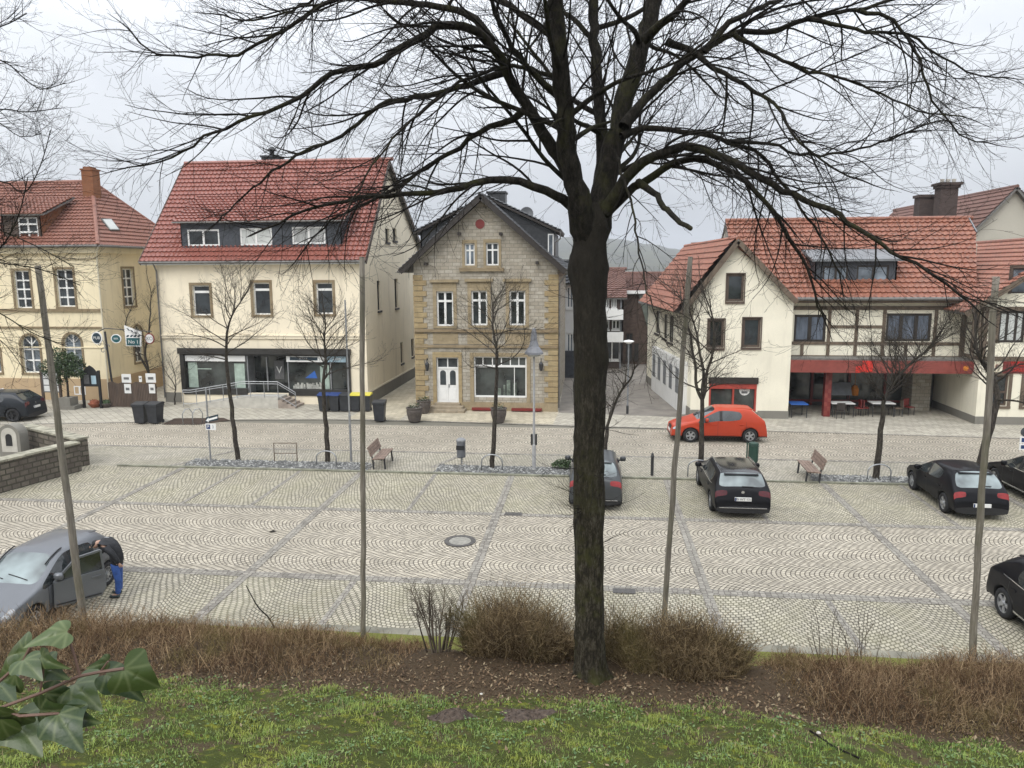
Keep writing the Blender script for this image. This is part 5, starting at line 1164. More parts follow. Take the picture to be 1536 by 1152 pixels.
def wagon(L, Ht):
    s = L / 4.75; d = Ht - 1.47
    return [(0, .3, .74), (.01, .5, .82, 'G'), (.06, .68, .88, 'Hh'), (.42, .81, .955), (1.1 * s, .92 + d * .4, .985), (1.42 * s, .98 + d * .5, 1, 'W g'), (2.3 * s, 1.39 + d, 1, 'og'), (2.4 * s, 1.425 + d, 1, 'op'), (2.5 * s, 1.44 + d, 1, 'og'), (3.3 * s, 1.44 + d, 1, 'og'), (3.95 * s, 1.405 + d, 1, 'o'), (4.2 * s, 1.37 + d, .99, 'R'), (4.55 * s, 1.0 + d * .5, .97), (4.63 * s, .92 + d * .5, .96, 'T'), (4.68 * s, .74 + d * .5, .95), (4.735 * s, .56, .935), (4.75 * s, .42, .91, 'B'), (4.75 * s + .002, .3, .89)]
A90 = math.pi / 2
CARS = {}
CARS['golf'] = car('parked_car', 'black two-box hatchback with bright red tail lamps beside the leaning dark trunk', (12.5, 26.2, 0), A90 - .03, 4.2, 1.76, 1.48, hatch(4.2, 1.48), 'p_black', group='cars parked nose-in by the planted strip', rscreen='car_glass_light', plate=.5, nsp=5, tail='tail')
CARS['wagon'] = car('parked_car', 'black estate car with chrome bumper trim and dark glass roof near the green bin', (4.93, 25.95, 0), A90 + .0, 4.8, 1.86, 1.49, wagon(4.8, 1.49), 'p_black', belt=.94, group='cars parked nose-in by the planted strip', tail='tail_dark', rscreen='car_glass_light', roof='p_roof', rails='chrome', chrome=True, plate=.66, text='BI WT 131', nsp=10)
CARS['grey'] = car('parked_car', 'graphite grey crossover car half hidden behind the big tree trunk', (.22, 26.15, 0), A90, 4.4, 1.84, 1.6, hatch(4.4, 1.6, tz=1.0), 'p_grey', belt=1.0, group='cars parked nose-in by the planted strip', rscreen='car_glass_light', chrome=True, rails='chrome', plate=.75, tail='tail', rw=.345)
CARS['suv'] = car('parked_car', 'black car with chrome sill strip in the far bays, cut off by the right edge', (15.75, 26.75, 0), A90 + .02, 4.6, 1.86, 1.6, hatch(4.6, 1.6), 'p_black', belt=1.0, group='cars parked nose-in by the planted strip', strip=True, chrome=True, rw=.35)
CARS['red'] = car('parked_car', 'bright red compact car parked at the kerb in front of the white gabled house', (5.95, 35.2, 0), math.pi + .03, 4.36, 1.82, 1.6, hatch(4.36, 1.6, tz=1.02), 'p_red', belt=1.0, nsp=5, tail='tail', chrome=False, rw=.335)
CARS['dark'] = car('parked_car', 'dark anthracite crossover parked by the yellow house at the left edge', (-32.4, 36.7, 0), math.pi + .12, 4.55, 1.86, 1.62, hatch(4.55, 1.62, tz=1.05), 'p_dark', belt=1.02, rim='rim_dark', tail='tail_dark', plate=.72, rw=.37, rails='chrome', chrome=False)
CARS['near'] = car('parked_car', 'glossy black car with five-spoke wheel nearest the camera at the lower right', (10.4, 15.7, 0), -A90, 4.6, 1.86, 1.5, hatch(4.6, 1.55, tz=1.0), 'p_black', belt=.98, chrome=True, strip=True, rw=.35, tail='tail_dark', nsp=5)
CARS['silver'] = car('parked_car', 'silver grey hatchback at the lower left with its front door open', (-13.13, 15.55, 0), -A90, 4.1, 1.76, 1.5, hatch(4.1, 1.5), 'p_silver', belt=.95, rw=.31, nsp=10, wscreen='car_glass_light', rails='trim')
def open_door():
    h = CARS['silver']; hx, hy = 2.05 - 1.38, .88; L = 1.12; pr = [(0, .34), (L - .12, .32), (L, .5), (L, .95), (.04, .93)]
    R = Matrix.Rotation(math.radians(38), 4, 'Z')                    # local door runs back along -x from its hinge, swung out to +y
    def T(x, z, o): v = Matrix.Rotation(-math.radians(38), 4, 'Z') @ Vector((-x, o, 0)); return (hx + v.x, hy + v.y, z)
    b = MB(); vs = [T(x, z, o) for o in (-.05, .05) for x, z in pr]; n = len(pr)
    b.add(vs, [tuple(range(n)), tuple(range(2 * n - 1, n - 1, -1))] + [(i, (i + 1) % n, n + (i + 1) % n, n + i) for i in range(n)])
    fr = [(.06, .93), (.5, 1.33), (.62, 1.38), (L - .05, 1.42), (L - .02, .95)]
    for (xa, za), (xb, zb) in zip(fr, fr[1:]): b.obox(T(xa, za, 0), T(xb, zb, 0), .05, .05)
    d = b.build('front_door', MAT['p_silver'], h, world=False)
    b = MB(); b.poly([T(x, z, 0) for x, z in fr]); b.build('door_pane', MAT['car_glass'], d, world=False)
    b = MB(); b.obox(T(L - .3, .83, .07), T(L - .1, .83, .07), .03, .03); b.build('door_handle', MAT['p_silver'], d, world=False)
    b = MB(); b.obox(T(.05, .4, .055), T(L - .12, .38, .055), .05, .02); b.build('door_rub_strip', MAT['trim'], d, world=False)
    b = MB(); b.prism([(hx - x, .88 + .012, z) for x, z in ((.05, .36), (1.0, .36), (1.08, .6), (1.08, .93), (.05, .91))], (0, -.03, 0)); b.build('dark_opening_patch', MAT['trim'], h, world=False)  # black panel over the closed side stands in for the shaded interior
    for k in [c for c in kids(h) if c.name.split('.')[0] == 'wing_mirror' and c.data.vertices[0].co.y > 0]: 
        pass
open_door()
# ---------------------------------------------------------------- street furniture
def at(px, py, z=0.0): return gp(px, py, z)
def wheelie_bin(label, p, lid='bin', rz=0.0, s=1.0, group='wheelie bins'):
    h = thing('wheelie_bin', label, 'wheelie bin', (p.x, p.y, .004), rz, group); w, d, H_ = .29 * s, .31 * s, .95 * s
    b = MB(); b.add([(sx * w * k, sy * d * k, z) for z, k in ((.06, .78), (H_, 1.0)) for sx, sy in ((-1, -1), (1, -1), (1, 1), (-1, 1))], [(0, 3, 2, 1), (4, 5, 6, 7), (0, 1, 5, 4), (1, 2, 6, 5), (2, 3, 7, 6), (3, 0, 4, 7)])
    b.box(-w * 1.06, w * 1.06, -d * 1.06, d * 1.04, H_ - .09, H_ - .03); b.build('bin_body', MAT['bin'], h)
    b = MB(); b.add([(sx * w * 1.08, y, z) for y, z in ((-d * 1.14, H_ + .0), (-d * 1.1, H_ + .06), (d * .6, H_ + .13), (d * 1.1, H_ + .08), (d * 1.1, H_)) for sx in (-1, 1)], [(0, 1, 3, 2), (2, 3, 5, 4), (4, 5, 7, 6), (6, 7, 9, 8), (8, 9, 1, 0), (0, 2, 4, 6, 8), (1, 9, 7, 5, 3)]); b.build('lid', MAT[lid], h)
    for sx in (-1, 1): b = MB(); b.prism([(sx * w * .82, d * .8 + .1 * math.cos(k * math.pi / 7), .1 + .1 * math.sin(k * math.pi / 7)) for k in range(14)], (-sx * .05, 0, 0)); b.build('wheel', MAT['rubber'], h)
    b = MB(); b.tube([(-w * .8, d * 1.2, H_ - .02), (w * .8, d * 1.2, H_ - .02)], .018, 6); b.build('handle', MAT['bin'], h)
    return h
for px, py, lid, lab, rz in ((213, 635, 'bin', 'charcoal wheelie bin, left one of the pair on the pavement by the yellow house', .1), (234, 635, 'bin', 'charcoal wheelie bin, right one of the pair on the pavement by the yellow house', -.06),
                     (487, 617, 'bin_blue', 'black wheelie bin with a blue lid nearest the ramp steps', .05), (504, 617, 'bin_blue', 'black wheelie bin with blue lid between another blue lid and a black lid', -.04), (519, 617, 'bin', 'black wheelie bin with black lid in the row below the shop window', .02),
                     (535, 617, 'bin_yellow', 'black wheelie bin with yellow lid behind the grey wooden pole', 0), (550, 617, 'bin_yellow', 'black wheelie bin with yellow lid at the house corner', .06), (570, 632, 'bin', 'single charcoal wheelie bin standing alone in front of the passage', .1)):
    wheelie_bin(lab, at(px, py), lid, rz, 1.08 if px < 300 or px == 570 else 1.0)
def bench(label, c, rz):
    h = thing('park_bench', label, 'bench', (c.x, c.y, 0), rz, 'benches on the planted strip'); L = 1.75
    for k, nm in enumerate(('seat', 'backrest')):
        b = MB()
        for i in range(4 if k == 0 else 3):
            if k == 0: b.box(-L / 2, L / 2, -.24 + i * .125, -.24 + i * .125 + .105, .43 + .008 * (3 - i), .47 + .008 * (3 - i))
            else:
                z = .56 + i * .135; y = .27 + i * .045; b.add([(sx * L / 2, yy, zz) for sx in (-1, 1) for yy, zz in ((y, z), (y + .04, z - .01), (y + .078, z + .105), (y + .04, z + .115))], [(0, 1, 2, 3), (7, 6, 5, 4), (0, 4, 5, 1), (1, 5, 6, 2), (2, 6, 7, 3), (3, 7, 4, 0)])
        b.build(nm, MAT['bench_wood'], h)
    for sx in (-.68, .68):
        b = MB(); b.obox((sx, -.2, .43), (sx, -.24, 0), .06, .06); b.obox((sx, -.24, .41), (sx, .3, .41), .06, .05); b.obox((sx, .24, 0), (sx, .27, .45), .06, .06); b.obox((sx, .27, .43), (sx, .43, .92), .05, .05); b.build('leg', MAT['darksteel'], h)
    return h
bench('grey weathered wooden bench behind the second wooden pole from the left, facing right', at(575, 697), -A90 + .05 + math.pi)
bench('brown wooden bench by the gravel bed on the right, between two parked black cars', at(1212, 717), -A90 - .05)
def hoop(px, py, lab):
    c = at(px, py); h = MB(); w = .42; H_ = .62
    P = [(-w, 0, 0), (-w, 0, H_ * .62)] + [(-w * math.cos(t), 0, H_ * .62 + .3 * math.sin(t)) for t in np.linspace(.3, math.pi - .3, 9)] + [(w, 0, H_ * .62), (w, 0, 0)]
    h.tube([(c.x + x, c.y + y, z - .02) for x, y, z in P], .024, 7); o = h.build('tree_guard_hoop', MAT['steel'], smooth=True); setp(o, lab, 'tree guard', 'steel hoops in front of the street trees')
for px, py, lab in ((490, 700, 'steel tree guard hoop before the slim tree next to the bench with grey slats'), (738, 706, 'steel tree guard hoop before the slim tree between litter bin and street lamp'), (1048, 715, 'steel tree guard hoop in front of the nose of the black estate car'), (1318, 722, 'steel tree guard hoop before the slim tree on the right gravel bed')): hoop(px, py, lab)
for px, py, lab in ((282, 636, 'left bicycle hoop on the soil bed below the ramp'), (297, 636, 'right bicycle hoop on the soil bed below the ramp')):
    c = at(px, py); b = MB(); P = [(-.22, 0), (-.24, .55), (-.1, .8), (.12, .8), (.25, .55), (.22, 0)]; b.tube([(c.x + x * .6, c.y + x, z) for x, z in P], .025, 7); setp(b.build('bicycle_hoop', MAT['steel'], smooth=True), lab, 'bicycle hoop', 'bicycle hoops')
def rack():
    a, c = at(412, 693), at(446, 693); h = place('guard_frame', 'rectangular steel tube frame with wire bars standing in the left gravel bed', 'guard frame', (a.x, a.y, 0)); z = .82
    b = MB(); b.tube([(a.x, a.y, 0), (a.x, a.y, z), (c.x, c.y, z), (c.x, c.y, 0)], .025, 7); b.tube([(a.x, a.y, .38), (c.x, c.y, .38)], .02, 6); b.build('frame', MAT['timber'], h)
    b = MB()
    for k in range(1, 6): x = a.x + (c.x - a.x) * k / 6; b.tube([(x, a.y, .38), (x, a.y, .0)], .008, 4)
    b.build('wire_bars', MAT['steel'], h)
rack()
def litter_bin():
    c = at(692, 697); h = place('litter_bin', 'grey litter bin with dark slot on a short post in the middle gravel bed', 'litter bin', (c.x, c.y, 0))
    b = MB(); b.tube([(c.x, c.y + .12, 0), (c.x, c.y + .12, .9)], .035, 8); b.build('post', MAT['steel'], h)
    b = MB(); b.lathe([(.17, .32), (.185, .36), (.185, .98), (.175, 1.0)], (c.x, c.y, 0), 18); b.build('bin_body', plain('bin_grey', (.12, .125, .135), .5, .2, 5), h)
    b = MB(); b.lathe([(.2, 1.0), (.2, 1.06), (.12, 1.13), (.02, 1.15)], (c.x, c.y, 0), 18); b.build('bin_hood', plain('bin_hood_grey', (.2, .205, .21), .5, .2, 5), h)
    b = MB(); b.box(c.x - .17, c.x + .17, c.y - .205, c.y - .1, .68, .84); b.build('bin_slot', MAT['trim'], h)
litter_bin()
def green_bin():
    c = at(1127, 704); h = place('litter_bin', 'dark green litter bin on a post behind the black estate car', 'litter bin', (c.x, c.y, 0))
    b = MB(); b.tube([(c.x - .2, c.y, 0), (c.x - .2, c.y, 1.1)], .03, 8); b.build('post', MAT['green_paint'], h)
    b = MB(); b.lathe([(.17, .3), (.2, .4), (.2, .98), (.17, 1.02)], (c.x + .05, c.y, 0), 14); b.build('bin_body', MAT['green_paint'], h)
    b = MB(); b.lathe([(.21, 1.02), (.19, 1.1), (.03, 1.14)], (c.x + .05, c.y, 0), 14); b.build('lid', MAT['green_paint'], h)
green_bin()
def bollard():
    c = at(978, 713); h = MB(); h.lathe([(.06, 0), (.06, .72), (.075, .73), (.075, .78), (.045, .82), (.055, .87), (.01, .91)], (c.x, c.y, 0), 12); setp(h.build('bollard', MAT['darksteel'], smooth=False), 'slim dark metal bollard on the footway between trunk and wooden pole', 'bollard')
bollard()
def lamp():
    c = at(801, 704); H_ = 5.0; h = place('street_lamp', 'grey street lamp with bell-shaped hood in front of the stone house', 'street lamp', (c.x, c.y, 0))
    b = MB(); b.lathe([(.075, 0), (.075, 1.0), (.05, 1.05), (.042, H_ - .4), (.03, H_ + .32), (.0, H_ + .34)], (c.x, c.y, 0), 12); b.build('post', plain('lamp_grey', (.33, .33, .33), .5, .15, 5), h)
    zt = fp(801, 497, c.y).z; zb = fp(801, 531, c.y).z
    b = MB(); b.lathe([(.06, zt + .12), (.1, zt), (.13, zt - .35), (.2, zb + .3), (.36, zb + .08), (.37, zb), (.3, zb + .02)], (c.x, c.y, 0), 20); b.build('lamp_hood', plain('hood_grey', (.17, .175, .19), .45, .2, 5), h)
    b = MB(); b.lathe([(.28, zb + .02), (.24, zb - .08), (.05, zb - .12)], (c.x, c.y, 0), 16); b.build('lamp_glass', plain('frosted_glass', (.5, .5, .48), .3, .1, 4), h)
    z0, z1 = fp(801, 667, c.y).z, fp(801, 651, c.y).z
    for sx in (-1, 1): b = MB(); b.box(c.x + sx * .09 - .035, c.x + sx * .09 + .035, c.y - .05, c.y + .05, z0, z1); b.build('junction_box', MAT['darksteel'], h)
lamp()
def sign_left():
    c = at(316, 690); h = place('direction_sign', 'thin grey pole with a tilted blue arrow sign above a small parking sign', 'sign', (c.x, c.y, 0)); y = c.y - .06
    zt = fp(316, 582, c.y).z; b = MB(); b.tube([(c.x, c.y, 0), (c.x, c.y, zt)], .035, 8); b.build('post', MAT['steel'], h)
    q = [fp(*k, y) for k in ((308, 634), (327, 630), (327, 621.5), (309, 626))]; b = MB(); b.prism(q, (0, .02, 0)); s = b.build('arrow_plate', MAT['navy'], h)
    q = [fp(*k, y - .003) for k in ((308.5, 631), (313.5, 633), (313, 631), (326, 627.5), (326, 624.5), (313, 628), (313, 626.3))]; b = MB(); b.prism(q, (0, -.004, 0)); b.build('white_arrow', MAT['white'], s)
    z0, z1 = fp(316, 645, y).z, fp(316, 635.5, y).z; x0, x1 = fp(308.5, 640, y).x, fp(323.5, 640, y).x; b = MB(); b.box(x0, x1, y, y + .02, z0, z1); s = b.build('parking_plate', MAT['white'], h)
    b = MB(); b.box(x0 + .03, x0 + .2, y - .004, y, z0 + .04, z1 - .04); b.build('blue_square', MAT['blue_paint'], s); text_mesh('sign_lettering', 'P', .17, (x0 + .115, y - .006, (z0 + z1) / 2), HP, 0, 'white', s, .001)
    text_mesh('sign_lettering', ')', .18, (x1 - .12, y - .004, (z0 + z1) / 2 + .01), HP, 0, 'blue_paint', s, .001)
sign_left()
def sign_right():
    c = at(1534, 702); h = place('direction_sign', 'blue and white parking sign on a pole at the right edge of the footway', 'sign', (c.x, c.y, 0)); y = c.y - .05
    b = MB(); b.tube([(c.x + .05, c.y, 0), (c.x + .05, c.y, 2.1)], .035, 8); b.build('post', MAT['steel'], h)
    z = lambda py: fp(1534, py, y).z
    b = MB(); x0 = fp(1530, 660, y).x; b.prism([(x0 + .32 + .32 * math.cos(k * math.pi / 10), y, z(648) + .24 * math.sin(k * math.pi / 10)) for k in range(20)], (0, .02, 0)); b.build('round_plate', MAT['slate_panel'], h)
    for a, e in ((655, 665), (666, 675)):
        b = MB(); b.box(x0, x0 + .6, y - .002, y + .02, z(e), z(a)); s = b.build('plate', MAT['white'], h); b = MB(); b.box(x0 + .06, x0 + .22, y - .006, y - .002, z(e) + .05, z(a) - .05); b.build('blue_square', MAT['blue_paint'], s)
sign_right()
c = at(527, 692); b = MB(); b.lathe([(.05, 0), (.05, 2), (.038, 2.05), (.034, fp(527, 450, c.y).z)], (c.x, c.y, 0), 10); setp(b.build('metal_pole', MAT['steel']), 'plain slim grey metal pole standing between the bench and a street tree', 'pole')
def lane_lamp():
    c = at(941, 621); h = place('lane_lamp', 'slim white lamp post with small flat head in the lane', 'street lamp', (c.x, c.y, 0)); zt = fp(941, 512, c.y).z
    b = MB(); b.tube([(c.x, c.y, 0), (c.x, c.y, zt)], .045, 8); b.build('post', MAT['zinc'], h); b = MB(); b.lathe([(.12, -.12), (.3, -.02), (.28, .03), (.05, .08)], (c.x, c.y, zt), 14); b.build('lamp_head', MAT['white'], h)
    b = MB(); b.lathe([(.07, 0), (.07, .45), (.04, .5)], (c.x, c.y, 0), 10); b.build('base_sleeve', MAT['darksteel'], h)
lane_lamp()
# ramp of the shop
def ramp():
    y0 = 41.0; y1 = 42.38; X = lambda px: fp(px, 605, y0).x; zp = .62; xs = [X(286), X(366), X(417), X(443)]
    h = place('access_ramp', 'concrete access ramp with steel handrails rising to the shop door', 'ramp', (xs[1], y0, 0))
    b = MB(); b.prism([(xs[0], y0, .0), (xs[2], y0, 0), (xs[2], y0, zp), (xs[1], y0, zp), (xs[0], y0, .06)], (0, y1 - y0, 0)); b.build('ramp_body', MAT['concrete'], h)
    b = MB(); n = 4
    for i in range(n): b.box(xs[2] + i * .26, xs[2] + (i + 1) * .26, y0 + .003, y1, 0, zp - (i + 1) * zp / (n + 1))
    b.build('steps', plain('worn_red_steps', (.3, .25, .21), .85, .3, 3), h)
    zr = lambda x: .06 + (zp - .06) * max(0, min(1, (x - xs[0]) / (xs[1] - xs[0]))) if x <= xs[2] else zp * (1 - (x - xs[2]) / (xs[3] - xs[2]))
    P = [xs[0] - .5, xs[0], xs[1], xs[2], xs[3]]
    for dz, r in ((.95, .024), (.82, .018), (.12, .02)):
        b = MB(); b.tube([(x, y0 + .08, zr(x) + dz) for x in P], r, 7); b.build('handrail', MAT['steel'], h)
    for k, x in enumerate(np.linspace(P[0], xs[2], 8)): b = MB(); b.tube([(x, y0 + .08, 0 if k == 0 else zr(x) - .02), (x, y0 + .08, zr(x) + .95)], .022, 7); b.build('rail_post', MAT['steel'], h)
    b = MB(); b.tube([(xs[3], y0 + .08, 0), (xs[3], y0 + .08, .95)], .022, 7); b.build('rail_post', MAT['steel'], h)
ramp()
b = MB(); q = [at(*k) for k in ((243, 637), (262, 628), (335, 627), (345, 631), (300, 637))]; b.poly([(p.x, p.y, .02) for p in q]); setp(b.build('soil_bed', plain('dark_soil', (.05, .032, .022), .95, .4, 6, .5, 30), fix=False), kind='structure')
# pots
def pot(label, p, s, grp='planters by the stone house'):
    h = thing('flower_pot', label, 'planter', (p.x, p.y, .01), 0, grp)
    b = MB(); b.lathe([(.24 * s, 0), (.3 * s, .06 * s), (.4 * s, .45 * s), (.42 * s, .6 * s), (.4 * s, .68 * s), (.44 * s, .72 * s), (.44 * s, .77 * s), (.37 * s, .77 * s), (.36 * s, .7 * s), (.0, .69 * s)], (0, 0, 0), 20); b.build('pot', MAT['pot'], h, smooth=False)
    r = random.Random(label); b = MB(); f = MB()
    for i in range(150):
        a = r.random() * 6.28; q = r.random() ** .5 * .34 * s; z = .7 * s + r.random() * .28 * s; v = Vector((r.uniform(-1, 1), r.uniform(-1, 1), r.uniform(-.2, 1))).normalized() * .09; w = v.cross(Vector((r.random(), r.random(), 1))).normalized() * .025; c = Vector((q * math.cos(a), q * math.sin(a), z))
        (f if i % 6 == 0 else b).add([c - w, c + v * .5 - w, c + v, c + v * .5 + w] if i % 6 else [c + Vector((.04 * math.cos(t), .04 * math.sin(t), .02 * math.sin(t * 2))) for t in (0, 1.6, 3.1, 4.7)], [(0, 1, 2, 3)])
    b.build('plant', MAT['foliage'], h, fix=False); f.build('blossoms', plain('pale_blossom', (.5, .5, .42), .7, .3, 9), h, fix=False)
pot('dark tapered stone planter with small flowers nearest the passage by the stone house', at(622, 633), 1.02); pot('dark tapered planter behind another one at the left quoins of the stone house', at(636, 620), .95); pot('dark tapered planter with pale flowers below the shop window of the stone house', at(748, 634), 1.02)
for px, lab in ((143, 'terracotta bowl with red plants between the notice board posts'), (160, 'dark bowl planter beside the sign post foot')):
    p = at(px, 611); h = thing('flower_bowl', lab, 'planter', (p.x, p.y, .01)); b = MB(); b.lathe([(.2, 0), (.36, .2), (.38, .26), (.3, .26), (.0, .24)], (0, 0, 0), 16); b.build('bowl', MAT['terracotta' if px == 143 else 'pot'], h)
    b = MB(); r = random.Random(px); b.lathe([(.28, .24), (.24, .36), (.1, .44), (.01, .46)], (0, 0, 0), 10)
    for i in range(90):
        c = Vector((max(-.26, min(.26, r.gauss(0, .14))), max(-.26, min(.26, r.gauss(0, .14))), .26 + r.random() * .16)); v = Vector((r.uniform(-1, 1), r.uniform(-1, 1), 1)).normalized() * .1; w = v.cross(Vector((0, 1, .3))).normalized() * .03; b.add([c - w, c + v, c + w], [(0, 1, 2)])
    b.build('plant', MAT['terracotta' if px == 143 else 'foliage'], h, fix=False)
# notice boards, gate and sign post by the yellow house
def notice():
    a, c = at(127, 612), at(154, 612); h = place('notice_board', 'black wooden notice board with little gabled roof and pale notices', 'notice board', (a.x, a.y, 0)); y = a.y
    for x in (a.x, c.x): b = MB(); b.box(x - .06, x + .06, y - .06, y + .06, 0, 2.25); b.build('post', MAT['trim'], h)
    m = (a.x + c.x) / 2; b = MB(); b.prism([(a.x + .06, y - .04, 1.3), (c.x - .06, y - .04, 1.3), (c.x - .06, y - .04, 2.1), (m + .2, y - .04, 2.42), (m, y - .04, 2.55), (m - .2, y - .04, 2.42), (a.x + .06, y - .04, 2.1)], (0, .08, 0)); bd = b.build('board', MAT['trim'], h)
    b = MB(); b.box(m + .08, c.x - .16, y - .052, y - .04, 1.45, 1.95); b.build('notice', MAT['ice'], bd); b = MB(); b.box(a.x + .16, m - .06, y - .052, y - .04, 1.45, 2.0); b.build('notice', MAT['inkgrey'], bd)
    a, c = at(67, 612), at(95, 612); h = place('poster_board', 'dark framed poster board with white sheets behind the first wooden pole', 'notice board', (a.x, a.y, 0)); y = a.y
    for x in (a.x, c.x): b = MB(); b.box(x - .06, x + .06, y - .06, y + .06, 0, 2.3); b.build('post', MAT['brownwood'], h)
    b = MB(); b.box(a.x + .06, c.x - .06, y - .04, y + .04, .95, 2.2); bd = b.build('board', MAT['inkgrey'], h)
    for i in range(2):
        for j in range(3): b = MB(); x = a.x + .14 + i * .5; z = 1.02 + j * .39; b.box(x, x + .42, y - .05, y - .04, z, z + .33); b.build('notice', MAT['paper'], bd)
notice()
def gate():
    p0, p1 = at(165, 611), at(247, 609); y = p0.y; h = place('dark_gate', 'dark slatted wooden gate between two houses with white posters on it', 'gate', (p0.x, y, 0)); z1 = fp(200, 574, y).z
    n = 30
    b = MB()
    for i in range(n): x = p0.x + (p1.x - p0.x) * i / n; b.box(x, x + (p1.x - p0.x) / n - .02, y - .02, y + .02, .05, z1 + .06 * math.sin(i * .8))
    b.box(p0.x, p1.x, y + .02, y + .06, .3, .42); b.box(p0.x, p1.x, y + .02, y + .06, z1 - .35, z1 - .23); b.build('slats', MAT['brownwood'], h)
    for (a, c, t, e, m) in ((182, 197, 561, 574, 'paper'), (186, 197, 576, 590, 'paper'), (218, 234, 560, 574, 'paper'), (223, 233, 576, 590, 'paper'), (208, 213, 564, 573, 'paper')):
        q0, q1 = fp(a, t, y - .05), fp(c, e, y - .05); b = MB(); b.box(q0.x, q1.x, y - .055, y - .03, q1.z, q0.z); s = b.build('poster', MAT[m], h)
        b = MB(); k = .22 * (q1.x - q0.x); b.box(q0.x + k, q1.x - k, y - .062, y - .056, q1.z + .18, q1.z + .18 + .45 * (q0.z - q1.z - .2)); b.build('poster_print', MAT['inkgrey'], s)
    x = fp(178, 570, y - .05).x
gate()
def signpost():
    c = at(173, 607); top = fp(158, 506, c.y); h = place('iron_sign_post', 'leaning black iron post carrying round and oval pub signs and a clapperboard', 'sign post', (c.x, c.y, 0)); y = c.y - .08
    b = MB(); b.tube([(c.x, c.y, 0), tuple(fp(166, 560, c.y)), tuple(top + Vector((0, 0, .35)))], .06, 8); b.build('post', MAT['darksteel'], h)
    arm = [fp(146, 506, c.y), fp(158, 500, c.y), fp(228, 505, c.y)]; b = MB(); b.tube([(p.x, p.y, p.z + .3) for p in arm], .03, 6); b.build('arm', MAT['darksteel'], h)
    for px, py, s in ((150, 515, 1), (155, 526, .8), (160, 520, .7)):
        q = fp(px, py, c.y); b = MB(); b.tube([(q.x + s * .28 * (1 - t / 14) * math.cos(t * .55), q.y, q.z + s * .28 * (1 - t / 14) * math.sin(t * .55)) for t in range(13)], .02, 5); b.build('scroll', MAT['zinc'], h)
    def ds(px, py, rx, rz_, m, m2=None, txt=None, tm='white', sz=.2):
        q = fp(px, py, y); b = MB(); n = 22; b.prism([(q.x + rx * math.cos(2 * math.pi * i / n), y, q.z + rz_ * math.sin(2 * math.pi * i / n)) for i in range(n)], (0, .06, 0)); s = b.build('hanging_sign', MAT[m], h)
        b = MB(); b.prism([(q.x + .82 * rx * math.cos(2 * math.pi * i / n), y - .008, q.z + .82 * rz_ * math.sin(2 * math.pi * i / n)) for i in range(n)], (0, .006, 0)); b.build('sign_face', MAT[m2 or m], s)
        if txt: text_mesh('sign_lettering', txt, sz, (q.x, y - .012, q.z), HP, 0, tm, s, .002)
    ds(145, 507, .34, .38, 'white', 'navy', 'PUB', 'paper', .24); ds(174, 508, .33, .27, 'white', 'teal', 'BIER', 'paper', .15); ds(224, 508, .3, .32, 'darkred', 'paper', 'XO', 'inkgrey', .3)
    q = [fp(*k, y) for k in ((189, 519), (212, 520), (212, 498), (186, 488))]; b = MB(); b.prism(q, (0, .05, 0)); s = b.build('clapper_sign', MAT['white'], h)
    b = MB()
    for k in range(4):
        u = 189 + k * 5.6; b.prism([fp(*t, y - .006) for t in ((u, 505.5), (u + 3.4, 505.5), (u + 5.2, 502.5), (u + 1.8, 502.5))], (0, .004, 0)); v = 488.5 + k * 2.6
        if k < 3: b.prism([fp(*t, y - .006) for t in ((u + 3, v + 7), (u + 6, v + 8.2), (u + 3.6, v + 4.6), (u + .8, v + 3.3))], (0, .004, 0))
    b.build('clapper_stripes', MAT['navy'], s)
    b = MB(); b.prism([fp(*t, y - .006) for t in ((190, 518), (209.5, 518.5), (209.5, 507), (189.5, 507))], (0, .004, 0)); b.build('sign_panel', MAT['teal'], s)
    p = fp(200, 513, y - .012); text_mesh('sign_lettering', 'No 1', .32, p, HP, 0, 'paper', s, .001)
signpost()
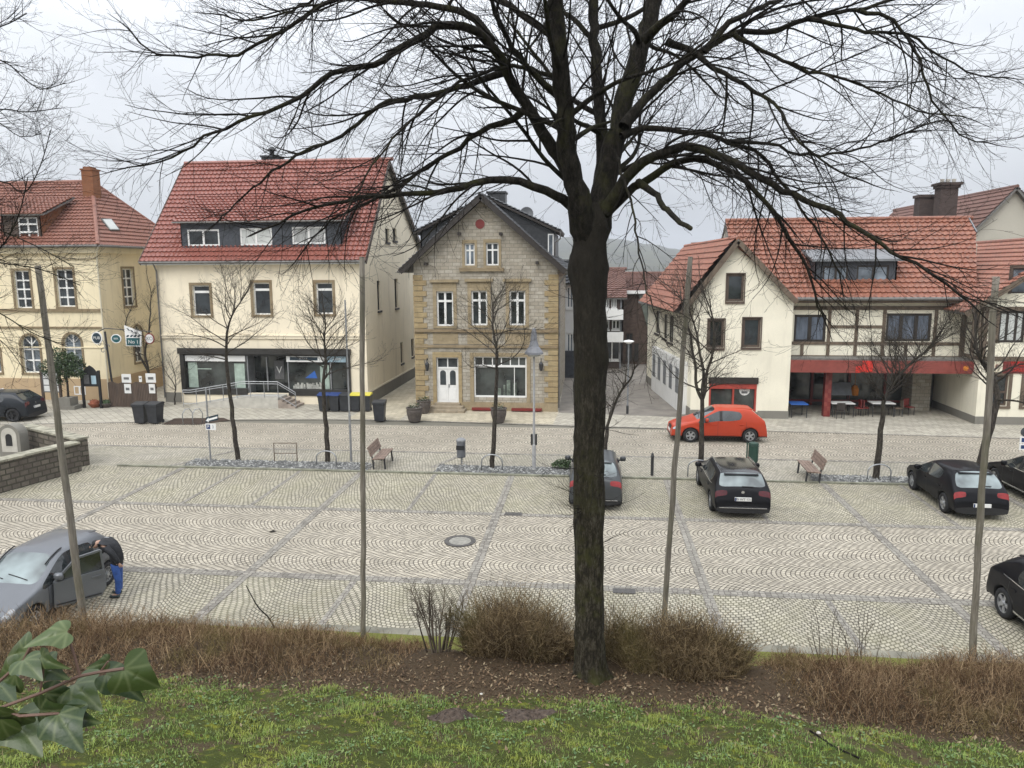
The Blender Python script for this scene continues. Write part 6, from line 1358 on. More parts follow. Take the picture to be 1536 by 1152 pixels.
# stone enclosure wall and niche
def enclosure():
    P0, P1, P2 = at(123, 706), at(-90, 765), at(35, 678); zt = 1.12
    h = place('stone_wall', 'low mossy rubble stone wall with pale coping slabs at the left edge', 'wall', (P0.x, P0.y, 0))
    def seg(A, B, t=.45):
        d = (B - A).normalized(); n = Vector((-d.y, d.x, 0)); n = n if n.y > 0 else -n
        b = MB(); b.prism([A, B, B + n * t, A + n * t], (0, 0, zt)); b.build('wall', MAT['rubble'], h)
        b = MB(); L = (B - A).length; u = 0; r = random.Random(4)
        while u < L - .2:
            w = min(r.uniform(.4, .8), L - u); z = zt + .003 + r.uniform(0, .02); p = A + d * u - n * .05; q = A + d * (u + w - .015) - n * .05
            b.prism([p + Vector((0, 0, z)), q + Vector((0, 0, z)), q + n * (t + .1) + Vector((0, 0, z)), p + n * (t + .1) + Vector((0, 0, z))], (0, 0, .08)); u += w
        b.build('coping', plain('lichen_coping', (.3, .285, .22), .9, .5, 3, .4, 25), h)
    seg(P0, P1); seg(P0 + Vector((-.5, .5, 0)), P2)
    c = at(17, 690); h = place('stone_niche', 'arched grey stone block with a round-headed niche behind the low wall', 'stone niche', (c.x, c.y, 0)); w, H_ = .5, 1.55
    def arch(w, z0, zs, n=14): return [(-w, z0), (w, z0)] + [(w * math.cos(math.pi * i / n), zs + w * math.sin(math.pi * i / n)) for i in range(n + 1)]
    b = MB(); b.prism([(c.x + x, c.y, z) for x, z in arch(w, 0, H_ - w)], (0, .5, 0)); b.build('block', MAT['plinth'], h); b = MB(); b.prism([(c.x + x, c.y - .012, z) for x, z in arch(w * .72, .35, H_ - w)], (0, .01, 0)); b.build('face', MAT['concrete'], h); b = MB(); b.prism([(c.x + x, c.y - .02, z) for x, z in arch(w * .3, .62, H_ - w - .05)], (0, .008, 0)); b.build('niche', MAT['trim'], h); b = MB(); b.box(c.x - .25, c.x + .25, c.y - .02, c.y - .01, .1, .3); b.build('basin_lip', MAT['plinth'], h)
enclosure()
# manhole and drains
c = at(690, 812); h = place('manhole', 'round manhole cover set in a ring of dark stone in the middle lane', 'manhole', (c.x, c.y, 0)); b = MB(); b.lathe([(.34, .010), (.34, .022), (.47, .022), (.47, .010)], (c.x, c.y, 0), 32); b.build('rim', MAT['iron'], h); b = MB(); b.lathe([(.0, .012), (.33, .012), (.33, .018), (.0, .018)], (c.x, c.y, 0), 32); b.build('cover', plain('worn_cover', (.24, .23, .2), .7, .3, 9), h)
for px, py, lab in ((770, 771, 'dark iron drain grate beside the far bay line'), (936, 887, 'dark iron drain grate right of the big trunk')):
    c = at(px, py); b = MB(); b.box(c.x - .28, c.x + .28, c.y - .14, c.y + .14, .0085, .014)
    for k in range(8): b.box(c.x - .26 + k * .068, c.x - .225 + k * .068, c.y - .12, c.y + .12, .014, .02)
    setp(b.build('drain_grate', MAT['iron']), lab, 'drain')
# loggia furniture
def table(label, p, top, w=.55, d=.4):
    h = thing('cafe_table', label, 'table', (p.x, p.y, .005), 0, 'tables of the restaurant'); b = MB(); b.box(-w, w, -d, d, .72, .76); b.build('tabletop', MAT[top], h)
    for sx in (-1, 1):
        for sy in (-1, 1): b = MB(); b.tube([(sx * (w - .06), sy * (d - .06), 0), (sx * (w - .06), sy * (d - .06), .72)], .022, 6); b.build('leg', MAT['darksteel'], h)
table('white café table left of the street tree under the red fascia', Vector((fp(1262, 606, 41.3).x, 41.3, 0)), 'paper', .6); table('white café table behind the street tree trunk under the red fascia', Vector((fp(1322, 606, 41.5).x, 41.5, 0)), 'paper', .6); table('table with a blue top beside the white gabled house', Vector((fp(1196, 606, 41.0).x, 41.0, 0)), 'blue_cloth', .45, .5)
def chair(label, x, y, rz, m):
    h = thing('cafe_chair', label, 'chair', (x, y, .005), rz, 'chairs of the restaurant'); b = MB(); b.box(-.21, .21, -.21, .21, .43, .47); b.build('seat', MAT[m], h); b = MB(); b.box(-.21, .21, .19, .225, .5, .88); b.build('backrest', MAT[m], h)
    for sx in (-1, 1):
        for sy in (-1, 1): b = MB(); b.tube([(sx * .19, sy * .19, 0), (sx * .19, sy * .19, .86 if sy > 0 else .44)], .016, 6); b.build('leg', MAT['darksteel'], h)
tx = fp(1262, 606, 41.3).x; ux = fp(1322, 606, 41.5).x
for x, y, rz, m, lab in ((tx - .3, 40.6, math.pi, 'darkwood', 'dark café chair in front of the left white table'), (tx + .95, 41.4, -A90, 'darkred', 'dark red café chair right of the left white table'), (ux - .9, 41.5, A90, 'darkred', 'dark red café chair left of the table behind the street tree'), (ux + .85, 41.5, -A90, 'timber', 'brown café chair right of the table behind the street tree'), (ux + 1.6, 41.9, .4, 'darkred', 'dark red café chair standing alone near the stone pier')): chair(lab, x, y, rz, m)
p = fp(1262, 590, 42.6); h = place('menu_display', 'slanted grey menu display frame behind the left white café table', 'menu display', (p.x, 42.6, 0)); b = MB(); b.prism([(p.x - .55, 42.5, .95), (p.x + .55, 42.5, .95), (p.x + .55, 42.9, 1.6), (p.x - .55, 42.9, 1.6)], (0, .04, .03)); b.build('panel', MAT['zinc'], h)
for sx in (-.45, .45): b = MB(); b.tube([(p.x + sx, 42.75, 0), (p.x + sx, 42.8, 1.3)], .03, 6); b.build('leg', MAT['darksteel'], h)
p = fp(1282, 586, 43.4); b = MB(); b.lathe([(.05, -.3), (.2, -.25), (.22, .1), (.12, .3), (.02, .33)], (p.x, 43.4, p.z), 12); b.tube([(p.x, 43.4, p.z + .3), (p.x, 43.4, 2.9)], .012, 5); setp(b.build('orange_lantern', MAT['orange']), 'orange hanging lantern inside the open ground floor', 'lantern')
# weathered wooden poles at the edge of the bank
def wpole(label, top, bot, r0, r1, y=14.3):
    a = fp(*bot, y); z0 = bank_z(a.x, y); t = fp(*top, y)
    d = (t - a); base = a - d * ((a.z - z0 + .3) / d.z); h = MB(); n = 14; P = []; R = []; rr = random.Random(int(top[0]))
    for i in range(n + 1):
        k = i / n; P.append(base + (t - base) * k + Vector((rr.uniform(-.012, .012), rr.uniform(-.012, .012), 0))); R.append(.66 * (r0 + (r1 - r0) * k) * rr.uniform(.94, 1.06))
    h.tube(P, R, 10); setp(h.build('wooden_pole', MAT['pole'], smooth=True), label, 'wooden pole', 'weathered wooden poles along the bank')
wpole('weathered grey wooden pole beside the silver car', (57, 398), (124, 925), .115, .085, 13.2); wpole('weathered straight wooden pole in front of the bench and wheelie bins', (543, 385), (545, 940), .085, .075)
wpole('mossy wooden pole leaning right, in front of the red car', (1035, 385), (997, 915), .088, .07); wpole('mossy wooden pole in front of the black two-box hatchback', (1494, 415), (1457, 995), .1, .085)
# gravel beds with kerb
def gravel():
    beds = [[(292, 690), (300, 700), (550, 708), (552, 694)], [(660, 697), (655, 706), (868, 715), (868, 702)], [(1228, 712), (1226, 728), (1395, 735), (1395, 718)]]
    b = MB(); r = random.Random(2); V = []; F = []
    for q in beds:
        P = [at(*k) for k in q]; y0 = YK + .16; P = [Vector((p.x, max(y0, min(p.y, 29.6)), 0)) for p in P]; b.poly([(p.x, p.y, .012) for p in (P[0], P[1], P[2], P[3])])
        x0, x1 = min(p.x for p in P), max(p.x for p in P); y1 = max(p.y for p in P)
        for i in range(int(1500 * (x1 - x0) / 7)):
            s = r.uniform(.025, .075); x = r.uniform(x0, x1); y = r.uniform(y0, y1 - .1); k = len(V); c = Vector((x, y, .012 + s * .25))
            for d in ((1, 0, 0), (-.5, .8, 0), (-.6, -.7, 0), (.1, .1, .75), (0, 0, -.5)): V.append(c + Vector(d) * s * r.uniform(.6, 1.3))
            F += [(k, k + 1, k + 3), (k + 1, k + 2, k + 3), (k + 2, k, k + 3)]
    setp(b.build('gravel_bed', plain('grey_gravel_bed', (.13, .13, .122), .9, .5, 14, .6, 40), fix=False), kind='structure')
    t = NT('grey_gravel'); g = t.new('ShaderNodeNewGeometry').outputs['Random Per Island']; m = t.out(t.ramp(g, [(0, (.07, .072, .07)), (.6, (.175, .175, .17)), (1, (.36, .36, .34))]), .8, .2)
    setp(mesh_np('gravel', np.array(V), np.array(F), m), kind='stuff')
    k = MB(); x = -19.5
    while x < 24:
        w = r.uniform(.9, 1.1); k.box(x, x + w - .015, YK - .06, YK + .09, -.05, .055 + r.uniform(-.005, .008)); x += w
    setp(k.build('kerb', MAT['mossy_kerb'] if 'mossy_kerb' in MAT else plain('greenish_kerb', (.2, .2, .15), .9, .5, 2, .4, 25)), kind='structure')
gravel()
# ---------------------------------------------------------------- branches
class Tubes:
    def __init__(s): s.V = []; s.F = []; s.n = 0
    def add(s, P, R, m):
        P = np.asarray(P, float); k = len(P); R = np.asarray(R, float)
        T = np.empty_like(P); T[1:-1] = P[2:] - P[:-2]; T[0] = P[1] - P[0]; T[-1] = P[-1] - P[-2]
        T /= np.linalg.norm(T, axis=1)[:, None] + 1e-9
        ref = np.array([0, 0, 1.0]) if abs(T[0][2]) < .8 else np.array([1.0, 0, 0])
        A = np.cross(T, ref); A /= np.linalg.norm(A, axis=1)[:, None] + 1e-9; B = np.cross(T, A)
        c = 2 * np.pi * np.arange(m) / m
        V = P[:, None] + (A[:, None] * np.cos(c)[None, :, None] + B[:, None] * np.sin(c)[None, :, None]) * R[:, None, None]
        i = np.arange(k - 1)[:, None] * m; j = np.arange(m)[None]; j2 = (j + 1) % m
        F = np.stack([i + j, i + j2, i + m + j2, i + m + j], -1).reshape(-1, 4) + s.n
        s.V.append(V.reshape(-1, 3)); s.F.append(F); s.n += k * m
    def build(s, name, mat, parent=None, smooth=True):
        V = np.concatenate(s.V)
        if parent is not None and parent.name in LOC: V = V - np.array(LOC[parent.name])
        return mesh_np(name, V, np.concatenate(s.F), mat, parent, smooth)
def unit(v): return v / (np.linalg.norm(v) + 1e-9)
class Grow:
    def __init__(s, seed, tubes, spec, droop=0.0, tipup=.0, rmin=.0024, keep=None, wander=.16):
        s.r = np.random.default_rng(seed); s.t = tubes; s.spec = spec; s.droop = droop; s.tipup = tipup; s.rmin = rmin; s.keep = keep; s.wander = wander
    def path(s, p, d, L, lvl):
        n = max(3, int(L / (.13 if lvl < 3 else .09))); st = L / n; P = [p]; w = unit(s.r.normal(size=3)); k = 0
        for i in range(n):
            t = i / n; w = unit(w + s.r.normal(size=3) * .7)
            d = unit(d + w * s.wander * (.7 + .5 * (lvl > 2)) + np.array([0, 0, -s.droop * (1 - t) * st * 3 + s.tipup * t * st * 4]))
            P.append(P[-1] + d * st)
        return np.array(P)
    def children(s, P, R, lvl, dens=1.0, t0=.15, lk=1.0, bias=None):
        if lvl >= len(s.spec): return
        sp, la, lb, an, m = s.spec[lvl]
        seg = np.linalg.norm(np.diff(P, axis=0), axis=1); L = seg.sum(); cum = np.concatenate([[0], np.cumsum(seg)]) / L
        n = max(1, int(L * dens / sp)); side = s.r.random() * 6.28
        for i in range(n):
            t = t0 + (1 - t0) * (i + s.r.random()) / n; t = min(t, .985)
            j = min(np.searchsorted(cum, t) - 1, len(P) - 2); j = max(j, 0); f = (t - cum[j]) / (cum[j + 1] - cum[j] + 1e-9)
            p = P[j] + (P[j + 1] - P[j]) * f; tg = unit(P[j + 1] - P[j]); rr = R[j] + (R[j + 1] - R[j]) * f
            side += 2.4 + s.r.normal() * .6; a = unit(np.cross(tg, [.3, .2, 1])); b = np.cross(tg, a); q = a * math.cos(side) + b * math.sin(side)
            if q[2] < -.5 and s.r.random() < .4: q = -q
            ang = an * s.r.uniform(.65, 1.3); d = unit(tg * math.cos(ang) + q * math.sin(ang) + (0 if bias is None else bias))
            l = s.r.uniform(la, lb) * (1.15 - .55 * t) * lk
            if s.keep and not s.keep(p + d * l * .5): continue
            s.limb(p, d, l, min(rr * .62, max(s.rmin, l * .011)), lvl, m)
    def limb(s, p, d, L, r0, lvl, m=3):
        P = s.path(p, d, L, lvl); n = len(P); R = np.linspace(r0, max(s.rmin * .75, r0 * .25), n)
        s.t.add(P, R, m); s.children(P, R, lvl + 1)
def pxpath(pts, y0, ys=None):
    """smooth curve through picture points at the given depths"""
    P = [np.array(fp(px, py, y0 + (ys[i] if ys else 0))) for i, (px, py) in enumerate(pts)]
    out = []
    for i in range(len(P) - 1):
        a, b, c, d = P[max(i - 1, 0)], P[i], P[i + 1], P[min(i + 2, len(P) - 1)]; n = max(2, int(np.linalg.norm(c - b) / .14))
        for k in range(n): t = k / n; out.append(.5 * ((2 * b) + (c - a) * t + (2 * a - 5 * b + 4 * c - d) * t * t + (3 * b - a - 3 * c + d) * t ** 3))
    out.append(P[-1]); return np.array(out)
def bark(name, c1, c2, moss, mk=.6, v=8.0, up=None):
    t = NT(name); p = t.obj(); n = t.math('ADD', t.math('MULTIPLY', t.noise(t.scale(p, (v, v, v * .3)), 2.2, 5, .75), .7), t.math('MULTIPLY', t.noise(t.scale(p, (v * 2.5, v * 2.5, v * .9)), 2.6, 4, .7), .3)); g = t.noise(p, 1.7, 5, .65); f = t.noise(p, 9, 4)
    c = t.ramp(n, [(.38, dark(c1, .35)), (.5, c1), (.62, c2)])
    c = t.mix(t.ramp(t.math('ADD', g, t.math('MULTIPLY', t.math('SUBTRACT', f, .5), .35)), [(.5, (0, 0, 0)), (.66, (mk, mk, mk))]), c, moss)
    if up:                                # algae-grey at the foot, bare dark bark higher up
        x, y, z = t.sep(p); hh = t.math('ADD', t.math('MULTIPLY', t.math('SUBTRACT', z, up[0]), 1 / (up[1] - up[0])), t.math('MULTIPLY', t.math('SUBTRACT', g, .5), 1.2))
        c = t.mix(t.ramp(hh, [(0, (0, 0, 0)), (1, (1, 1, 1))]), c, t.ramp(n, [(.32, (.012, .01, .008)), (.6, (.026, .023, .018)), (.75, (.04, .036, .022))]))
    t.bump(n, .9, .03); return t.out(c, .92, .12)
MAT['bark'] = bark('dark_lime_bark', (.026, .022, .015), (.078, .07, .05), (.048, .05, .014), up=(2.2, 6.0))
MAT['bark_limb'] = bark('dark_limb_bark', (.016, .014, .011), (.034, .03, .024), (.045, .046, .015), .5)
MAT['bark_thin'] = bark('dark_twig_bark', (.014, .012, .0105), (.03, .026, .022), (.03, .03, .016), .3)
MAT['bark_street'] = bark('street_tree_bark', (.042, .036, .03), (.085, .073, .06), (.065, .062, .035), .35)
def big_tree():
    Y = 10.6; base = fp(885, 1000, Y); z0 = bank_z(base.x, Y)
    h = place('lime_tree', 'big bare lime tree with forked mossy trunk and wide arching crown in the foreground', 'tree', (base.x, Y, z0))
    rng = np.random.default_rng(11)
    # trunk with burls
    tr = Tubes()
    prof = [(886, 1025, 62), (885, 1000, 52), (884, 950, 47), (884, 850, 45), (884, 760, 47), (884, 700, 47), (884, 640, 47), (884, 580, 48), (885, 530, 50), (884, 480, 48), (883, 430, 52), (882, 395, 53), (885, 360, 48), (887, 335, 48), (887, 315, 34), (888, 300, 14)]
    P = []; R = []
    for (a, b) in zip(prof, prof[1:]):
        for k in range(4): t = k / 4; P.append(np.array(fp(a[0] + (b[0] - a[0]) * t, a[1] + (b[1] - a[1]) * t, Y))); R.append((a[2] + (b[2] - a[2]) * t) / 2 * Y / FPX * .98)
    m = 26; tr.add(P, R, m); V = tr.V[0]
    for i in range(len(V)):
        k = i // m; ax = P[k]; r = V[i] - ax; a = math.atan2(r[1], r[0]); z = V[i][2]
        bump = 1 + .045 * math.sin(3 * a + z * 1.1) + .035 * math.sin(7 * a - z * 1.7) + .03 * math.sin(11 * a + z * 5.3) + .03 * rng.normal()
        for (bz, ba, s, w) in ((7.95, 2.9, .24, .16), (8.0, .2, .2, .2), (6.75, -.2, .16, .13), (6.1, 2.6, .12, .12), (4.6, .1, .1, .25), (7.3, -1.4, .16, .2), (3.4, -2.2, .1, .3)):
            da = (a - ba + math.pi) % (2 * math.pi) - math.pi; bump += s * math.exp(-(da / .5) ** 2 - ((z - bz) / w) ** 2)
        if z < z0 + .35: bump += .28 * (1 - (z - z0) / .35) ** 2 * (.5 + .5 * math.cos(5 * a + .4)) if z > z0 - .2 else .3
        V[i] = ax + r * bump
    tr.build('trunk', MAT['bark'], h)
    def keep(p):
        q = proj(p); return -260 < q[0] < 1800 and q[1] > -330
    T = Tubes(); W = Tubes()
    spec = [(.3, 1, 1, .7, 8), (.215, .8, 2.3, .7, 4), (.235, .35, 1.0, .68, 3), (.16, .14, .46, .7, 3), (.15, .06, .18, .65, 3)]
    MAIN = []
    limbs = [   # picture points, widths in picture pixels (start, end), depth drift, sub-branch length factor
        ([(884, 400), (877, 345), (866, 290), (853, 235), (848, 180), (842, 110), (836, 40), (832, -60), (826, -200)], 33, 15, -.3, 1.0),
        ([(887, 395), (895, 340), (904, 290), (915, 240), (930, 180), (948, 115), (967, 55), (985, -10), (1010, -130)], 35, 16, .35, 1.0),
        ([(892, 352), (899, 300), (903, 230), (899, 160), (893, 95), (890, 30), (888, -70)], 20, 11, .6, .9),
        ([(868, 322), (846, 302), (818, 287), (780, 275), (735, 271), (690, 281), (640, 290), (580, 293), (520, 301), (460, 315), (420, 334), (375, 356)], 20, 4, -.6, .75),
        ([(858, 262), (838, 236), (812, 196), (786, 150), (762, 112), (740, 72), (716, 46), (672, 38), (620, 60), (560, 98), (500, 110), (452, 146), (400, 168), (340, 190), (290, 217), (240, 243), (195, 250)], 26, 3, -.9, .9),
        ([(792, 160), (768, 180), (733, 191), (689, 221), (640, 250), (600, 280), (560, 298), (500, 330), (450, 380)], 13, 3, -.2, .8),
        ([(756, 108), (728, 118), (702, 128), (650, 142), (610, 150), (570, 156), (525, 196), (470, 222), (420, 250), (370, 290), (330, 330)], 13, 3, .5, .8),
        ([(738, 62), (700, 20), (640, 8), (570, 2), (500, 0), (441, 36), (400, 60), (357, 80), (310, 84), (269, 84), (225, 76), (190, 42)], 15, 3, .2, .85),
        ([(846, 150), (800, 112), (770, 70), (745, 20), (725, -40), (700, -120)], 14, 6, -.5, .9),
        ([(846, 120), (810, 108), (780, 100), (740, 106), (690, 124), (630, 170), (580, 220), (540, 280), (510, 340)], 9, 3, -.9, .8),
        ([(838, 60), (790, 30), (740, -10), (680, -40), (600, -60), (520, -30), (450, 10), (380, 30), (320, 20)], 12, 3, .8, .9),
        ([(906, 318), (928, 285), (952, 255), (980, 236), (1026, 221), (1075, 231), (1125, 260), (1174, 285), (1223, 306), (1272, 331), (1321, 364), (1371, 394), (1420, 425), (1455, 455)], 25, 5, -.8, .8),
        ([(906, 322), (935, 296), (965, 272), (1010, 246), (1060, 241), (1105, 262), (1150, 305), (1185, 360), (1215, 420), (1230, 470)], 18, 4, -.3, .8),
        ([(958, 274), (978, 288), (995, 310), (1015, 328), (1036, 341)], 13, 10, -.6, .4),
        ([(936, 190), (960, 160), (1004, 113), (1056, 75), (1100, 50), (1164, 47), (1213, 26), (1287, 15), (1341, -2), (1400, -20)], 18, 4, .5, .95),
        ([(1056, 77), (1095, 34), (1144, 10), (1190, -10), (1260, -60)], 12, 5, .4, .9),
        ([(1000, 62), (1046, 82), (1085, 113), (1144, 143), (1170, 170), (1189, 200), (1230, 240), (1290, 270)], 12, 3, -.5, .8),
        ([(932, 205), (967, 192), (1026, 197), (1095, 212), (1144, 236), (1174, 276), (1230, 350), (1262, 420)], 12, 3, .3, .85),
        ([(1213, 28), (1265, 40), (1315, 50), (1361, 50), (1390, 70), (1430, 95), (1469, 113), (1510, 118)], 8, 2.5, .2, .8),
        ([(1100, 50), (1160, 85), (1230, 110), (1290, 125), (1340, 150), (1390, 170), (1440, 172)], 8, 2.5, -.4, .8),
        ([(1287, 15), (1340, 30), (1380, 90), (1400, 150), (1440, 200), (1480, 215)], 7, 2.5, .1, .7),
        ([(965, 60), (1010, 20), (1060, -30), (1120, -90)], 16, 8, -.4, .9),
        ([(1095, 212), (1150, 215), (1200, 230), (1260, 228), (1320, 215), (1380, 190), (1410, 180)], 7, 2.5, .4, .8),
        ([(920, 225), (945, 300), (960, 380), (975, 450), (1000, 520)], 6, 2, -1.1, .5),
    ]
    for k, (pts, w0, w1, dr, lk) in enumerate(limbs):
        n = len(pts); ys = [dr * 2.6 * (i / (n - 1)) ** 1.2 + (.05 * ((k * 7) % 5 - 2)) * (i > (1 if k < 2 else 0)) for i in range(n)]
        P = pxpath(pts, Y, ys); t = np.linspace(0, 1, len(P)); d = P[:, 1] / FPX / 2
        wk = .72 if k > 2 and k != 11 else (.66 if k == 11 else 1.0); tp = .8 if k < 3 else 1.15; R = wk * (w0 * (1 - t) ** tp + w1 * (1 - (1 - t) ** tp)) * d
        P = P + rng.normal(size=P.shape) * .012 * (t[:, None] > .03)
        sl = np.concatenate([[0], np.cumsum(np.linalg.norm(np.diff(P, axis=0), axis=1))]); R = R * (1 + .4 * np.exp(-sl / .28)) if k > 1 else R * (1 + .28 * np.exp(-((sl - .6) / .4) ** 2)) * (.45 + .55 * np.clip(sl / .5, 0, 1))
        if k < 3: R = R * (1 + .04 * rng.normal(size=len(R)))
        MAIN.append(P); T.add(np.concatenate([P, P[-1:] + (P[-1:] - P[-2:-1]) * .3]), np.concatenate([R, [.002]]), 12 if w0 > 20 else 8)
        g = Grow(100 + k, W, spec, droop=.3 if k > 2 else .05, tipup=.3, keep=keep)
        if k == 13: g.spec = spec[:1] + [(.22, .2, .5, .8, 4), (.2, .1, .3, .7, 3)]
        g.children(P, R, 1, dens=1.25 if k > 2 else .8, t0=.3 if k < 3 else .16, lk=lk)
        if k > 3 and k != 13: g.limb(P[-1], unit(P[-1] - P[-3]), .5 * lk, R[-1], 2, 4)
    # limbs towards and away from the viewer, filling the crown's depth
    for k in range(16):
        a = rng.uniform(0, 6.28); PM = MAIN[k % 3]; p = PM[int(rng.uniform(.15, .75) * len(PM))]; d = unit(np.array([math.cos(a) * .55, math.sin(a), rng.uniform(.15, .6)])); L = rng.uniform(2.0, 4.0)
        if d[1] < 0: L = min(L, 2.2)
        g = Grow(300 + k, W, spec, droop=.12, tipup=.12, keep=keep); PP = g.path(p, d, L, 1); RR = np.linspace(.042, .006, len(PP)); T.add(PP, RR, 7); g.children(PP, RR, 1, 1.0, .25, .8)
    # fine epicormic shoots on the trunk
    g = Grow(77, W, spec[:1] + spec[2:], droop=.1, tipup=.3, rmin=.002)
    for k in range(26):
        i = rng.integers(8, 50); a = rng.uniform(0, 6.28); p = P_tr(prof, i, Y); d = unit(np.array([math.cos(a), math.sin(a) - .2, rng.uniform(-.3, .8)])); g.limb(p, d, rng.uniform(.3, 1.1), .006, 1, 4)
    T.build('limb', MAT['bark_limb'], h); W.build('crown', MAT['bark_thin'], h)
    print('big tree', T.n, W.n)
def P_tr(prof, i, Y):
    i = i / 4; j = min(int(i), len(prof) - 2); t = i - j; return np.array(fp(prof[j][0] + (prof[j + 1][0] - prof[j][0]) * t, prof[j][1] + (prof[j + 1][1] - prof[j][1]) * t, Y))
big_tree()
def left_tree():
    Y = 12.2; x0 = fp(-330, 700, Y).x; z0 = bank_z(x0, Y); h = place('bare_tree', 'bare tree reaching in from beyond the left edge with fine drooping twigs', 'tree', (x0, Y, z0))
    tr = Tubes(); P = [np.array((x0 + .05 * i, Y, z0 - .2 + i * .8)) for i in range(12)]; tr.add(P, np.linspace(.26, .16, 12), 12); tr.build('trunk', MAT['bark'], h)
    T = Tubes(); W = Tubes(); spec = [(.3, 1, 1, .7, 8), (.24, .5, 1.3, .75, 5), (.19, .25, .75, .72, 4), (.14, .12, .36, .7, 3), (.13, .06, .16, .6, 3)]
    def keep(p): q = proj(p); return q[0] > -300
    for k, (pts, w0, w1) in enumerate([([(-330, 260), (-200, 120), (-90, 60), (0, 40), (40, 20)], 22, 3), ([(-330, 200), (-180, 60), (-90, -20), (-20, -40), (25, -30)], 20, 3), ([(-330, 330), (-180, 180), (-60, 100), (0, 90), (30, 112), (60, 134), (98, 124)], 18, 2.5),
                              ([(-330, 380), (-180, 260), (-60, 180), (0, 164), (40, 168), (90, 162)], 16, 2.5), ([(-330, 420), (-200, 300), (-90, 230), (-20, 180), (30, 205), (62, 200)], 14, 2.5), ([(-330, 470), (-200, 380), (-80, 310), (0, 272), (35, 290), (60, 250), (76, 195)], 14, 2.5),
                              ([(-330, 500), (-200, 420), (-90, 380), (-10, 378), (25, 330), (42, 265)], 18, 3), ([(-330, 480), (-180, 400), (-60, 380), (0, 394), (60, 404), (120, 428)], 14, 2.5), ([(-330, 520), (-180, 450), (-60, 440), (0, 470), (50, 500), (100, 520)], 13, 2.5), ([(-330, 430), (-180, 350), (-60, 320), (0, 345), (60, 372), (110, 400)], 14, 2.5), ([(-330, 540), (-180, 490), (-60, 490), (0, 510), (40, 560)], 10, 2)]):
        n = len(pts); P = pxpath(pts, Y, [.5 * ((k % 3) - 1) * i / n for i in range(n)]); t = np.linspace(0, 1, len(P)); R = .5 * (w0 + (w1 - w0) * t ** .6) * P[:, 1] / FPX / 2; T.add(P, R, 7)
        g = Grow(500 + k, W, spec, droop=.15, tipup=.3, keep=keep); g.children(P, R, 1, 1.7, .3, 1.0)
    T.build('limb', MAT['bark_limb'], h); W.build('crown', MAT['bark_thin'], h); print('left tree', W.n)
left_tree()
def street_tree(label, base, top_py, fork_py, spread, seed, lean=(0, 0), r=.075, dens=1.0, stems=1, group='young street trees along the square', name='street_tree', mat='bark_street'):
    c = at(*base); Y = c.y; ztop = fp(base[0], top_py, Y).z; zf = fp(base[0], fork_py, Y).z
    h = place(name, label, 'tree', (c.x, Y, 0), group); rng = np.random.default_rng(seed)
    T = Tubes(); W = Tubes(); n = 9
    P = np.array([(c.x + lean[0] * i / n, Y + lean[1] * i / n, -.1 + (zf + .1) * i / n) for i in range(n + 1)]) + rng.normal(size=(n + 1, 3)) * .012
    T.add(P, np.linspace(r * 1.25, r * .8, n + 1), 10); T.build('trunk', MAT[mat], h)
    spec = [(.3, 1, 1, .6, 6), (.17, .5, 1.2, .6, 4), (.16, .25, .65, .6, 3), (.19, .1, .3, .6, 3)]
    f = P[-1]; Hc = ztop - zf; w = Tubes()
    g = Grow(seed, W, spec, droop=.0, tipup=.1, rmin=.0045, wander=.13)
    for k in range(stems):
        d = unit(np.array([rng.normal() * .08 + lean[0] * .15, rng.normal() * .1, 1])) if stems == 1 else unit(np.array([.35 * (k - (stems - 1) / 2) + .1 * rng.normal(), rng.normal() * .2, 1]))
        PL = g.path(f, d, Hc * rng.uniform(.9, 1.0), 1); RL = np.linspace(r * .75, .008, len(PL)); W.add(PL, RL, 6); g.children(PL, RL, 2, .9 * dens, .2)
        nb = int(17 * dens / stems ** .5)
        for i in range(nb):
            t = .02 + .75 * (i + rng.random()) / nb; j = int(t * (len(PL) - 1)); a = rng.uniform(0, 6.28); el = .35 + .75 * t + rng.uniform(-.15, .2)
            d = unit(np.array([math.cos(a) * math.cos(el), math.sin(a) * math.cos(el), math.sin(el)])); L = spread * (1.1 - .75 * t) * rng.uniform(.75, 1.15)
            PB = g.path(PL[j], d, L, 1); RB = np.linspace(r * .34 * (1 - .5 * t), .005, len(PB)); W.add(PB, RB, 5); g.children(PB, RB, 1, 1.0 * dens, .15, .75)
    W.build('crown', MAT[mat], h); return h
street_tree('slim bare street tree left of the wire frame, in front of the shop sign', (357, 690), 395, 545, 2.9, 21, (-.25, 0), .085)
street_tree('slim bare street tree just left of the plain grey metal pole', (492, 692), 425, 575, 2.8, 22, (-.05, 0), .09, 1.1)
street_tree('slim bare street tree between the litter bin and the street lamp', (738, 702), 400, 560, 2.8, 23, (.25, 0), .085)
street_tree('thin many-stemmed bare street tree just right of the big lime trunk', (903, 706), 470, 640, 1.5, 24, (.2, 0), .09, .8)
street_tree('bare street tree forking low, in front of the red car', (1050, 712), 375, 600, 2.5, 25, (0, 0), .095, 1.1, 3)
street_tree('bare street tree with dense crown on the right gravel bed', (1313, 718), 440, 605, 2.7, 26, (.12, 0), .1, 1.5)
street_tree('dark leaning bare street tree behind the rightmost wooden pole', (1466, 716), 430, 600, 2.4, 27, (.45, 0), .14, 1.2)
street_tree('bare tree trained against the side wall of the yellow house', (229, 607), 385, 560, 1.0, 28, (-.1, 0), .09, 1.2, 2, None, 'wall_tree')
street_tree('small bare shrub-like tree at the left corner of the shopfront', (262, 607), 520, 585, .9, 29, (.1, 0), .04, .7, 2, None, 'young_tree')
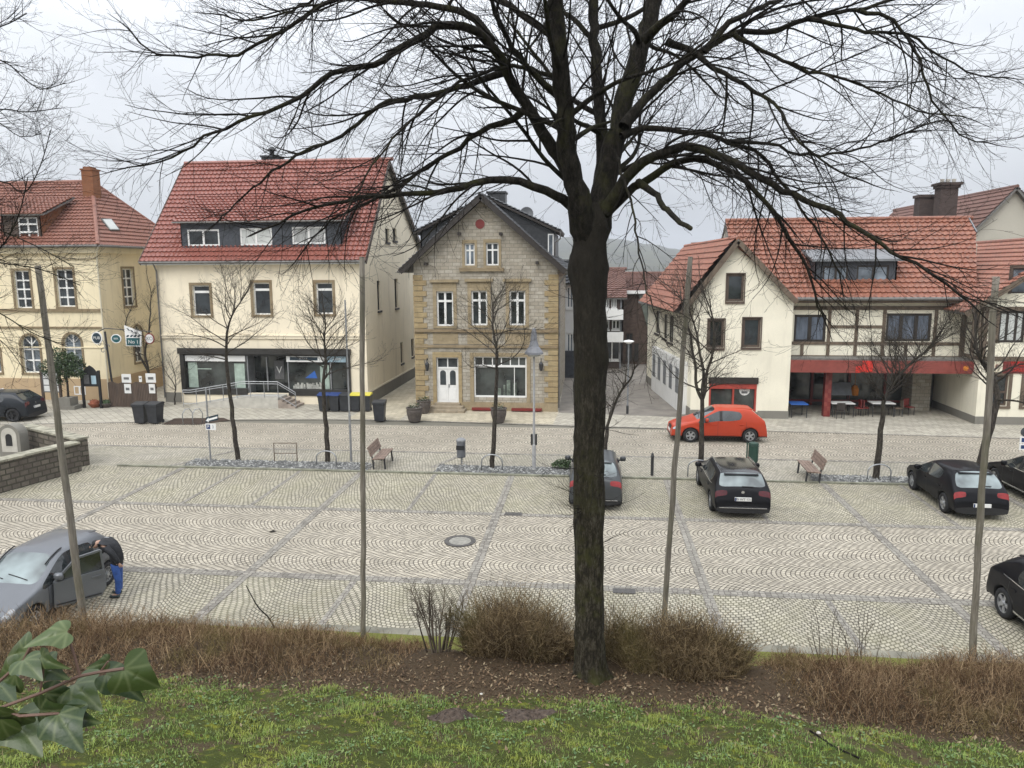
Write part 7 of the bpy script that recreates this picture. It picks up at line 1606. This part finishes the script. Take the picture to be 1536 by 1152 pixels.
# clipped evergreen in a planter by the notice boards
def laurel():
    c = at(104, 613); h = place('potted_evergreen', 'small round-crowned evergreen standard in a square planter by the notice boards', 'tree', (c.x, c.y, 0)); rng = np.random.default_rng(4)
    b = MB(); b.box(c.x - .62, c.x + .62, c.y - .4, c.y + .4, 0, .22); b.box(c.x - .35, c.x + .35, c.y - .35, c.y + .35, .22, .7); b.build('planter', MAT['plinth'], h)
    T = Tubes(); T.add([(c.x, c.y, .6), (c.x + .03, c.y, 1.4), (c.x, c.y, 2.3)], [.07, .06, .05], 8); zc = fp(104, 548, c.y).z
    for k in range(14): d = unit(rng.normal(size=3) + np.array([0, 0, .5])); T.add([(c.x, c.y, 2.1), np.array((c.x, c.y, 2.1)) + d * .9], [.025, .008], 4)
    T.build('trunk', MAT['bark_street'], h); b = MB()
    for k in range(2600):
        v = rng.normal(size=3); v = unit(v) * rng.random() ** .4; cl = 1 + .25 * math.sin(v[0] * 5 + v[2] * 4); p = Vector((c.x + v[0] * 1.25 * cl, c.y + v[1] * .9, zc + v[2] * .95 * cl)); d = Vector(rng.normal(size=3)).normalized() * .1; w = d.cross(Vector(rng.normal(size=3))).normalized() * .035; b.add([p - d, p + w, p + d, p - w], [(0, 1, 2, 3)])
    b.build('crown', MAT['foliage'], h, fix=False)
    p0 = at(853, 706); b = MB(); rng = np.random.default_rng(8)
    for k in range(1400):
        v = unit(rng.normal(size=3)) * rng.random() ** .4; p = Vector((p0.x + v[0] * .75, p0.y + .3 + v[1] * .35, .1 + abs(v[2]) * .32)); d = Vector(rng.normal(size=3)).normalized() * .05; w = d.cross(Vector(rng.normal(size=3))).normalized() * .02; b.add([p - d, p + w, p + d, p - w], [(0, 1, 2, 3)])
    setp(b.build('low_shrub', MAT['foliage'], fix=False), 'low dark green shrub at the end of the gravel bed beside the lime trunk', 'shrub')
laurel()
# ---------------------------------------------------------------- shrubs on the bank
def twig_mat(name, a, b, c):
    t = NT(name); g = t.new('ShaderNodeNewGeometry').outputs['Random Per Island']; n = t.noise(t.pos(), 1.3, 4)
    col = t.ramp(t.math('ADD', t.math('MULTIPLY', g, .7), t.math('MULTIPLY', n, .4)), [(.12, a), (.55, b), (.95, c)]); col = t.mix(t.ramp(t.noise(t.pos(), .9, 4, .6), [(.5, (0, 0, 0)), (.68, (.7, .7, .7))]), col, (.13, .115, .04)); return t.out(col, .9, .1)
MAT['twigs'] = twig_mat('red_brown_twigs', (.03, .017, .01), (.14, .085, .047), (.44, .32, .19)); MAT['twigs_olive'] = twig_mat('olive_brown_twigs', (.025, .016, .009), (.115, .08, .043), (.36, .27, .15)); MAT['twigs_dark'] = twig_mat('dark_stems', (.03, .022, .018), (.075, .058, .045), (.13, .105, .08))
def twigs(name, label, cat, mat, n, area, hgt, seed, spread=.35, r=.0035, lo=.45, group=None, kids_=3):
    """area(rng) -> x, y ; hgt(x, y) -> height of the top above the soil"""
    rng = np.random.default_rng(seed); T = Tubes(); C = []
    for i in range(n):
        x, y = area(rng); H_ = hgt(x, y)
        if H_ <= .04: continue
        z = bank_z(x, y) - .04; L = H_ * rng.uniform(lo, 1.08); a = rng.uniform(0, 6.28); s = rng.uniform(0, spread); d = np.array([math.cos(a) * s, math.sin(a) * s, 1.0]); p = np.array([x, y, z]); P = [p]
        for k in range(4): d = d + rng.normal(size=3) * np.array([.28, .28, .1]); P.append(P[-1] + unit(d) * L / 4)
        T.add(P, np.linspace(r * 1.3, r * .55, 5), 3)
        for k in range(kids_):
            q = P[rng.integers(1, 5)]; e = unit(d + rng.normal(size=3) * .9) * L * rng.uniform(.15, .4); T.add([q, q + e * .55 + rng.normal(size=3) * .01, q + e], [r * .7, r * .55, r * .4], 3)
    gs = Grow(seed + 900, T, [(.2, 1, 1, .5, 4), (.2, 1, 1, .5, 4), (.16, .12, .38, .75, 3), (.12, .05, .16, .7, 3)], tipup=.05, rmin=.0025, wander=.25)
    for i in range(n // 55):                                   # thicker branching stems among the twigs
        x, y = area(rng); H_ = hgt(x, y)
        if H_ < .15: continue
        P = gs.path(np.array([x, y, bank_z(x, y) - .04]), unit(np.array([rng.normal() * .5, rng.normal() * .5, 1])), H_ * rng.uniform(.8, 1.25), 1); R = np.linspace(.009, .003, len(P)); T.add(P, R, 5); gs.children(P, R, 2, 1.2, .2)
    o = T.build(name, MAT[mat], smooth=False)
    return setp(o, label, cat, group)
def smooth01(a, b, x): k = max(0.0, min(1.0, (x - a) / (b - a))); return k * k * (3 - 2 * k)
def nz(x, y): return .8 * math.sin(1.3 * x - 1.1 * y) + math.sin(2.1 * x + .7) * .5 + math.sin(4.7 * x - 2.2 * y) * .3 + math.sin(9.3 * x + 3 * y) * .2
def left_area(r): x = r.uniform(-14.5, -2.9); s = kerb_shift(x); return x, r.uniform(9.75 + .03 * x, 13.5 - s * .8)
twigs('hedge', 'low reddish brown leafless hedge along the bank at the left', 'hedge', 'twigs', 12000, left_area, lambda x, y: (.44 + .12 * nz(x, y)) * (.25 + .75 * smooth01(9.75 + .03 * x, 10.5 + .03 * x, y)) * (1 - .55 * smooth01(-5.2, -3.2, x)) * (1 - .5 * smooth01(12.4, 13.6, y)), 31)
twigs('hedge', 'low brown leafless hedge along the bank at the right', 'hedge', 'twigs', 9500, lambda r: (r.uniform(2.6, 9.6), r.uniform(9.2, 13.0)), lambda x, y: (.40 + .1 * nz(x, y)) * smooth01(9.55 - max(0, x) * .09, 10.1 - max(0, x) * .09, y) * smooth01(2.5, 3.6, x) * (1 - .55 * smooth01(11.6, 13.2, y)), 32)
def dome(cx, cy, rx, ry, H_): return (lambda r: (cx + rx * r.uniform(-1, 1), cy + ry * r.uniform(-1, 1))), (lambda x, y: H_ * max(0, 1 - ((x - cx) / rx) ** 2 * .75 - ((y - cy) / ry) ** 2 * .9) ** .5 * (1 if ((x - cx) / rx) ** 2 + ((y - cy) / ry) ** 2 < 1 else 0) * (1 + .07 * nz(x * 2, y)))
def bush(label, px0, px1, base_py, top_py, y, seed, mat='twigs_olive', n=2600, ry=.65):
    a, b = fp(px0, base_py, y), fp(px1, base_py, y); cx = (a.x + b.x) / 2; H_ = fp((px0 + px1) / 2, top_py, y).z - bank_z(cx, y); A, Hf = dome(cx, y, (b.x - a.x) / 2, ry, H_); twigs('bush', label, 'bush', mat, n, A, Hf, seed, .45, .0036, .5, None, 4)
bush('dense rounded brown leafless bush left of the lime trunk', 697, 862, 990, 888, 11.5, 41, n=4600); bush('small thin brown bush tucked behind the lime trunk on its right', 896, 950, 990, 902, 11.6, 42, n=700, ry=.4); bush('rounded olive brown leafless bush right of the lime trunk', 930, 1122, 1010, 912, 11.1, 43, n=4600)
def stem_bush():
    y = 11.3; a = fp(655, 1000, y); z = bank_z(a.x, y); T = Tubes(); rng = np.random.default_rng(5); g = Grow(51, T, [(.2, 1, 1, .5, 4), (.2, 1, 1, .5, 4), (.05, .12, .34, .75, 3), (.07, .05, .14, .7, 3)], droop=0, tipup=.15, rmin=.003, wander=.12)
    for k in range(17):
        q = rng.uniform(-.22, .22); p = np.array([a.x + q, y + rng.uniform(-.15, .15), z - .05]); d = unit(np.array([q * 1.6 + rng.normal() * .1, rng.normal() * .12, 1])); L = rng.uniform(.75, 1.2); P = g.path(p, d, L, 1); R = np.linspace(.016, .006, len(P)); T.add(P, R, 6); g.children(P, R, 2, 1.4, .5)
    setp(T.build('stem_bush', MAT['twigs_dark']), 'cut-back bush of thick upright dark stems left of the rounded bush', 'bush')
    y = 12.3; T = Tubes(); g = Grow(52, T, [(.2, 1, 1, .5, 4), (.2, 1, 1, .5, 4), (.2, .15, .4, .5, 3), (.2, .05, .15, .6, 3)], tipup=.1, rmin=.0025, wander=.1)
    for k in range(12):
        x = fp(1225 + k * 8, 990, y).x + rng.normal() * .05; p = np.array([x, y, bank_z(x, y) - .05]); P = g.path(p, unit(np.array([rng.normal() * .18, rng.normal() * .1, 1])), rng.uniform(.7, 1.25), 1); T.add(P, np.linspace(.008, .003, len(P)), 4); g.children(P, np.linspace(.008, .003, len(P)), 2, .8, .3)
    setp(T.build('shoot_bush', MAT['twigs_dark']), 'group of thin upright bare shoots rising from the right hedge', 'bush')
    P = pxpath([(412, 942), (402, 925), (388, 912), (378, 895), (369, 878)], 12.6); T = Tubes(); T.add(P, np.linspace(.016, .008, len(P)), 5); Q = pxpath([(404, 930), (411, 922)], 12.6); T.add(Q, np.linspace(.009, .005, len(Q)), 4); setp(T.build('dead_branch', MAT['bark_thin']), 'single crooked dark branch sticking up from the left hedge', 'branch')
stem_bush()
# ---------------------------------------------------------------- lawn, litter, molehills, fallen sticks
def lawn():
    rng = np.random.default_rng(3); N = 170000
    x = rng.uniform(-9.5, 8.5, N); y = 5.3 + (10.3 - 5.3) * rng.random(N) ** 1.1
    bx = 9.75 - np.maximum(0, x) * .09 + np.minimum(0, x) * .045 + .12 * np.sin(x * .9)
    f = lambda s, a: np.sin(x * s + a) * np.cos(y * s * 1.13 - a * 1.7) + .5 * np.sin(x * s * 2.3 + y * s * 1.7 + a) + .35 * np.sin(x * s * 4.1 - y * s * 3.7 + 2 * a)
    patch = f(1.9, .4); thin = f(3.3, 2.0) + .5 * f(7.1, 1.0)
    keep = (y < bx + rng.normal(size=N) * .13 - .02) & (rng.random(N) < np.clip(.7 + .6 * thin, .04, 1))
    for (mx, my) in MOLES: keep &= ((x - mx) / .36) ** 2 + ((y - my) / .26) ** 2 > .8 + .5 * rng.random(N)
    x, y, patch = x[keep], y[keep], patch[keep]; n = len(x); z = np.array([bank_z(a, b) for a, b in zip(x, y)]) - .006
    tuft = np.sin(x * 17 + 3 * np.sin(y * 5)) * np.sin(y * 19 + 3 * np.sin(x * 6)); L = rng.uniform(.02, .06, n) * (1 + .35 * patch) * (1 + .4 * tuft) * np.where(rng.random(n) < .06, 1.6, 1); L = np.clip(L, .015, .12); a = rng.uniform(0, 2 * np.pi, n); lean = rng.uniform(.15, 1.0, n); w = rng.uniform(.0022, .0045, n)
    dx, dy = np.cos(a) * lean * L, np.sin(a) * lean * L; px_, py_ = -np.sin(a) * w, np.cos(a) * w
    V = np.empty((n, 5, 3)); V[:, 0] = np.stack([x - px_, y - py_, z], 1); V[:, 1] = np.stack([x + px_, y + py_, z], 1)
    mx, my, mz = x + dx * .4, y + dy * .4, z + L * .62; V[:, 2] = np.stack([mx + px_ * .8, my + py_ * .8, mz], 1); V[:, 3] = np.stack([mx - px_ * .8, my - py_ * .8, mz], 1); V[:, 4] = np.stack([x + dx, y + dy, z + L * np.clip(1.05 - .45 * lean, .3, 1)], 1)
    i = np.arange(n)[:, None] * 5; F = np.concatenate([i + np.array([[0, 1, 2]]), i + np.array([[0, 2, 3]]), i + np.array([[3, 2, 4]])])
    t = NT('grass_blades'); p = t.pos(); g = t.new('ShaderNodeNewGeometry').outputs['Random Per Island']; nn = t.noise(p, 1.3, 4, .6); n2 = t.noise(p, 4.5, 4, .6)
    c = t.mix(g, (.055, .11, .02), (.22, .31, .075)); c = t.mix(t.ramp(nn, [(.45, (0, 0, 0)), (.65, (.8, .8, .8))]), c, (.25, .27, .05)); c = t.mix(t.ramp(n2, [(.55, (0, 0, 0)), (.72, (.75, .75, .75))]), c, (.12, .16, .085)); c = t.mix(t.ramp(g, [(.93, (0, 0, 0)), (.95, (1, 1, 1))]), c, (.26, .22, .11))
    m = t.out(c, .65, .25); o = mesh_np('grass', V.reshape(-1, 3), F, m); setp(o, kind='stuff')
    # broad low weeds and moss cushions among the blades
    N = 9000; x = rng.uniform(-9.5, 8.5, N); y = rng.uniform(5.6, 10.2, N); cl = np.sin(x * 2.1 + 1) * np.cos(y * 2.7) + .6 * np.sin(x * 5.3 - y * 4.1); k = (cl > .15) & (y < 9.8 - np.maximum(0, x) * .09); x, y = x[k], y[k]; n = len(x); z = np.array([bank_z(a, b) for a, b in zip(x, y)]) + rng.uniform(.004, .03, n)
    a = rng.uniform(0, 6.28, n); L = rng.uniform(.012, .03, n); ti = rng.uniform(-.4, .4, n); V = np.empty((n, 4, 3))
    for q, (u, v) in enumerate(((-1, 0), (0, -.6), (1, 0), (0, .6))): V[:, q] = np.stack([x + L * (u * np.cos(a) - v * np.sin(a)), y + L * (u * np.sin(a) + v * np.cos(a)), z + L * u * ti], 1)
    t = NT('weed_leaves'); g = t.new('ShaderNodeNewGeometry').outputs['Random Per Island']; m = t.out(t.ramp(g, [(0, (.05, .09, .03)), (.6, (.1, .16, .06)), (1, (.17, .2, .06))]), .6, .3)
    setp(mesh_np('weeds', V.reshape(-1, 3), np.arange(n * 4).reshape(-1, 4), m), kind='stuff')
    # fallen leaves and mulch
    N = 16000; x = rng.uniform(-13, 10, N); b = 9.75 - np.maximum(0, x) * .09 + np.minimum(0, x) * .045; y = b + rng.normal(size=N) * .5 + .45; s = rng.random(N) < .16; y = np.where(s, rng.uniform(6, 14, N), y); z = np.array([bank_z(a, c - 0) for a, c in zip(x, y)]) + rng.uniform(.004, .022, N)
    a = rng.uniform(0, 6.28, N); L = rng.uniform(.012, .036, N); ti = rng.uniform(-.9, .9, N); V = np.empty((N, 4, 3))
    for q, (u, v) in enumerate(((-1, 0), (0, -.55), (1, 0), (0, .55))): V[:, q] = np.stack([x + L * (u * np.cos(a) - v * np.sin(a)), y + L * (u * np.sin(a) + v * np.cos(a)), z + L * u * ti], 1)
    t = NT('fallen_leaves'); g = t.new('ShaderNodeNewGeometry').outputs['Random Per Island']; m = t.out(t.ramp(g, [(0, (.03, .019, .011)), (.5, (.085, .053, .03)), (.85, (.16, .11, .065)), (1, (.27, .22, .14))]), .8, .2)
    setp(mesh_np('leaf_litter', V.reshape(-1, 3), np.arange(N * 4).reshape(-1, 4), m), kind='stuff')
def on_bank(px, py):                                            # bank point seen at a picture point
    d = ray(px, py); k = 0.0
    for i in range(6000):
        p = EYE + d * (k / 1110); k += .01
        if p.z < bank_z(p.x, p.y): break
    return p
MOLES = [(on_bank(676, 1075).x, on_bank(676, 1075).y), (on_bank(789, 1077).x, on_bank(789, 1077).y)]
def moles():
    m = plain('molehill_soil', (.075, .055, .042), .95, .5, 18, .9, 60)
    for k, (mx, my) in enumerate(MOLES):
        r = random.Random(k); b = MB(); n, q = 26, 9; vs = []
        for j in range(q + 1):
            for i in range(n):
                rr = j / q; a = 2 * math.pi * i / n; R = (.36 if k else .33) * rr * (1 + .14 * math.sin(3 * a + k) + .08 * math.sin(7 * a)); x, y = mx + R * math.cos(a), my + R * .72 * math.sin(a)
                vs.append((x, y, bank_z(x, y) - .012 + .12 * (1 - rr ** 1.6) + r.uniform(-.012, .014)))
        b.add(vs, [(j * n + i, j * n + (i + 1) % n, (j + 1) * n + (i + 1) % n, (j + 1) * n + i) for j in range(q) for i in range(n)])
        for i in range(160):
            a = r.random() * 6.28; R = .34 * r.random() ** .6; x, y = mx + R * math.cos(a), my + R * .75 * math.sin(a); z = bank_z(x, y) + .11 * (1 - (R / .36) ** 1.6); s = r.uniform(.006, .022); c = Vector((x, y, z)); o = [c + Vector((r.uniform(-s, s), r.uniform(-s, s), r.uniform(-s, s))) for _ in range(4)]; b.add(o, [(0, 1, 2), (0, 2, 3), (0, 3, 1), (1, 3, 2)])
        setp(b.build('molehill', m), ('molehill of fresh dark soil in the lawn, left of the other one', 'molehill of fresh dark soil in the lawn, nearest the lime trunk')[k], 'molehill', 'molehills in the lawn')
moles(); lawn()
def sticks():
    for k, (pts, r, lab) in enumerate((([(1215, 1098), (1250, 1122), (1290, 1140)], .012, 'dark fallen stick lying in the lawn at lower right'), ([(602, 1058), (612, 1045), (626, 1034)], .006, 'pale thin stick lying in the lawn below the hedge'), ([(540, 1077), (556, 1073), (575, 1068)], .005, 'pale short twig lying flat in the lawn at left of the molehills'))):
        P = [on_bank(*q) + Vector((0, 0, .02)) for q in pts]; b = MB(); b.tube(P, r, 5); setp(b.build('fallen_stick', MAT['bark_thin'] if k == 0 else MAT['timber']), lab, 'stick')
    r = random.Random(6)
    for k, (px, py, s, lab) in enumerate(((722, 1042, .03, 'small white stone at the edge of the mulch above the molehills'), (1228, 1100, .03, 'small white stone at the edge of the right hedge'))):
        p = on_bank(px, py); b = MB(); b.lathe([(.3 * s, -.2 * s), (s, .1 * s), (.8 * s, .5 * s), (.1 * s, .7 * s)], (p.x, p.y, p.z), 7); setp(b.build('stone', MAT['concrete']), lab, 'stone')
    c = at(408, 798); b = MB(); b.add([(c.x - .12, c.y - .02, .012), (c.x, c.y - .06, .05), (c.x + .15, c.y, .014), (c.x + .02, c.y + .07, .04)], [(0, 1, 2), (0, 2, 3)]); setp(b.build('fallen_leaf', MAT['bark_thin'], fix=False), 'dark curled leaf lying on the cobbles of the middle lane', 'leaf')
sticks()
# ---------------------------------------------------------------- ivy in front of the camera
def ivy():
    root = EYE + ray(-60, 1075) * (1.35 / FPX); h = place('ivy', 'glossy green ivy shoots with pale veins reaching in at the lower left corner', 'ivy', root)
    t = NT('ivy_leaf'); o = t.obj(); u, v, w = t.sep(o)
    # pale veins fan out from the leaf base (local origin, leaf along +Y)
    an = t.math('ARCTAN2', u, t.math('ADD', v, .001)); ve = None
    for a in (0, .62, -.62, 1.25, -1.25):
        k = t.math('ABSOLUTE', t.math('SUBTRACT', an, a)); k = t.math('MULTIPLY', k, t.math('SQRT', t.math('ADD', t.math('MULTIPLY', u, u), t.math('MULTIPLY', v, v)))); ve = k if ve is None else t.math('MINIMUM', ve, k)
    side = t.noise(o, 60, 4); rn = t.new('ShaderNodeObjectInfo').outputs['Random']
    base = t.mix(rn, (.018, .036, .011), (.05, .075, .02)); base = t.mix(t.ramp(side, [(.4, (0, 0, 0)), (.7, (.5, .5, .5))]), base, (.05, .07, .022))
    c = t.mix(t.ramp(ve, [(.0001, (.3, .3, .3)), (.0007, (0, 0, 0))]), base, (.19, .215, .1)); t.bump(t.noise(o, 90, 3), .25, .003); m = t.out(c, .34, .34); t.b.inputs['Subsurface Weight'].default_value = 0
    out = [(0, 0), (.2, -.13), (.4, -.13), (.53, .0), (.58, .2), (.43, .36), (.31, .56), (.17, .84), (0, 1.16)]
    fine = []
    for i in range(len(out) - 1):
        p0, p1, p2, p3 = out[max(i - 1, 0)], out[i], out[i + 1], out[min(i + 2, len(out) - 1)]
        for k in range(3):
            t_ = k / 3; fine.append(tuple(.5 * (2 * p1[q] + (p2[q] - p0[q]) * t_ + (2 * p0[q] - 5 * p1[q] + 4 * p2[q] - p3[q]) * t_ ** 2 + (3 * p1[q] - p0[q] - 3 * p2[q] + p3[q]) * t_ ** 3) for q in (0, 1)))
    out = fine + [out[-1]]
    out = out + [(-x, y) for x, y in reversed(out[1:-1])]
    def leaf(tip, base_, s, roll, curl, d0, d1):
        s *= .8; roll *= .6
        B = EYE + ray(*base_) * (d0 / FPX); Tp = EYE + ray(*tip) * (d1 / FPX); ya = (Tp - B).normalized(); L = (Tp - B).length / 1.12
        view = (EYE - B).normalized(); n = (Matrix.Rotation(roll, 3, ya) @ (view - ya * view.dot(ya)).normalized()); xa = ya.cross(n).normalized()
        n_r = 7; vs = [(0, 0, 0)]; fs = []
        K = len(out); ring = []
        for j in range(1, n_r + 1):
            k = j / n_r
            for (x, y) in out:
                cy = .36; X = x * k * s; Y_ = cy + (y - cy) * k; z = -.42 * X * X * (1 + curl) + .22 * abs(X) - .2 * (.3 + curl) * (Y_ - .25) ** 2 + .03 * math.sin(5 * X + 4 * Y_); vs.append((X * L, Y_ * L, z * L))
        vs[0] = (0, .36 * L, 0); fs = [(0, 1 + i, 1 + (i + 1) % K) for i in range(K)]
        for j in range(n_r - 1): fs += [(1 + j * K + i, 1 + (j + 1) * K + i, 1 + (j + 1) * K + (i + 1) % K, 1 + j * K + (i + 1) % K) for i in range(K)]
        me = bpy.data.meshes.new('leaf'); me.from_pydata(vs, [], fs); me.materials.append(m); me.polygons.foreach_set('use_smooth', [True] * len(me.polygons)); o = bpy.data.objects.new('leaf', me); COL.objects.link(o); o.parent = h
        mw = Matrix((xa, ya, n)).transposed().to_4x4(); mw.translation = B - Vector(root); o.matrix_local = mw; sb = o.modifiers.new('s', 'SUBSURF'); sb.levels = sb.render_levels = 1
        return B
    LV = [((34, 968), (100, 948), 1.0, .9, .5), ((243, 1034), (186, 1004), 1.25, .15, .6), ((132, 1002), (162, 992), .8, -.3, .4), ((222, 1052), (160, 1012), .8, -.5, .5), ((148, 1062), (112, 1026), 1.1, .1, .5), ((62, 1018), (36, 990), 1.1, -.2, .3), ((2, 985), (40, 978), 1.0, .4, .4), ((98, 1018), (66, 998), .9, .5, .4), ((140, 1046), (70, 1040), .75, .7, .5), ((60, 1130), (20, 1078), 1.2, -.1, .4), ((122, 1127), (88, 1072), 1.25, .2, .45), ((0, 1096), (25, 1070), 1.0, -.4, .3), ((118, 1064), (60, 1066), .7, .9, .4), ((-10, 1030), (22, 1012), 1.1, .2, .5), ((22, 1050), (-8, 1022), 1.0, -.5, .4), ((100, 1005), (62, 985), .6, 1.0, .3), ((-20, 1120), (0, 1080), 1.0, .3, .3), ((144, 1085), (112, 1074), .8, .5, .5)]
    bases = [leaf(a, b, s, r, c, 1.25 + .02 * (i % 5), 1.22 + .03 * ((i * 3) % 5)) for i, (a, b, s, r, c) in enumerate(LV)]
    D = lambda px, py, d=1.27: EYE + ray(px, py) * (d / FPX)
    st = plain('ivy_stem', (.13, .075, .055), .6, .3, 8)
    for pts, r in (([(-60, 1075), (0, 1062), (60, 1040), (120, 1014), (150, 1008), (186, 1003)], .0028), ([(120, 1014), (112, 985), (100, 948)], .0022), ([(-60, 1075), (-10, 1030), (36, 990), (46, 970)], .003), ([(0, 1062), (30, 1074), (90, 1070)], .0026), ([(60, 1040), (66, 998)], .0018), ([(150, 1008), (162, 992)], .0016)):
        b = MB(); b.tube([D(*p) for p in pts], r, 6); b.build('stem', st, h)
    b = MB(); P = [D(-60, 1075), D(-200, 1120, 1.3), D(-420, 1300, 1.35)]; b.tube(P, .005, 6); b.build('stem', st, h)
ivy()
# ---------------------------------------------------------------- person at the silver car
def skin(name, V, E, R, mat, parent, sub=2):
    me = bpy.data.meshes.new(name); me.from_pydata(V, E, []); o = bpy.data.objects.new(name, me); COL.objects.link(o)
    sk = o.modifiers.new('skin', 'SKIN'); sk.use_smooth_shade = True; ss = o.modifiers.new('s', 'SUBSURF'); ss.levels = ss.render_levels = sub
    for i, r in enumerate(R): me.skin_vertices[0].data[i].radius = r if hasattr(r, '__len__') else (r, r)
    me.skin_vertices[0].data[0].use_root = True
    dg = bpy.context.evaluated_depsgraph_get(); m2 = bpy.data.meshes.new_from_object(o.evaluated_get(dg)); m2.name = name; m2.materials.clear(); m2.materials.append(mat); bpy.data.objects.remove(o)
    m2.polygons.foreach_set('use_smooth', [True] * len(m2.polygons)); o = bpy.data.objects.new(name, m2); COL.objects.link(o); o.parent = parent; return o
def person():
    Y0 = 16.3; foot = gp(176, 894); base = Vector((foot.x, Y0, 0)); h = thing('person', 'person in dark jacket, black beanie and blue jeans bending in at the silver car', 'person', base)
    def q(px, py, dy=0.0): p = fp(px, py, Y0 + dy); return Vector((p.x, p.y, p.z)) - base
    hip, waist, chest, sh, neck = q(175, 846), q(176, 833), q(170, 821), q(157, 813), q(151, 813); head = q(142, 818); hz = hip.z
    def leg(dy, dx): return [Vector((hip.x + dx * .3, hip.y + dy, hz - .06)), Vector((hip.x + dx + .03, hip.y + dy * 1.1, .48)), Vector((hip.x + dx, hip.y + dy * 1.2, .09)), Vector((hip.x + dx - .17, hip.y + dy * 1.3, .045))]
    la, lb = leg(-.1, .05), leg(.1, -.06)
    aN = [sh + Vector((.05, -.19, -.02)), q(166, 828, -.24), q(176, 842, -.2)]; aF = [sh + Vector((.0, .2, -.02)), q(150, 828, .25), q(141, 836, .22)]
    V = [hip, waist, chest, sh, neck, head + Vector((.03, 0, .02)), head + Vector((-.05, 0, -.02))]; E = [(i, i + 1) for i in range(6)]; R = [(.08, .07), (.08, .07), (.09, .07), (.08, .07), (.058, .058), (.095, .1), (.085, .095)]
    for L, r in ((la, (.05, .042, .035, .035)), (lb, (.05, .042, .035, .035))):
        b = len(V); V += L; E += [(0, b), (b, b + 1), (b + 1, b + 2), (b + 2, b + 3)]; R += list(r)
    for A in (aN, aF):
        b = len(V); d = (A[2] - A[1]).normalized(); s = d.cross(Vector((0, 1, 0))).normalized(); V += A + [A[2] + d * .08]; E += [(3, b), (b, b + 1), (b + 1, b + 2), (b + 2, b + 3)]; R += [.05, .036, .026, (.036, .02)]
        for k, l in enumerate((.07, .085, .09, .075)): V.append(A[2] + d * (.09 + l) + s * (.03 * (k - 1.5)) + Vector((0, .012 * k, -.01))); E.append((b + 3, len(V) - 1)); R.append(.0095)
        V.append(A[2] + d * .07 + s * -.06 + Vector((0, -.02, 0))); E.append((b + 2, len(V) - 1)); R.append(.011)
    MAT['skin'] = plain('skin', (.42, .26, .19), .55, .12, 6); MAT['jacket'] = plain('black_jacket', (.016, .017, .02), .75, .4, 7, .4, 30); MAT['denim'] = plain('blue_denim', (.035, .09, .3), .8, .35, 9, .3, 60)
    skin('body', [v for v in V], E, R, MAT['skin'], h)
    V2 = [hip + Vector((0, 0, -.1)), waist, chest, sh, neck]; E2 = [(0, 1), (1, 2), (2, 3), (3, 4)]; R2 = [(.185, .16), (.18, .155), (.19, .16), (.165, .13), (.085, .085)]
    for A in (aN, aF): b = len(V2); V2 += A + [A[2] + (A[2] - A[1]).normalized() * .07]; E2 += [(3, b), (b, b + 1), (b + 1, b + 2), (b + 2, b + 3)]; R2 += [.1, .085, .07, .055]
    skin('jacket', V2, E2, R2, MAT['jacket'], h)
    V3 = [hip + Vector((0, 0, .1)), hip + Vector((0, 0, -.05))]; E3 = [(0, 1)]; R3 = [(.15, .15), (.17, .15)]
    for L in (la, lb): b = len(V3); V3 += L[:3]; E3 += [(1, b), (b, b + 1), (b + 1, b + 2)]; R3 += [.105, .078, .068]
    skin('jeans', V3, E3, R3, MAT['denim'], h)
    for L in (la, lb): skin('shoe', [L[2] + Vector((.05, 0, -.03)), L[3] + Vector((.05, 0, 0)), L[3] + Vector((-.05, 0, -.005))], [(0, 1), (1, 2)], [(.055, .05), (.05, .042), (.045, .03)], plain('dark_shoe', (.03, .045, .05), .6, .3, 6), h)
    skin('beanie', [head + Vector((.05, 0, .0)), head + Vector((.01, 0, .055)), head + Vector((-.045, 0, .05))], [(0, 1), (1, 2)], [.105, .108, .09], MAT['jacket'], h)
    b = MB(); f = head + Vector((-.12, 0, -.055)); b.lathe([(.006, .02), (.018, -.005), (.012, -.018)], f + Vector((-.012, 0, 0)), 7)
    for sy in (-1, 1): b.lathe([(.004, -.012), (.012, 0), (.004, .012)], f + Vector((.012, sy * .035, .03)), 6)
    b.build('face', MAT['skin'], h, world=False)
    b = MB(); b.box(-.05, .06, -.02, .02, 0, .01); b.v = [tuple(Vector(v) + sh + Vector((.1, -.05, .135))) for v in b.v]; b.build('jacket_patch', MAT['steel'], h, world=False)
person()
# ---------------------------------------------------------------- separate countable pieces that came out of one loop
SPLIT = {'quoin_blocks', 'shop_pane', 'bargeboard', 'plinth', 'frame_bar', 'cellar_grille', 'purlin_ends', 'sign_patch', 'gable_wall', 'string_course', 'annex_panel', 'window_poster', 'sill', 'door_pane', 'white_trim', 'chimney_pots', 'wipers', 'dormer_cheek', 'surround', 'window_display', 'apron_panel', 'door_letter', 'chrome_strip', 'timber_frame'}
for o in list(bpy.data.objects):
    if o.type == 'MESH' and o.parent and o.name.split('.')[0] in SPLIT: split_pieces(o, .03)
RENAME = {'purlin_ends': 'purlin_end', 'chimney_pots': 'chimney_pot'}
for o in list(bpy.data.objects):
    n = o.name.split('.')[0]
    if n in RENAME: o.name = RENAME[n]
